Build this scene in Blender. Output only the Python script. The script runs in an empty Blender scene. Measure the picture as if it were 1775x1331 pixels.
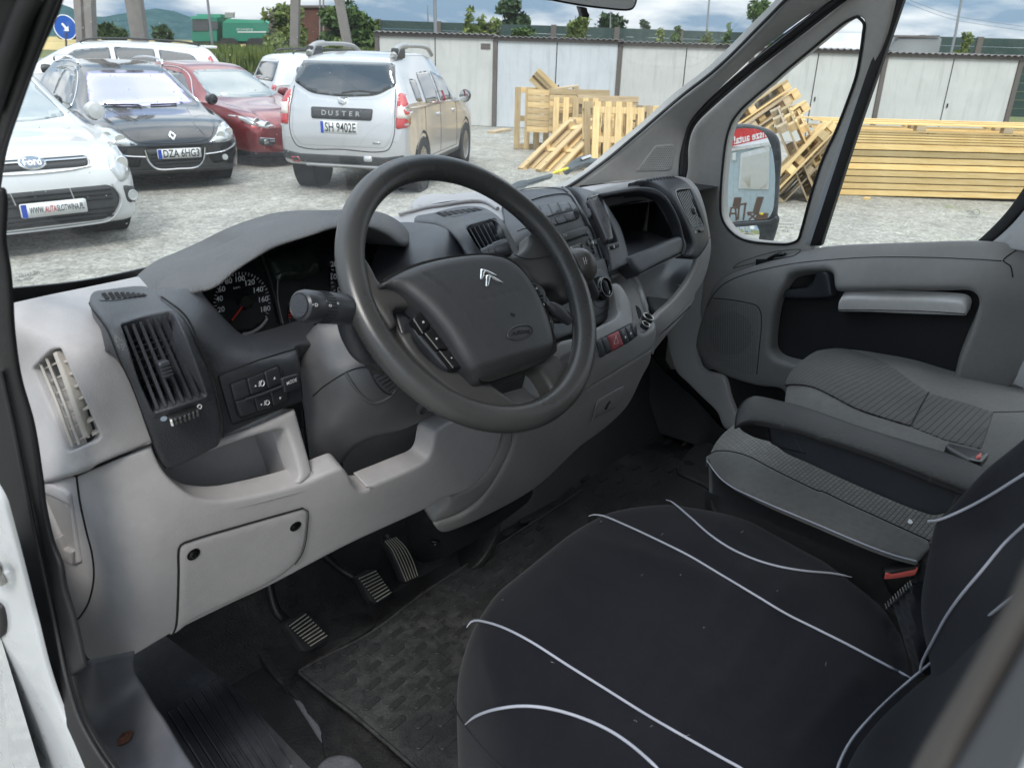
import bpy,bmesh,math,random
import numpy as np
from mathutils import Vector,Matrix
from mathutils.geometry import delaunay_2d_cdt
random.seed(7); rng = np.random.default_rng(7)
SC = bpy.context.scene
COL = SC.collection

# ------------------------------------------------------------------ camera, light, exposure
F = 1360.; CX,CY = 887.5,665.5                       # focal length and centre in photo pixels
HEAD,PITCH,ROLL = [math.radians(a) for a in (47.3,23.1,1.7)]
C = np.array([-1.10,-0.80,1.10])                     # metres; x right, y forward, z up from the cab floor
GZ = -0.68                                             # the yard
Fw = np.array([math.sin(HEAD)*math.cos(PITCH),math.cos(HEAD)*math.cos(PITCH),-math.sin(PITCH)])
R0 = np.array([math.cos(HEAD),-math.sin(HEAD),0.]); U0 = np.cross(R0,Fw)
Rt = R0*math.cos(ROLL) + U0*math.sin(ROLL); Up = -R0*math.sin(ROLL) + U0*math.cos(ROLL)
cam_d = bpy.data.cameras.new("camera"); cam = bpy.data.objects.new("camera",cam_d); COL.objects.link(cam)
cam.matrix_world = Matrix(((Rt[0],Up[0],-Fw[0],C[0]),(Rt[1],Up[1],-Fw[1],C[1]),(Rt[2],Up[2],-Fw[2],C[2]),(0,0,0,1)))
cam_d.sensor_width = 36; cam_d.lens = F/1775*36; cam_d.clip_start = 0.02; cam_d.clip_end = 9000
cam_d.dof.use_dof = True; cam_d.dof.focus_distance = 1.6; cam_d.dof.aperture_fstop = 12
SC.camera = cam

SUN_EL,SUN_AZ = math.radians(48),math.radians(232)    # azimuth from +Y towards +X
world = bpy.data.worlds.new("World"); SC.world = world; world.use_nodes = True
def build_world():
    nt = world.node_tree; N = nt.nodes; L = nt.links; N.clear()
    out = N.new('ShaderNodeOutputWorld'); bg = N.new('ShaderNodeBackground')
    sky = N.new('ShaderNodeTexSky'); sky.sky_type = 'NISHITA'; sky.sun_disc = False
    sky.sun_elevation = SUN_EL; sky.sun_rotation = SUN_AZ; sky.air_density = 1.0; sky.dust_density = .6; sky.ozone_density = 2.5
    geo = N.new('ShaderNodeNewGeometry')
    sep = N.new('ShaderNodeSeparateXYZ'); L.new(geo.outputs['Incoming'],sep.inputs[0])
    z = N.new('ShaderNodeMath'); z.operation = 'MULTIPLY_ADD'; L.new(sep.outputs[2],z.inputs[0]); z.inputs[1].default_value = -1; z.inputs[2].default_value = 0.22
    za = N.new('ShaderNodeMath'); za.operation = 'ABSOLUTE'; L.new(z.outputs[0],za.inputs[0])
    zm = N.new('ShaderNodeMath'); zm.operation = 'MAXIMUM'; L.new(za.outputs[0],zm.inputs[0]); zm.inputs[1].default_value = 0.12
    dv = N.new('ShaderNodeVectorMath'); dv.operation = 'DIVIDE'; L.new(geo.outputs['Incoming'],dv.inputs[0])
    cb = N.new('ShaderNodeCombineXYZ')
    for i in range(3): L.new(zm.outputs[0],cb.inputs[i])
    L.new(cb.outputs[0],dv.inputs[1])
    no = N.new('ShaderNodeTexNoise'); no.inputs['Scale'].default_value = 1.25; no.inputs['Detail'].default_value = 9; no.inputs['Roughness'].default_value = .56; no.inputs['Distortion'].default_value = .5
    L.new(dv.outputs[0],no.inputs['Vector'])
    mr = N.new('ShaderNodeMapRange'); mr.inputs[1].default_value = .18; mr.inputs[2].default_value = .34; L.new(no.outputs[0],mr.inputs[0])
    n2 = N.new('ShaderNodeTexNoise'); n2.inputs['Scale'].default_value = 1.7; n2.inputs['Detail'].default_value = 8; n2.inputs['Distortion'].default_value = .15; L.new(dv.outputs[0],n2.inputs['Vector'])
    cr = N.new('ShaderNodeValToRGB'); cr.color_ramp.elements[0].position = .40; cr.color_ramp.elements[1].position = .60
    cr.color_ramp.elements[0].color = (3.9,5.7,7.8,1); cr.color_ramp.elements[1].color = (13.2,13.7,14.2,1); L.new(n2.outputs[0],cr.inputs[0])
    mx = N.new('ShaderNodeMixRGB'); L.new(mr.outputs[0],mx.inputs[0]); L.new(sky.outputs[0],mx.inputs[1]); L.new(cr.outputs[0],mx.inputs[2])
    zp = N.new('ShaderNodeMath'); zp.operation = 'MULTIPLY'; zp.inputs[1].default_value = -1; L.new(sep.outputs[2],zp.inputs[0])
    zc = N.new('ShaderNodeMapRange'); zc.inputs[1].default_value = 0; zc.inputs[2].default_value = 1; zc.inputs[3].default_value = .40; zc.inputs[4].default_value = 1.3; L.new(zp.outputs[0],zc.inputs[0])
    cs = N.new('ShaderNodeVectorMath'); cs.operation = 'SCALE'; L.new(cr.outputs[0],cs.inputs[0]); L.new(zc.outputs[0],cs.inputs['Scale']); L.new(cs.outputs[0],mx.inputs[2])
    L.new(mx.outputs[0],bg.inputs[0]); bg.inputs[1].default_value = 0.105
    L.new(bg.outputs[0],out.inputs[0])
build_world()
sun_d = bpy.data.lights.new("sun",'SUN'); sun = bpy.data.objects.new("sun",sun_d); COL.objects.link(sun)
sun_d.energy = 1.5; sun_d.angle = math.radians(16); sun_d.color = (1,.96,.9)
sd = Vector((math.cos(SUN_EL)*math.sin(SUN_AZ),math.cos(SUN_EL)*math.cos(SUN_AZ),math.sin(SUN_EL)))
sun.rotation_euler = sd.to_track_quat('Z','Y').to_euler()
SC.view_settings.view_transform = 'Standard'; SC.view_settings.look = 'None'; SC.view_settings.gamma = 1
SC.view_settings.exposure = EXPOSURE = 0.8
SC.view_settings.use_curve_mapping = False
SC.render.engine = 'CYCLES'
SC.cycles.max_bounces = 10; SC.cycles.transparent_max_bounces = 24

# ------------------------------------------------------------------ photo pixel <-> place
def ray(x,y): return Fw + Rt*((x-CX)/F) - Up*((y-CY)/F)
def P(x,y,ax,v):
    d = ray(x,y)
    if ax == 'd': return C + d*v
    i = 'xyz'.index(ax); return C + d*((v-C[i])/d[i])
def proj(p):
    q = np.asarray(p)-C; z = q@Fw; return CX+F*(q@Rt)/z,CY-F*(q@Up)/z
def cr(ox,oy,s): return lambda *pts: [(ox+p[0]/s,oy+p[1]/s)+tuple(p[2:]) for p in pts]
W_ = cr(640,420,4.16); R2 = cr(560,260,4.4375); R3 = cr(690,320,7.717); R4 = cr(1000,310,7.396); R5 = cr(1400,380,4.16)
L6 = cr(0,900,3.0866); L7 = cr(1400,900,3.088); D1 = cr(0,560,3.1696); B2 = cr(0,880,2.952); M3 = cr(400,640,2.958)
C4 = cr(900,560,4.4375); D5 = cr(1150,380,2.832); F6 = cr(400,880,2.952); S7 = cr(1200,850,2.767); S8 = cr(700,860,2.827)
T5 = cr(0,300,3.328); C6 = cr(350,340,3.328); C7 = cr(680,240,3.024); U3 = cr(800,0,3.55); U4 = cr(1200,0,3.087)
N9 = cr(900,320,4.435)

LAM = 1e-3
class Surf:
    """Smooth sheet through control points (x, y, axis, value)."""
    def __init__(s,*ctrl,lam=LAM):
        X = []; w = []
        for c in ctrl:
            p = c[2] if len(c) == 3 else P(*c)
            dep = (np.asarray(p)-C)@Fw; X.append((c[0]/600.,c[1]/600.)); w.append(1/dep)
        s.X = np.array(X); w = np.array(w); n = len(w)
        K = s.k(s.X,s.X) + lam*np.eye(n); A = np.hstack([np.ones((n,1)),s.X])
        M = np.block([[K,A],[A.T,np.zeros((3,3))]])
        s.c = np.linalg.lstsq(M,np.concatenate([w,np.zeros(3)]),rcond=1e-12)[0]; s.n = n
        if RESID is not None: import inspect; RESID.append((round(float(np.abs(1/w-s.depth(s.X*600)).max()),4),n,inspect.stack()[1].code_context[0].strip()[:60] if inspect.stack()[1].code_context else inspect.stack()[1].lineno))
    @staticmethod
    def k(a,b):
        r2 = ((a[:,None,:]-b[None,:,:])**2).sum(-1); return 0.5*r2*np.log(r2+1e-12)
    def depth(s,Q):
        Q = np.asarray(Q,float)/600.; w = s.k(Q,s.X)@s.c[:s.n] + s.c[s.n] + Q@s.c[s.n+1:]
        return 1/np.maximum(w,1e-3)
    def pos(s,Q):
        Q = np.atleast_2d(np.asarray(Q,float))[:,:2]; dep = s.depth(Q)
        d = Fw[None] + Rt[None]*((Q[:,:1]-CX)/F) - Up[None]*((Q[:,1:2]-CY)/F)
        return C + d*dep[:,None],dep
    def nrm(s,Q):
        Q = np.atleast_2d(np.asarray(Q,float))[:,:2]; e = 1.5
        a = s.pos(Q+[e,0])[0]-s.pos(Q-[e,0])[0]; b = s.pos(Q+[0,e])[0]-s.pos(Q-[0,e])[0]
        n = np.cross(b,a); n /= np.linalg.norm(n,axis=1)[:,None]+1e-12
        v = C - s.pos(Q)[0]; f = np.sign((n*v).sum(1)); f[f == 0] = 1
        return n*f[:,None]
    def at(s,x,y,off=0.):
        return s.pos([(x,y)])[0][0] + s.nrm([(x,y)])[0]*off
def Plane(p0,n):
    """A flat sheet as a Surf-like thing."""
    p0 = np.asarray(p0,float); n = np.asarray(n,float); n = n/np.linalg.norm(n)
    if n@(C-p0) < 0: n = -n
    S = Surf.__new__(Surf)
    def pos(Q):
        Q = np.atleast_2d(np.asarray(Q,float))[:,:2]
        d = Fw[None] + Rt[None]*((Q[:,:1]-CX)/F) - Up[None]*((Q[:,1:2]-CY)/F)
        t = ((p0-C)@n)/(d@n); return C+d*t[:,None],t
    S.pos = pos; S.nrm = lambda Q: np.repeat(n[None],len(np.atleast_2d(Q)),0)
    S.at = lambda x,y,off=0.: pos([(x,y)])[0][0]+n*off
    S.p0 = p0; S.n_ = n
    return S

# ------------------------------------------------------------------ curves
def spl(pts,closed=True,step=3.0):
    """Catmull-Rom through points; a third value 1 marks a sharp corner."""
    p = [np.array(q[:2],float) for q in pts]; sh = [len(q) > 2 and q[2] == 1 for q in pts]; n = len(p); out = []
    for i in range(n if closed else n-1):
        a,b = p[i],p[(i+1) % n]
        pa = p[(i-1) % n] if (closed or i > 0) else a; pb = p[(i+2) % n] if (closed or i+2 < n) else b
        L = np.linalg.norm(b-a); k = max(1,int(L/step))
        la = np.linalg.norm(a-pa)+1e-9; lb = np.linalg.norm(pb-b)+1e-9
        ta = (b-a) if (sh[i] or la < 1e-6) else (b-pa)/(L+la)*L
        tb = (b-a) if (sh[(i+1) % n] or lb < 1e-6) else (pb-a)/(L+lb)*L
        for j in range(k):
            t = j/k; h = 2*t**3-3*t**2+1; g = t**3-2*t**2+t; h2 = -2*t**3+3*t**2; g2 = t**3-t**2
            out.append(h*a+g*ta+h2*b+g2*tb)
    if not closed: out.append(p[-1])
    return np.array(out)
def rr(pts,r=6,step=3.0):
    """Closed polygon with corners filleted by r pixels (or per-point third value)."""
    n = len(pts); out = []
    for i in range(n):
        a = np.array(pts[i-1][:2],float); b = np.array(pts[i][:2],float); c = np.array(pts[(i+1) % n][:2],float)
        rad = pts[i][2] if len(pts[i]) > 2 else r
        la,lc = np.linalg.norm(a-b),np.linalg.norm(c-b); k = min(rad,la*.49,lc*.49)
        s = b+(a-b)/la*k; e = b+(c-b)/lc*k
        m = max(2,int(k/2)+2) if k > 1 else 1
        for j in range(m+1):
            t = j/m; out.append((1-t)**2*s+2*t*(1-t)*b+t*t*e)
    q = []
    for i in range(len(out)):
        a,b = out[i],out[(i+1) % len(out)]; L = np.linalg.norm(b-a); k = max(1,int(round(L/step)))
        if L < .2: continue
        for j in range(k): q.append(a+(b-a)*j/k)
    return np.array(q)
def spl3(pts,closed=False,n=8):
    p = [np.array(q,float) for q in pts]; out = []; N = len(p)
    for i in range(N if closed else N-1):
        a,b = p[i],p[(i+1) % N]; pa = p[(i-1) % N] if closed or i else a; pb = p[(i+2) % N] if closed or i+2 < N else b
        for j in range(n):
            t = j/n; out.append(.5*(2*a+(b-pa)*t+(2*pa-5*a+4*b-pb)*t*t+(-pa+3*a-3*b+pb)*t**3))
    if not closed: out.append(p[-1])
    return out
def inside(Q,poly):
    x,y = Q[:,0],Q[:,1]; c = np.zeros(len(Q),bool); a = poly; b = np.roll(poly,-1,0)
    for (x1,y1),(x2,y2) in zip(a,b):
        if y1 == y2: continue
        m = ((y1 > y) != (y2 > y)); c ^= m & (x < (x2-x1)*(y-y1)/(y2-y1)+x1)
    return c
def segdist(Q,poly,closed=True):
    a = poly if closed else poly[:-1]; b = np.roll(poly,-1,0) if closed else poly[1:]
    best = np.full(len(Q),1e9)
    ab = b-a; L2 = (ab**2).sum(1)+1e-12
    for k in range(0,len(Q),4000):
        q = Q[k:k+4000,None,:]; t = np.clip(((q-a[None])*ab[None]).sum(-1)/L2[None],0,1)
        d = np.linalg.norm(q-(a[None]+ab[None]*t[...,None]),axis=-1); best[k:k+4000] = d.min(1)
    return best

# ------------------------------------------------------------------ objects
LOCALS = set(); RESID = None
def thing(name,label,cat,loc=(0,0,0),rz=0,group=None,kind=None):
    o = bpy.data.objects.new(name,None); COL.objects.link(o); o.location = loc; o.rotation_euler = (0,0,rz)
    o['label'] = label; o['category'] = cat; o.empty_display_size = .1
    if group: o['group'] = group
    if kind: o['kind'] = kind
    return o
def tag(o,label,cat,group=None,kind=None):
    if label: o['label'] = label
    if cat: o['category'] = cat
    if group: o['group'] = group
    if kind: o['kind'] = kind
    return o
def link(name,me,mat,parent=None,world=True,smooth=True):
    """world=True: the mesh is in world coordinates, parent only moved by translation."""
    o = bpy.data.objects.new(name,me); COL.objects.link(o)
    if mat is not None and not me.materials: me.materials.append(mat)
    if smooth is not None: me.polygons.foreach_set('use_smooth',[smooth]*len(me.polygons))
    if parent is not None:
        o.parent = parent
        if world and parent.parent is None and parent.name not in LOCALS: o.location = -Vector(parent.location)
    return o
def mesh(name,V,Fc):
    me = bpy.data.meshes.new(name); me.from_pydata([tuple(map(float,v)) for v in V],[],[tuple(map(int,f)) for f in Fc]); me.update(); return me
def autosmooth(o,deg=35):
    me = o.data; bm = bmesh.new(); bm.from_mesh(me); c = math.radians(deg)
    for e in bm.edges: e.smooth = len(e.link_faces) != 2 or e.calc_face_angle(0) < c
    for f in bm.faces: f.smooth = True
    bm.to_mesh(me); bm.free(); return o

def panel(name,outline,S,mat,parent=None,off=0.,thick=.012,r=.002,holes=(),res=10,disp=None,back=None,walls=True,hr=None,pad=0,flip=False,flat=False,prof=None):
    """A shell that fills an outline on a sheet, with its edge rounded over by r metres and walls going back."""
    loops = [np.asarray(outline,float)]+[np.asarray(h,float) for h in holes]
    # bounding grid
    o = loops[0]; lo,hi = o.min(0),o.max(0)
    gx = np.arange(lo[0],hi[0]+res,res); gy = np.arange(lo[1],hi[1]+res,res*.87)
    G = np.array([(x+(res/2 if j % 2 else 0),y) for j,y in enumerate(gy) for x in gx])
    dm = float(np.median(S.pos(o)[1])); rp = r*F/dm; rh = (hr if hr is not None else r)*F/dm
    def inn(Q):
        m = inside(Q,loops[0])
        for h in loops[1:]: m &= ~inside(Q,h)
        return m
    pts = []
    if len(G): G = G[inn(G)]
    D = np.full(len(G),1e9)
    for l in loops: D = np.minimum(D,segdist(G,l)) if len(G) else D
    if len(G): pts.append(G[D > (max(rp,rh) if rp > 1.2 else 0)+res*.35])
    for li,l in enumerate(loops):
        q = rp if li == 0 else rh
        if q < .9: continue
        t = np.roll(l,-1,0)-np.roll(l,1,0); t /= np.linalg.norm(t,axis=1)[:,None]+1e-9; nn = np.stack([-t[:,1],t[:,0]],1)
        test = inside(l+nn*.3,l)
        sgn = 1 if (test.mean() > .5) == (li == 0) else -1
        for f_ in ((.1,.3,.6,1.) if q > 5 else (.25,1.)):
            k = l+nn*sgn*q*f_; k = k[inn(k)]
            if not len(k): continue
            d = np.full(len(k),1e9)
            for l2 in loops: d = np.minimum(d,segdist(k,l2))
            k = k[d > q*f_*.93]
            if q*f_ < 4 and len(k) > 8: pass
            pts.append(k)
    inner = np.vstack(pts) if pts else np.zeros((0,2))
    V2 = [tuple(p) for l in loops for p in l]; E = []; b = 0
    for l in loops: E += [(b+i,b+(i+1) % len(l)) for i in range(len(l))]; b += len(l)
    allv = [Vector(v) for v in V2]+[Vector(p) for p in inner]
    vs,es,fs,ov,oe,of = delaunay_2d_cdt(allv,E,[],0,1e-4,True)
    vs = np.array([(v[0],v[1]) for v in vs]); fs = [f for f in fs]
    cen = np.array([vs[list(f)].mean(0) for f in fs]); ok = inn(cen); fs = [f for f,k in zip(fs,ok) if k]
    used = sorted({i for f in fs for i in f}); mp = {u: i for i,u in enumerate(used)}; vs = vs[used]; fs = [tuple(mp[i] for i in f) for f in fs]
    pos,dep = S.pos(vs); nr = S.nrm(vs)
    h = np.full(len(vs),float(off))
    for li,l in enumerate(loops):
        q = r if li == 0 else (hr if hr is not None else r)
        if q <= 0: continue
        d = segdist(vs,l)*dep/F; u = np.clip(d/q,0,1)
        h -= q*(1-np.sqrt(np.maximum(0,1-(1-u)**2))) if prof is None else q*prof(u)
    if disp is not None: h = h + disp(vs,pos)
    pos = pos+nr*h[:,None]
    # orientation
    V = list(pos); Fc = []
    for f in fs:
        a,b_,c_ = vs[f[0]],vs[f[1]],vs[f[2]]
        cw = (b_[0]-a[0])*(c_[1]-a[1])-(b_[1]-a[1])*(c_[0]-a[0])
        Fc.append(f if cw < 0 else f[::-1])
    if walls and thick > 0:
        from collections import Counter
        ec = {}
        for f in Fc:
            for i in range(len(f)):
                a,b_ = f[i],f[(i+1) % len(f)]; ec[(a,b_)] = 1
        bd = [(a,b_) for (a,b_) in ec if (b_,a) not in ec]
        bk = np.asarray(back,float) if back is not None else None
        idx = {}
        sharp = r <= 0.0003
        def dup(i,depth_):
            key = (i,depth_)
            if key not in idx:
                idx[key] = len(V); v = V[i] + ((bk if bk is not None else -nr[i])*thick if depth_ else 0); V.append(v)
            return idx[key]
        for a,b_ in bd:
            a0,b0 = (dup(a,0),dup(b_,0)) if sharp else (a,b_)
            Fc.append((b0,a0,dup(a,1),dup(b_,1)))
    me = mesh(name,V,Fc)
    ob = link(name,me,mat,parent)
    if flat: autosmooth(ob,30)
    return ob

def tube3(name,pts,rad,mat,parent=None,seg=10,closed=False,world=True,cap=True,prof=None):
    """Tube along 3D points; rad a number or a list."""
    p = [Vector(q) for q in pts]; n = len(p); rad = [rad]*n if np.isscalar(rad) else list(rad)
    V = []; Fc = []; up = None
    for i in range(n):
        a = p[i-1] if (i or closed) else p[0]; b = p[(i+1) % n] if (i < n-1 or closed) else p[-1]
        t = (b-a).normalized()
        if up is None:
            up = t.orthogonal().normalized()
        up = (up-t*up.dot(t)).normalized(); s = t.cross(up)
        for k in range(seg):
            an = 2*math.pi*k/seg; V.append(p[i]+(up*math.cos(an)+s*math.sin(an))*rad[i])
    m = n if closed else n-1
    for i in range(m):
        for k in range(seg):
            a = i*seg+k; b = i*seg+(k+1) % seg; c = ((i+1) % n)*seg+(k+1) % seg; d = ((i+1) % n)*seg+k
            Fc.append((a,b,c,d))
    if cap and not closed:
        Fc.append(tuple(range(seg))[::-1]); Fc.append(tuple((n-1)*seg+k for k in range(seg)))
    me = mesh(name,V,Fc); o = link(name,me,mat,parent,world)
    return autosmooth(o,50)
def cord(name,px,S,rad,mat,parent=None,off=0.,closed=False,step=5,seg=8,disp=None,taper=False):
    q = spl(px,closed,step); pos,dep = S.pos(q); nr = S.nrm(q)
    hh = np.full(len(q),float(off))
    if disp is not None: hh = hh+disp(q,pos)
    if disp is not None:       # keep the line where it is seen, after the sheet has moved under it
        q0 = q.copy()
        for _ in range(3):
            cur = pos+nr*hh[:,None]; z = (cur-C)@Fw; pr = np.stack([CX+F*((cur-C)@Rt)/z,CY-F*((cur-C)@Up)/z],1)
            q = q+(q0-pr); pos,dep = S.pos(q); nr = S.nrm(q); hh = off+disp(q,pos)
    pts = pos+nr*hh[:,None]
    n = len(pts); rd = [rad*(min(1,.35+min(i,n-1-i)/4.) if taper else 1) for i in range(n)]
    return tube3(name,pts,rd,mat,parent,seg,closed)
def box_mesh(name,a,b,bev=0.):
    bm = bmesh.new(); bmesh.ops.create_cube(bm,size=1)
    a = Vector(a); b = Vector(b)
    for v in bm.verts: v.co = Vector(((a[i]+b[i])/2+v.co[i]*(b[i]-a[i]) for i in range(3)))
    if bev > 0: bmesh.ops.bevel(bm,geom=bm.edges[:],offset=bev,segments=2,affect='EDGES',profile=.6)
    me = bpy.data.meshes.new(name); bm.to_mesh(me); bm.free(); return me
def box(name,a,b,mat,parent=None,bev=0.,world=False):
    o = link(name,box_mesh(name,a,b,bev),mat,parent,world,smooth=False); return o
def lathe(name,prof,mat,parent=None,axis=None,seg=24,world=True,mats=None):
    """prof: (r, h) pairs; axis: (origin, direction)."""
    o0,d = axis if axis else ((0,0,0),(0,0,1)); o0 = Vector(o0); d = Vector(d).normalized(); u = d.orthogonal().normalized(); s = d.cross(u)
    V = []; Fc = []
    for (r,h) in prof:
        for k in range(seg):
            an = 2*math.pi*k/seg; V.append(o0+d*h+(u*math.cos(an)+s*math.sin(an))*max(r,1e-5))
    for i in range(len(prof)-1):
        for k in range(seg):
            a = i*seg+k; b = i*seg+(k+1) % seg; Fc.append((a,b,b+seg,a+seg))
    Fc.append(tuple(range(seg))[::-1]); Fc.append(tuple((len(prof)-1)*seg+k for k in range(seg)))
    me = mesh(name,V,Fc); o = link(name,me,mat,parent,world); return autosmooth(o,35)
def text_mesh(txt,size=1.,extrude=0.,bold=0.):
    cu = bpy.data.curves.new('t','FONT'); cu.body = txt; cu.size = size; cu.extrude = extrude; cu.offset = bold; cu.align_x = 'CENTER'; cu.align_y = 'CENTER'; cu.resolution_u = 3
    ob = bpy.data.objects.new('t',cu); COL.objects.link(ob)
    dg = bpy.context.evaluated_depsgraph_get(); dg.update(); me = bpy.data.meshes.new_from_object(ob.evaluated_get(dg))
    bpy.data.objects.remove(ob); bpy.data.curves.remove(cu); return me
def label_on(name,txt,S,cx,cy,ux,uy,vx,vy,mat,parent=None,off=.0008,bold=0.):
    """Lettering lying on a sheet; (ux,uy) pixels per em along the line, (vx,vy) upward."""
    me = text_mesh(txt,1.,0,bold); q = np.array([(v.co.x,v.co.y) for v in me.vertices]).reshape(-1,2)
    if not len(q): return None
    px = np.stack([cx+q[:,0]*ux+q[:,1]*vx,cy+q[:,0]*uy+q[:,1]*vy],1); pos = S.pos(px)[0]+S.nrm(px)*off
    for v,p_ in zip(me.vertices,pos): v.co = p_
    me.update(); me.materials.clear(); return link(name,me,mat,parent,smooth=False)
def poly_on(name,pts,S,mat,parent=None,off=.0008):
    p = S.pos(pts)[0]+S.nrm(pts)*off; return link(name,mesh(name,p,[tuple(range(len(p)))]),mat,parent,smooth=False)
def join(name,objs,parent=None):
    """Join meshes (same frame, same parent) into one object."""
    bm = bmesh.new(); mats = []
    for o in objs:
        o_me = o.data; base = len(bm.faces); bm.from_mesh(o_me); bm.faces.ensure_lookup_table()
        m = o_me.materials[0] if o_me.materials else None
        if m not in mats: mats.append(m)
        k = mats.index(m)
        for f in bm.faces[base:]: f.material_index = k
    me = bpy.data.meshes.new(name); bm.to_mesh(me); bm.free()
    for m in mats: me.materials.append(m)
    first = objs[0]; n = bpy.data.objects.new(name,me); COL.objects.link(n); n.parent = parent if parent is not None else first.parent
    n.location = first.location
    for o in objs: bpy.data.objects.remove(o)
    return n

# ------------------------------------------------------------------ materials
def newmat(name):
    m = bpy.data.materials.new(name); m.use_nodes = True; nt = m.node_tree; return m,nt,nt.nodes,nt.links,nt.nodes['Principled BSDF']
def coords(N,scale=None):
    tc = N.new('ShaderNodeTexCoord'); return tc.outputs['Object']
def noise(N,L,vec,scale,detail=2,rough=.5,dist=0):
    n = N.new('ShaderNodeTexNoise'); n.inputs['Scale'].default_value = scale; n.inputs['Detail'].default_value = detail; n.inputs['Roughness'].default_value = rough; n.inputs['Distortion'].default_value = dist
    L.new(vec,n.inputs['Vector']); return n.outputs[0]
def ramp(N,L,x,stops):
    r = N.new('ShaderNodeValToRGB'); e = r.color_ramp.elements
    while len(e) < len(stops): e.new(.5)
    for k,(p,c) in zip(e,stops): k.position = p; k.color = (c,c,c,1) if np.isscalar(c) else tuple(c)+(1,)
    L.new(x,r.inputs[0]); return r.outputs[0]
def mixc(N,L,f,a,b,mode='MIX'):
    m = N.new('ShaderNodeMixRGB'); m.blend_type = mode
    for i,v in ((0,f),(1,a),(2,b)):
        if hasattr(v,'is_linked'): L.new(v,m.inputs[i])
        elif np.isscalar(v): m.inputs[i].default_value = v if i == 0 else (v,v,v,1)
        else: m.inputs[i].default_value = tuple(v)+(1,)
    return m.outputs[0]
def bump(N,L,b,h,strength=.3,dist=.001,chain=None):
    n = N.new('ShaderNodeBump'); n.inputs['Strength'].default_value = strength; n.inputs['Distance'].default_value = dist; L.new(h,n.inputs['Height'])
    if chain is not None: L.new(chain,n.inputs['Normal'])
    if b is not None: L.new(n.outputs[0],b.inputs['Normal'])
    return n.outputs[0]
def plastic(name,col,rough=.5,grain=900,gs=.25,wear=.12,wcol=None,spec=.5,dist=.0006):
    m,nt,N,L,B = newmat(name); v = coords(N)
    n1 = noise(N,L,v,6,5,.6); n2 = noise(N,L,v,60,3,.6)
    w = wcol if wcol else tuple(min(1,c*1.5+.01) for c in col)
    f = ramp(N,L,n1,[(.35,0),(.75,wear*3)]); c = mixc(N,L,f,col,w)
    f2 = ramp(N,L,n2,[(.4,.97),(.7,1.03)]); c = mixc(N,L,1.,c,f2,'MULTIPLY')
    L.new(c,B.inputs['Base Color'])
    rr_ = ramp(N,L,n1,[(.3,max(.05,rough-.07)),(.7,min(1,rough+.08))]); L.new(rr_,B.inputs['Roughness'])
    B.inputs['Specular IOR Level'].default_value = spec
    if gs > 0:
        vo = N.new('ShaderNodeTexVoronoi'); vo.inputs['Scale'].default_value = grain; L.new(v,vo.inputs['Vector'])
        bump(N,L,B,vo.outputs['Distance'],gs,dist)
    return m
def simple(name,col,rough=.5,metal=0.,spec=.5,emit=0.,coat=0.):
    m,nt,N,L,B = newmat(name); B.inputs['Base Color'].default_value = tuple(col)+(1,); B.inputs['Roughness'].default_value = rough; B.inputs['Metallic'].default_value = metal
    B.inputs['Specular IOR Level'].default_value = spec; B.inputs['Coat Weight'].default_value = coat; B.inputs['Coat Roughness'].default_value = .04
    if emit: B.inputs['Emission Color'].default_value = tuple(col)+(1,); B.inputs['Emission Strength'].default_value = emit
    v = coords(N); n = noise(N,L,v,35,3); r_ = ramp(N,L,n,[(.3,max(.02,rough*.85)),(.7,min(1,rough*1.15))]); L.new(r_,B.inputs['Roughness'])
    return m
def glass(name,tint=(.93,.96,.95),refl=1.,rough=.0,dirt=0.,ior=1.45):
    m,nt,N,L,B = newmat(name); N.remove(B); out = N['Material Output']
    tr = N.new('ShaderNodeBsdfTransparent'); tr.inputs[0].default_value = tuple(tint)+(1,)
    gl = N.new('ShaderNodeBsdfGlossy'); gl.inputs['Roughness'].default_value = rough
    fr = N.new('ShaderNodeFresnel'); fr.inputs[0].default_value = ior
    k = N.new('ShaderNodeMath'); k.operation = 'MULTIPLY'; k.inputs[1].default_value = refl; L.new(fr.outputs[0],k.inputs[0])
    mx = N.new('ShaderNodeMixShader'); L.new(k.outputs[0],mx.inputs[0]); L.new(tr.outputs[0],mx.inputs[1]); L.new(gl.outputs[0],mx.inputs[2])
    last = mx.outputs[0]
    if dirt > 0:
        v = coords(N); n = noise(N,L,v,2.2,5,.6); f = ramp(N,L,n,[(.3,dirt*.3),(.75,dirt*1.4)])
        df = N.new('ShaderNodeBsdfTranslucent'); df.inputs[0].default_value = (.8,.8,.78,1)
        m2 = N.new('ShaderNodeMixShader'); L.new(f,m2.inputs[0]); L.new(last,m2.inputs[1]); L.new(df.outputs[0],m2.inputs[2]); last = m2.outputs[0]
    L.new(last,out.inputs[0]); return m

M = {}
M['grey'] = plastic('light grey grained plastic',(.37,.355,.355),.50,560,.22,.02,dist=.0010)
M['grey2'] = plastic('warm grey trim plastic',(.27,.26,.255),.52,560,.2,.02,dist=.0009)
M['dark'] = plastic('charcoal grained plastic',(.037,.039,.045),.40,560,.35,.05,dist=.0010)
M['dark2'] = plastic('smooth charcoal plastic',(.030,.032,.037),.36,900,.12,.12)
M['hood'] = plastic('soft grained binnacle plastic',(.072,.072,.073),.55,450,.6,.06,dist=.0014)
M['shroud'] = plastic('column shroud plastic',(.075,.075,.078),.42,1500,.1,.25)
M['wheel'] = plastic('worn steering wheel skin',(.044,.044,.044),.30,1300,.10,.12)
M['bag'] = plastic('airbag cover skin',(.035,.036,.039),.46,900,.35,.05,dist=.0007)
M['black'] = plastic('black plastic',(.008,.008,.009),.35,900,.1,.1)
M['gap'] = simple('dark joint',(.003,.003,.003),.9)
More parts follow.
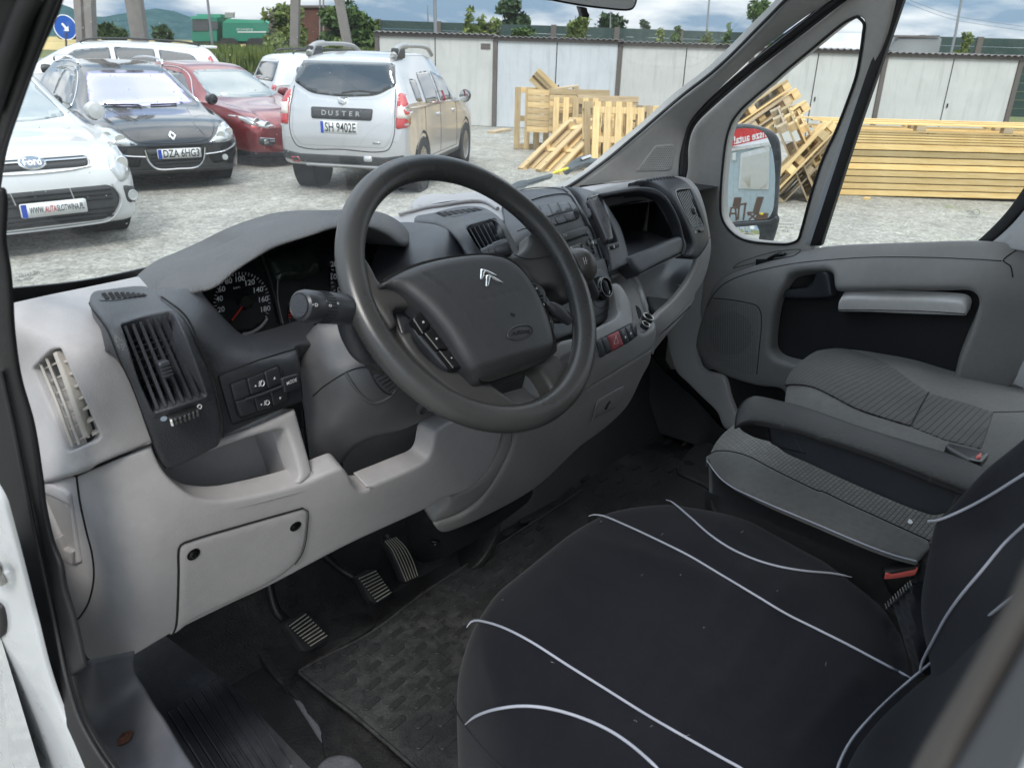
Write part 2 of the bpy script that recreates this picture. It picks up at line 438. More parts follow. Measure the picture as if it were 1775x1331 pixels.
M['rubber'] = plastic('black rubber',(.012,.012,.013),.6,700,.3,.25,(.03,.03,.03))
M['seal'] = plastic('black door seal',(.005,.005,.006),.55,600,.2,.15,(.02,.02,.022))
M['gloss'] = simple('gloss black',(.006,.006,.007),.12)
M['screen'] = simple('unlit display',(.012,.018,.014),.15)
M['white_print'] = simple('white print',(.9,.9,.9),.6)
M['grey_print'] = simple('grey print',(.45,.45,.45),.6)
M['red_print'] = simple('red needle',(.75,.05,.02),.4)
M['chrome'] = simple('chrome',(.8,.8,.8),.12,1.)
M['steel'] = simple('bare steel',(.45,.44,.42),.35,1.)
M['paint_w'] = simple('white vehicle paint',(.70,.71,.72),.25,0,.5,0,.6)
M['pink'] = simple('hazard button red',(.32,.06,.07),.5)
M['red_plastic'] = simple('buckle red',(.75,.12,.1),.4)
M['beige'] = plastic('ivory vent plastic',(.42,.39,.35),.5,900,.1,.1)
M['silver'] = simple('silver trim',(.36,.36,.35),.35,.5)
# ================================================================== the van around the camera
van = thing('panel_van','white panel van seen from its open driver doorway, black seals and grey pillar trim','van',(0,0,0))
# --- glass
S_ws = Surf((10,515,'y',.20),(290,463,'y',.42),(600,380,'y',.56),(985,325,'y',.62),(1100,240,'x',.80),(1240,125,'x',.87),(1370,0,'x',.88),(700,0,'y',.24),(250,60,'y',.05))
panel('windscreen',spl([(0,530),(290,472),(620,388),(985,338),(1104,244),(1248,134),(1400,-25),(900,-40),(240,-25),(110,60),(0,330)],True,12),S_ws,glass('windscreen glass',(.95,.97,.965),.7,0,.015),van,thick=.004,r=0,res=60)
S_side = Plane((1.0,0,0),(-1,0.0,0))
# lower black frit band of the windscreen
panel('windscreen_frit',spl([(5,500,1),(150,484),(290,455,1),(300,472,1),(150,505),(5,540,1)],True,8),S_ws,M['black'],van,off=.002,thick=.002,r=0,res=30)
M['wseal'] = plastic('windscreen edge rubber',(.012,.012,.013),.5,700,.1,.1)
# specks of dust and water on the outside of the glass
sv = []; sf = []
for i in range(230):
    x = rng.uniform(60,1250); y = rng.uniform(-5,460)
    if rng.random() < .55: x = rng.uniform(60,800); y = rng.uniform(20,400)
    c = S_ws.at(x,y,-.004); n = S_ws.nrm([(x,y)])[0]; s = rng.uniform(.0003,.0008); a = rng.uniform(0,3.1); u = np.cross(n,[0,0,1.]); u /= np.linalg.norm(u); v_ = np.cross(n,u)
    e = rng.uniform(1,3.0) if rng.random() < .4 else 1.
    b = len(sv)
    for k in range(6):
        t = k*math.pi/3; p = math.cos(t)*s*e; q = math.sin(t)*s; sv.append(c+u*(p*math.cos(a)-q*math.sin(a))+v_*(p*math.sin(a)+q*math.cos(a))+n*.0002)
    sv.append(c+n*.0009); sf += [(b+k,b+(k+1) % 6,b+6) for k in range(6)]
o = link('windscreen_specks',mesh('windscreen_specks',sv,sf),simple('pale specks',(.75,.75,.74),.7),van); o['kind'] = 'stuff'
# etched maker's mark at the corner of the windscreen
label_on('glass_etching','GUARD',S_ws,44,474,9,-1.6,-1.5,-9,M['grey_print'],van,off=.003)
label_on('glass_etching','AS1',S_ws,60,471,7,-1.4,-1,-7,M['black'],van,off=.0031)
label_on('glass_etching','43R - 001224',S_ws,38,482,6,-1,-1,-6,M['grey_print'],van,off=.003)

# --- left A pillar and door seals (near the lens)
S_ap = Surf((10,300,'x',-.90),(110,0,'x',-.90),(0,0,'x',-.93),(60,150,'x',-.905),(20,100,'x',-.925))
panel('pillar_trim',spl([(-60,-30,1),(119,-30,1),(112,8),(99,43),(79,89),(61,135),(36,202),(15,265),(3,335),(-12,420),(-60,460,1)],True,6),S_ap,M['seal'],van,thick=.004,r=.004,res=12)
cord('door_seal',[(62,-20),(40,20),(20,70),(2,120),(-20,190)],S_ap,.006,M['seal'],van,off=.004)
cord('door_seal',[(95,-20),(76,25),(50,90),(25,160),(3,225),(-20,300)],S_ap,.004,M['seal'],van,off=.002)
S_seal = Plane((-.935,0,0),(-1,0,0.0))
S_seal = Surf((0,420,'x',-.93),(18,560,'x',-.93),(60,850,'x',-.935),(0,860,'x',-.955),(100,1000,'x',-.94),(140,1150,'x',-.945),(60,1100,'x',-.96),(190,1320,'x',-.95),(150,1331,'x',-.965))
panel('seal_trim',spl([(-30,330,1),(2,330),(4,420),(12,468),(16,510),(20,579),(31,655),(54,737),(69,831),(74,875),(88,939),(104,980),(110,1017),(128,1078),(145,1156,1),(121,1172,1),(108,1115),(92,1040),(72,960),(52,870),(30,760),(0,640),(-30,560,1)],True,6),S_seal,M['seal'],van,off=.001,thick=.003,r=.002,res=12)
panel('door_seal',spl([(-30,540,1),(0,600),(30,745),(52,860),(72,950),(92,1030),(108,1105),(121,1170),(139,1237),(162,1282),(205,1345,1),(150,1345,1),(123,1282),(97,1224),(74.5,1159),(52,1068),(29,974),(10,900),(0,863),(-30,800,1)],True,6),S_seal,M['seal'],van,off=0,thick=.003,r=.003,res=10)
cord('seal_lip',[(8,640),(30,740),(52,850),(72,945),(90,1025),(106,1100),(120,1165),(140,1235),(165,1285),(205,1345)],S_seal,.0022,M['rubber'],van,off=.0035)
S_jamb = Surf((0,880,'x',-.975),(50,1070,'x',-.97),(140,1331,'x',-.965),(0,1331,'x',-.99),(0,1100,'x',-.985))
M['jamb'] = simple('white painted door jamb',(.50,.51,.52),.3,0,.5,0,.5)
panel('door_jamb',spl([(-40,800,1),(0,863),(12,900),(32,974),(56,1068),(79,1159),(101,1224),(127,1282),(156,1345,1),(-40,1345,1)],True,8),S_jamb,M['jamb'],van,off=0,thick=.003,r=.002,res=16,
      disp=lambda q,p: -.006*np.exp(-((q[:,0]-(q[:,1]-1170)*.18-4)/5)**2)*(q[:,1] > 1150))
# hinge loop (door striker) and rubber stop
cord('door_striker',[(0,962),(14,961),(21,970),(21,988),(15,997),(0,996)],S_jamb,.0035,M['steel'],van,off=.012)
lathe('striker_bolt',[(.0075,0),(.0075,.004),(.003,.006)],M['steel'],van,(S_jamb.at(5,999,.001),S_jamb.nrm([(5,999)])[0]),12)
panel('rubber_stop',spl([(-20,1040),(4,1046),(11,1062),(13,1085),(8,1100),(-20,1112)],True,3),S_jamb,M['rubber'],van,off=.006,thick=.008,r=.004,res=6)

# --- right A pillar trim with tweeter, seal, door window frame
S_rp = Surf((985,325,'y',.56),(1100,240,'x',.77),(1246,120,'x',.83),(1380,0,'x',.85),(1177,307,'x',.90),(1200,215,'x',.93),(1330,80,'x',.92),(1459,0,'x',.92),(1090,290,'x',.80))
cord('windscreen_edge',[(960,336),(990,322),(1050,280),(1103,236),(1180,170),(1246,118),(1320,45),(1378,-15)],S_rp,.0045,M['wseal'],van,off=-.003)
twh = rr([(1101,297),(1136,252),(1166,250),(1170,255),(1164,292),(1158,296)],3)
M['ptrim'] = plastic('pillar trim plastic',(.33,.325,.315),.55,900,.15,.03)
panel('pillar_trim',spl([(940,345,1),(983,327),(1030,300),(1103,242),(1180,177),(1246,125),(1320,53),(1390,-25,1),(1490,-25,1),(1407,26),(1339,75),(1300,108),(1203,205),(1186,248),(1179,282),(1178,322,1),(1120,322),(1040,336,1)],True,6),S_rp,M['ptrim'],van,off=0,thick=.03,r=.008,res=14)
panel('tweeter_grille',twh,S_rp,M['ptrim'],van,off=.003,thick=.004,r=.002,res=8)
hv = []; hf = []
for j in range(13):
    for i in range(22):
        x = 1100+i*3.3+(1.6 if j % 2 else 0); y = 254+j*3.2
        if not inside(np.array([[x,y]]),np.array([(1106,294),(1137,255),(1165,253),(1161,292)]))[0]: continue
        c = S_rp.at(x,y,.0035); n = S_rp.nrm([(x,y)])[0]; u = np.cross(n,[0,0,1.]); u /= np.linalg.norm(u); w = np.cross(n,u); b = len(hv)
        for k in range(6): hv.append(c+(u*math.cos(k*1.047)+w*math.sin(k*1.047))*.0011)
        hf.append(tuple(b+k for k in range(6)))
o = link('grille_holes',mesh('grille_holes',hv,hf),M['gap'],van); o['kind'] = 'stuff'
S_door = Surf((1200,300,'x',.985),(1300,430,'x',.99),(1560,0,'x',.93),(1400,430,'x',.985),(1345,90,'x',.955),(1480,200,'x',.965))

# roof, headliner and bulkhead that shade the cab
M['liner'] = simple('grey headliner',(.55,.54,.52),.9)
def slabw(name,a,b,mat): return link(name,box_mesh(name,a,b,.01),mat,van,True,smooth=False)
slabw('roof_lining',(-.86,-1.25,1.50),(.92,.04,1.56),M['liner'])
slabw('roof_rail',(.86,-1.6,1.34),(.93,.0,1.50),M['liner'])
slabw('bulkhead',(-.92,-1.30,-.1),(.98,-1.24,1.5),M['liner'])
slabw('roof_skin',(-.95,-1.6,1.57),(.98,.06,1.62),M['paint_w'])

pa = P(40,-110,'x',-.935); tube3('pillar_upper',[pa,pa+np.array([.0,-.12,.14]),(-.91,-.85,1.50)],.018,M['seal'],van,12)
pb = P(1450,-20,'x',.93); tube3('pillar_upper',[pb,(pb+np.array([.90,.0,1.50]))/2,(.90,-.02,1.50)],.05,M['ptrim'],van,12)
# ================================================================== dashboard
dash = thing('dashboard','light grey and charcoal dashboard with vents, binnacle and storage bins under the windscreen','dashboard',(0,.2,.3))
S_A = Surf((18,520,'y',.13),(100,503,'y',.20),(200,482,'y',.30),(290,464,'y',.40),(400,440,'y',.50),(30,548,'y',.075),(110,545,'y',.075),(190,530,'y',.11),(240,520,'y',.15),(300,500,'y',.24),
           (40,640,'y',.11),(95,600,'y',.035),(150,600,'y',.022),(220,620,'y',.022),(300,620,'y',.03),(60,740,'y',.11),(120,720,'y',.02),(200,720,'y',.015),(264,769,'y',.015),(132,823,'y',.02),(72,835,'y',.10),(300,740,'y',.02),lam=0.005)
demist = rr([(59,637),(90,606),(106,603),(175,755),(170,762),(120,783)],5)
panel('dash_shell',spl([(-4,525,1),(100,503),(200,483),(290,464,1),(325,470,1),(328,545),(335,760,1),(264,770,1),(198,795),(131,824,1),(62,840,1),(48,740),(28,650),(10,590),(-4,549)],True,6),S_A,M['grey'],dash,off=0,thick=.03,r=.006,res=9,holes=[demist],hr=.003,
      disp=lambda q,p: .0025*np.exp(-(np.maximum(0,segdist(q,demist))/7)**2))
panel('vent_recess',demist+0,S_A,M['gap'],dash,off=-.022,thick=0,r=0,res=14,walls=False)
# side demister: long slats with short cross blades
for pts in ([(66,633),(90,690),(122,775)],[(76,622),(103,690),(134,772)],[(93,612),(118,680),(152,760)]):
    cord('slat',pts,S_A,.0016,M['beige'],dash,off=-.003,seg=6)
panel('slat',rr([(89,613),(96,610),(153,757),(144,763)],1.5),S_A,M['beige'],dash,off=-.001,thick=.014,r=.001,res=8)
for k in range(7):
    y = 630+k*21; x = 76+k*9.2
    cord('cross_blade',[(x-12,y+14),(x+14,y+2)],S_A,.0011,M['beige'],dash,off=-.007,seg=5)
    panel('cross_blade',rr([(x+25,y-1),(x+44,y-6),(x+44,y-3),(x+27,y+4)],.6),S_A,M['beige'],dash,off=-.005,thick=.008,r=.0004,res=5)

# lower knee panel, one sheet from the door side round to the front
S_B = Surf((72,836,'y',.12),(90,950,'y',.14),(130,1078,'y',.15),(145,1145,'y',.15),(132,824,'y',.045),(160,930,'y',.055),(180,1040,'y',.06),(185,1140,'y',.075),(195,830,'y',.018),(215,930,'y',.02),(224,1040,'y',.028),(225,1138,'y',.05),
           (270,800,'y',.012),(310,960,'y',.018),(300,1098,'y',.05),(400,900,'y',.012),(400,1049,'y',.055),(520,840,'y',.004),(520,980,'y',.05),(615,850,'y',.0),(600,940,'y',.05),(735,815,'y',.01),(740,880,'y',.065),(850,740,'y',.035),(860,800,'y',.065),(930,640,'y',.045),(820,700,'y',.02),lam=0.008)
K_out = spl([(68,838,1),(131,824,1),(198,796),(262,769,1),(272,795),(285,818),(308,842),(340,862),(385,868),(440,860),(520,840),(575,817),(592,812),(603,822),(612,840),(624,851),(645,848)]+
            M3((700,610),(850,545),(970,490),(1010,460),(1030,420),(1050,330),(1070,305),(1120,275),(1185,255),(1300,200),(1390,150,1),(1410,250),(1390,345),(1360,450),(1290,560),(1200,630),(1100,662),(1000,720),(600,905),(200,1115),(0,1208))+[(300,1098),(240,1133),(222,1141),(190,1146),(152,1146,1),(143,1130),(128,1078,1),(110,1010),(92,950),(78,890)],True,5)
panel('knee_panel',K_out,S_B,M['grey'],dash,off=0,thick=.03,r=.0045,res=9)
# side cover seam with the bonnet release
cord('panel_seam',[(133,826),(139,870),(150,920),(160,960),(163,1000),(155,1040),(142,1064),(129,1079)],S_B,.0012,M['gap'],dash,off=.0002,seg=6)
cord('panel_seam',[(262,769),(198,795),(131,824)],S_B,.0016,M['gap'],dash,off=.001,seg=6)
hr_ = rr(D1((218,890),(240,865),(300,880),(360,905),(395,935),(440,1220),(455,1310),(420,1320),(300,1245),(240,1060)),4)
panel('release_housing',hr_,S_B,M['grey'],dash,off=.004,thick=.008,r=.003,res=8,holes=[rr(D1((240,925),(335,965),(395,1000),(425,1310),(355,1280),(345,1160)),3)],hr=.003)
panel('release_recess',rr(D1((238,915),(335,955),(400,990),(430,1315),(300,1245)),3),S_B,M['grey2'],dash,off=.0008,thick=0,r=0,res=12,walls=False)
panel('bonnet_release',rr(D1((290,1180),(350,1155),(378,1225),(425,1240),(425,1315),(390,1300),(305,1250)),2),S_B,M['grey2'],dash,off=.007,thick=.008,r=.002,res=8)
poly_on('release_symbol',D1((318,1225),(328,1222),(345,1232),(355,1250),(350,1258),(335,1250),(322,1240)),S_B,M['white_print'],dash,off=.0085)
# fuse cover
fz = B2((915,195),(940,178),(1250,85),(1545,2),(1568,8),(1568,90),(1558,170),(1535,240),(1500,290),(1400,365),(1200,468),(1000,560),(905,632),(872,648,1),(895,600),(905,480),(908,330))
panel('fuse_cover',spl(fz,True,5),S_B,M['grey'],dash,off=.0025,thick=.004,r=.003,res=12)
cord('cover_gap',B2((878,648),(898,600),(906,480),(910,330),(912,205),(938,176),(1250,82),(1548,-2)),S_B,.0014,M['gap'],dash,off=.0016,seg=6)
cord('cover_gap',B2((1548,-2),(1572,10),(1570,90),(1560,172),(1540,235),(1505,285)),S_B,.0007,M['gap'],dash,off=.0024,seg=6)
for (x,y) in ((333.5,958),(510.5,909.5)):
    n = S_B.nrm([(x,y)])[0]; c = S_B.at(x,y,.002)
    s_ = lathe('screw',[(.0085,.001),(.0085,.0015),(.007,.0005),(.0062,.0005),(.0062,.0022),(.003,.003),(.0028,.0012),(.0001,.0012)],M['gloss'],dash,(c,n),18)
# storage pocket beside the column: built as a bin
def quad(name,pts,mat,parent,res=3):
    V = [np.array(p,float) for p in pts]; G = []; k = 8
    for j in range(k+1):
        for i in range(k+1):
            u,v = i/k,j/k; G.append(V[0]*(1-u)*(1-v)+V[1]*u*(1-v)+V[2]*u*v+V[3]*(1-u)*v)
    Fc = [(j*(k+1)+i,j*(k+1)+i+1,(j+1)*(k+1)+i+1,(j+1)*(k+1)+i) for j in range(k) for i in range(k)]
    return link(name,mesh(name,G,Fc),mat,parent)
pk_b = [P(250,760,'y',.115),P(445,768,'y',.115),P(464,819,'y',.115),P(315,853,'y',.115)]
pk_f = [P(250,720,'y',.04),P(494,738,'y',.035),P(520,824,'y',.012),P(330,880,'y',.02)]
quad('bin_back',[P(240,740,'y',.115),P(438,745,'y',.115),P(464,819,'y',.115),P(262,872,'y',.115)],M['grey'],dash)
quad('bin_floor',[P(262,872,'y',.115),P(464,819,'y',.115),P(530,850,'y',.005),P(320,905,'y',.012)],M['grey'],dash)
quad('bin_side',[P(438,745,'y',.115),P(497,722,'y',.035),P(524,850,'y',.012),P(464,819,'y',.115)],M['grey'],dash)
S_post = Surf((500,730,'y',.03),(530,740,'y',.03),(520,820,'y',.008),(550,815,'y',.008),(360,770,'y',.035))
panel('bin_frame',spl([(300,800,1),(330,780),(380,758),(450,735),(512,708,1),(522,745),(537,800),(540,822),(520,840),(512,838,1),(518,822),(515,805),(498,752),(492,744),(480,744),(400,768),(330,795)],True,5),S_post,M['grey'],dash,off=.002,thick=.03,r=.006,res=7)
panel('bin_frame',rr(M3((360,525),(390,510),(450,530),(420,552),(350,560)),2),S_post,M['grey'],dash,off=.0,thick=.02,r=.003,res=6)
# second bin behind the column shroud
quad('bin_back',[P(590,740,'y',.16),P(800,640,'y',.18),P(790,760,'y',.16),P(600,880,'y',.14)],M['grey2'],dash)
quad('bin_floor',[P(580,850,'y',.14),P(790,745,'y',.16),P(835,775,'y',.10),P(610,880,'y',.09)],M['dark2'],dash)

# console side: rim and big lower panel
S_C = Surf((887,752,'y',.07),(873,802,'y',.085),(799,887,'y',.11),(752,907,'y',.12),(1026,664,'y',.05),(1128,603,'y',.055),(1112,650,'y',.085),(1087,700,'y',.11),(1004,770,'y',.12),(927,843,'y',.14),(839,893,'y',.15),(960,740,'y',.07))
panel('console_rim',spl(M3((1380,180,1),(1440,250),(1438,380),(1400,480),(1300,640),(1180,730),(1040,792,1),(1032,760),(1060,740),(1110,690),(1125,660,1),(1260,590),(1340,500),(1385,400),(1400,300)),True,5),S_C,M['grey2'],dash,off=.002,thick=.04,r=.005,res=8)
panel('console_panel',spl([(870,725,1),(940,700,1),(1026,664),(1128,603,1),(1125,625),(1112,650),(1087,700),(1058,731),(1026,756),(1004,772),(927,843),(839,893),(782,917),(764,920),(754,912),(752,905),(799,890),(839,858),(873,804),(889,755)],True,6),S_C,M['grey2'],dash,off=.006,thick=.05,r=.006,res=9)
ash = rr(C4((578,582),(775,470),(772,520),(715,665),(620,800),(462,925),(540,740)),4)
panel('ashtray',ash,S_C,M['grey2'],dash,off=.0085,thick=.004,r=.002,res=7,disp=lambda q,p: -.012*(1/(1+np.exp(-(q[:,1]-722-(1035-q[:,0])*.45)/2.2))))
cord('ashtray_lip',C4((540,740),(575,600),(640,545),(778,470)),S_C,.0017,M['grey2'],dash,off=.009)
cord('ashtray_pull',C4((640,640),(650,610),(672,580)),S_C,.003,M['dark2'],dash,off=.0095)
# footwell closing panels
M['foot'] = plastic('footwell moulding',(.008,.0085,.010),.6,500,.3,.2)
quad('firewall',[(-.84,.62,.62),(1.05,.62,.62),(1.05,.62,-.1),(-.84,.62,-.1)],M['foot'],dash)
S_tun = Surf((740,900,'y',.16),(900,850,'y',.19),(700,870,'y',.30),(780,990,'z',.02),(850,960,'z',.02),(735,960,'z',.08),(1000,800,'y',.22),(920,870,'y',.22))
panel('tunnel_cover',spl(M3((870,730,1),(1030,700,1),(1045,800),(1150,810),(1300,760),(1540,590),(1560,640),(1520,700),(1300,860),(1190,930),(1060,990),(990,1005),(950,985),(920,930),(890,850)),True,6),S_tun,M['foot'],dash,off=0,thick=.03,r=.01,res=9)
lathe('plug',[(.011,0),(.011,.003),(.007,.003),(.006,-.002),(.0001,-.002)],M['black'],dash,(S_tun.at(755,937,.004),S_tun.nrm([(755,937)])[0]),14)

# --- left vent pod
S_V = Surf((159,525,'y',.095),(228,507,'y',.13),(261,510,'y',.13),(170,540,'y',.045),(285,530,'y',.05),(186,570,'y',.01),(296,555,'y',.012),(227,664,'y',-.005),(334,601,'y',.0),(372,700,'y',.0),(285,805,'y',.02),(372,770,'y',.015),(300,700,'y',-.01),lam=0.002)
vent = rr([(203,576),(296,555),(347,681),(262,706)],4)
panel('vent_pod',spl([(163,516),(180,512),(228,505),(255,506),(270,512),(284,528),(315,560),(334,601),(353,639),(372,699),(378,728),(379,750),(374,768,1),(315,799),(290,808,1),(283,806),(274,793),(252,730),(227,664),(204,618),(186,576),(168,549),(157,531)],True,5),S_V,M['dark'],dash,off=.008,thick=.03,r=.0028,res=7,holes=[vent],hr=.002,
      disp=lambda q,p: .0035*np.exp(-(segdist(q,vent)/6)**2))
panel('vent_cavity',vent,S_V,M['gap'],dash,off=-.02,thick=0,r=0,res=20,walls=False)
def lerp(a,b,t): return (a[0]+(b[0]-a[0])*t,a[1]+(b[1]-a[1])*t)
def blades(q,S,n,mat,parent,w=.0018,dep=.012,off=.004,cross=0,name='blade'):
    tl,tr,br,bl = q
    for k in range(n):
        t = (k+.5)/n; a = lerp(tl,tr,t); b = lerp(bl,br,t)
        pa,pb = S.at(*a,off),S.at(*b,off); nn = S.nrm([lerp(a,b,.5)])[0]
        ln = (pb-pa)/np.linalg.norm(pb-pa); sd_ = np.cross(ln,nn); V = []
        for p_ in (pa,lerp3(pa,pb,.5) if False else (pa+pb)/2,pb):
            for s_,z_ in ((-1,0),(1,0),(1,-dep),(-1,-dep)): V.append(p_+sd_*s_*w/2+nn*z_)
        Fc = []
        for j in (0,4):
            for i in range(4): Fc.append((j+i,j+(i+1) % 4,j+4+(i+1) % 4,j+4+i))
        Fc += [(3,2,1,0),(8,9,10,11)]
        link(name,mesh(name,V,Fc),mat,parent,smooth=False)
    for k in range(cross):
        t = (k+.5)/cross; a = lerp(tl,bl,t); b = lerp(tr,br,t)
        tube3('cross_blade',[S.at(*a,off-dep-.006),S.at(*b,off-dep-.006)],w*.4,M['black'],parent,5)
blades([(205,578),(294,558),(344,681),(264,704)],S_V,6,M['dark'],dash,.0032,.014,.008,8)
panel('vent_tab',rr([(266,626),(283,621),(292,646),(275,651)],3),S_V,M['dark2'],dash,off=.014,thick=.01,r=.002,res=4)
for k in range(4): cord('tab_rib',[(268+k*2.2,630+k*5),(283+k*2.2,626+k*5)],S_V,.0008,M['dark2'],dash,off=.0145,seg=5)
panel('demister_slots',spl([(173,533),(190,521),(215,515),(240,516),(257,523),(225,528),(198,533)],True,3),S_V,M['dark'],dash,off=.0086,thick=0,r=0,walls=False,res=6)
for k in range(8):
    a = 176+k*9.6; yt = 522-3.2*math.sin((k+.8)/8*3.1); yb = 533-k*.9; poly_on('demister_slot',[(a,yt+2),(a+6,yt),(a+13,yb-1.4),(a+6.5,yb)],S_V,M['gap'],dash,.0094)
panel('thumb_wheel',rr([(284,712),(331,696),(333,707),(288,721)],3),S_V,M['black'],dash,off=.017,thick=.012,r=.003,res=4)
for k in range(7): cord('wheel_rib',[(288+k*6.3,711-k*2.1),(290+k*6.3,719.5-k*2.1)],S_V,.0013,M['hood'] if k else M['white_print'],dash,off=.0176,seg=5)
lathe('print_dot',[(.0035,0),(.0035,.0003)],simple('pale blue print',(.35,.42,.5),.5),dash,(S_V.at(280,717,.0085),S_V.nrm([(280,717)])[0]),14)
cord('print_ring',[(334,699),(337,695),(341,697),(339,702)],S_V,.0006,M['white_print'],dash,off=.0088,closed=True,step=1.5,seg=5)

cord('pod_seam',[(157,531),(168,549),(186,576),(204,618),(227,664),(252,730),(274,793),(284,808)],S_V,.0014,M['gap'],dash,off=.0035)
cord('pod_seam',[(284,527),(316,559),(335,600),(354,638),(372,698),(379,727),(380,750)],S_V,.0012,M['gap'],dash,off=.0085)
# --- binnacle surround and switch plate
S_F = Surf((262,510,'y',.13),(345,505,'y',.16),(300,530,'y',.06),(350,545,'y',.065),(385,575,'y',.062),(410,592,'y',.07),(315,560,'y',.035),(353,639,'y',.02),(420,610,'y',.04),(378,757,'y',.025),(450,605,'y',.055),(506,601,'y',.075),(505,565,'y',.15),(430,585,'y',.12),(520,692,'y',.045),(450,700,'y',.03),(560,545,'y',.17),(395,560,'y',.12),(366,525,'y',.14),lam=0.002)
panel('binnacle_surround',spl([(255,508,1),(300,503),(346,502,1),(350,512),(362,527),(374,541),(396,564),(416,581),(430,583),(491,566),(545,548,1),(545,600,1),(510,605),(514,640),(522,693,1),(450,725),(376,760,1),(379,728),(371,699),(352,639),(333,601),(314,560),(282,527)],True,5),S_F,M['dark'],dash,off=.004,thick=.04,r=.0028,res=7)
S_sw = S_F
plate = rr(D1((1185,285),(1205,272),(1612,160),(1642,420),(1258,545)),3)
panel('switch_plate',plate,S_sw,M['dark2'],dash,off=.007,thick=.008,r=.0015,res=10)
for pts in ([(1247,325),(1327,300),(1350,380),(1268,408)],[(1333,297),(1418,271),(1440,350),(1356,378)],[(1424,269),(1497,247),(1517,322),(1445,348)],
            [(1272,415),(1368,386),(1386,470),(1303,499)],[(1374,400),(1453,372),(1473,446),(1391,469)],[(1460,370),(1548,342),(1550,410),(1478,443)]):
    panel('button',rr(D1(*pts),3),S_sw,M['dark2'],dash,off=.0095,thick=.004,r=.001,res=6)
panel('mode_button',rr(D1((1508,300),(1594,279),(1608,345),(1527,367)),2),S_sw,M['dark2'],dash,off=.0125,thick=.006,r=.0015,res=6)
cord('plate_gap',[tuple(p) for p in plate[::2]],S_sw,.0008,M['gap'],dash,off=.0068,closed=True,step=6,seg=5)
for pts in ([(1240,325),(1262,312),(1420,266),(1492,243),(1510,255),(1525,330)],[(1240,325),(1262,400),(1275,470),(1300,503),(1470,448),(1530,425),(1552,400),(1552,345)]): cord('button_gap',D1(*pts),S_sw,.0007,M['gap'],dash,off=.0088,seg=5)
cord('bright_bar',D1((1318,397),(1515,335)),S_sw,.0016,M['dark'],dash,off=.011)
label_on('lettering','MODE',S_sw,491.5,659.5,6.4,-2.1,1.4,7.0,M['white_print'],dash,off=.0128,bold=.01) if False else label_on('lettering','MODE',S_sw,491.5,659.5,6.2,-1.9,-1.2,-6.8,M['white_print'],dash,off=.0130,bold=.01)
def tri(cx_,cy_,s,up,S,off): return poly_on('arrow_print',[(cx_-s,cy_+s*up),(cx_+s,cy_+s*up-s*.4),(cx_,cy_-s*up)],S,M['white_print'],dash,off)
tri(465,654,2,1,S_sw,.0099); tri(476,686,2,-1,S_sw,.0099); tri(433.5,664,1.8,1,S_sw,.0099); tri(444,696,1.8,-1,S_sw,.0099)
for (x,y) in ((444,661),(454,692)):
    cord('lamp_print',[(x-1,y-4),(x+3,y-3),(x+4,y+1),(x+1,y+4),(x-2,y+3),(x-2,y-1)],S_sw,.0005,M['white_print'],dash,off=.0099,closed=True,step=2,seg=4)
    for k in (-3,0,3): cord('lamp_print',[(x-5,y+k+1),(x-3.2,y+k)],S_sw,.0005,M['white_print'],dash,off=.0099,seg=4)

# --- instrument cluster and its hood
S_g = Plane(P(415,525,'y',.235),(-.05,-.80,.45))

panel('cluster_tub',spl([(340,520,1),(352,482),(420,443),(470,412),(530,391),(584,377),(640,374),(700,402),(725,520),(640,600),(420,600)],True,10),S_g,M['black'],dash,off=-.012,thick=.02,r=0,res=30)
panel('cluster_face',spl([(355,525,1),(352,482),(420,443),(470,412),(530,391),(584,377),(640,374),(700,402),(700,520),(560,560),(420,590,1)],True,10),S_g,simple('cluster face',(.008,.009,.012),.25),dash,off=0,thick=.004,r=0,res=30)
panel('display',rr([(461,448),(554,418),(561,475),(480,490)],3),S_g,simple('unlit green display',(.012,.022,.015),.3),dash,off=.003,thick=.003,r=.0005,res=20)
label_on('display_digits','0440',S_g,524,470,11,-4,-2,-12,simple('faint digits',(.006,.01,.007),.4),dash,off=.0035)
def ell(c,a,b,t0,t1,n=30,rot=0.):
    r_ = math.radians(rot); out = []
    for k in range(n+1):
        t = math.radians(t0+(t1-t0)*k/n); x = a*math.cos(t); y = -b*math.sin(t); out.append((c[0]+x*math.cos(r_)-y*math.sin(r_),c[1]+x*math.sin(r_)+y*math.cos(r_)))
    return out
def dial(c,a,b,rot,t0,t1,nums,face,ticks,numr=.78,size=11,arc=None):
    d = lathe_dummy = panel('gauge_dial',spl(ell(c,a,b,0,348,24,rot),True,4),S_g,simple('gauge black',(.005,.006,.01),.2),dash,off=.002,thick=.004,r=.001,res=12)
    return d
sp = dial((418,526),50,54,0,232,-52,[],None,0)
for txt,x,y in (('20',382,538),('40',379,519.5),('60',383,503),('80',395,489),('100',414,485),('120',431,491.5),('140',445.5,504),('160',454.5,520.5),('180',458,537)):
    label_on('numeral',txt,S_g,x,y,12.5,-2.2,-1.2,-13,M['white_print'],sp,off=.0037,bold=.012)
label_on('numeral','km/h',S_g,409,500,6,-1,-1,-6,M['white_print'],sp,off=.0037)
for k in range(34):
    t = 200-(200+28)*k/33; a_ = ell((418,526),49,53,t,t+1,1)[0]; b_ = ell((418,526),45.5 if k % 2 else 44,49 if k % 2 else 47.5,t,t+1,1)[0]
    cord('tick',[a_,b_],S_g,.0012 if k % 2 else .0008,M['grey_print'],sp,off=.0036,seg=4)
cord('dial_arc',ell((418,526),50,54,-30,-88,20),S_g,.0022,M['grey_print'],sp,off=.0036,seg=5)
cord('needle',[(400,557),(417,534)],S_g,.0013,M['red_print'],sp,off=.006,seg=5)
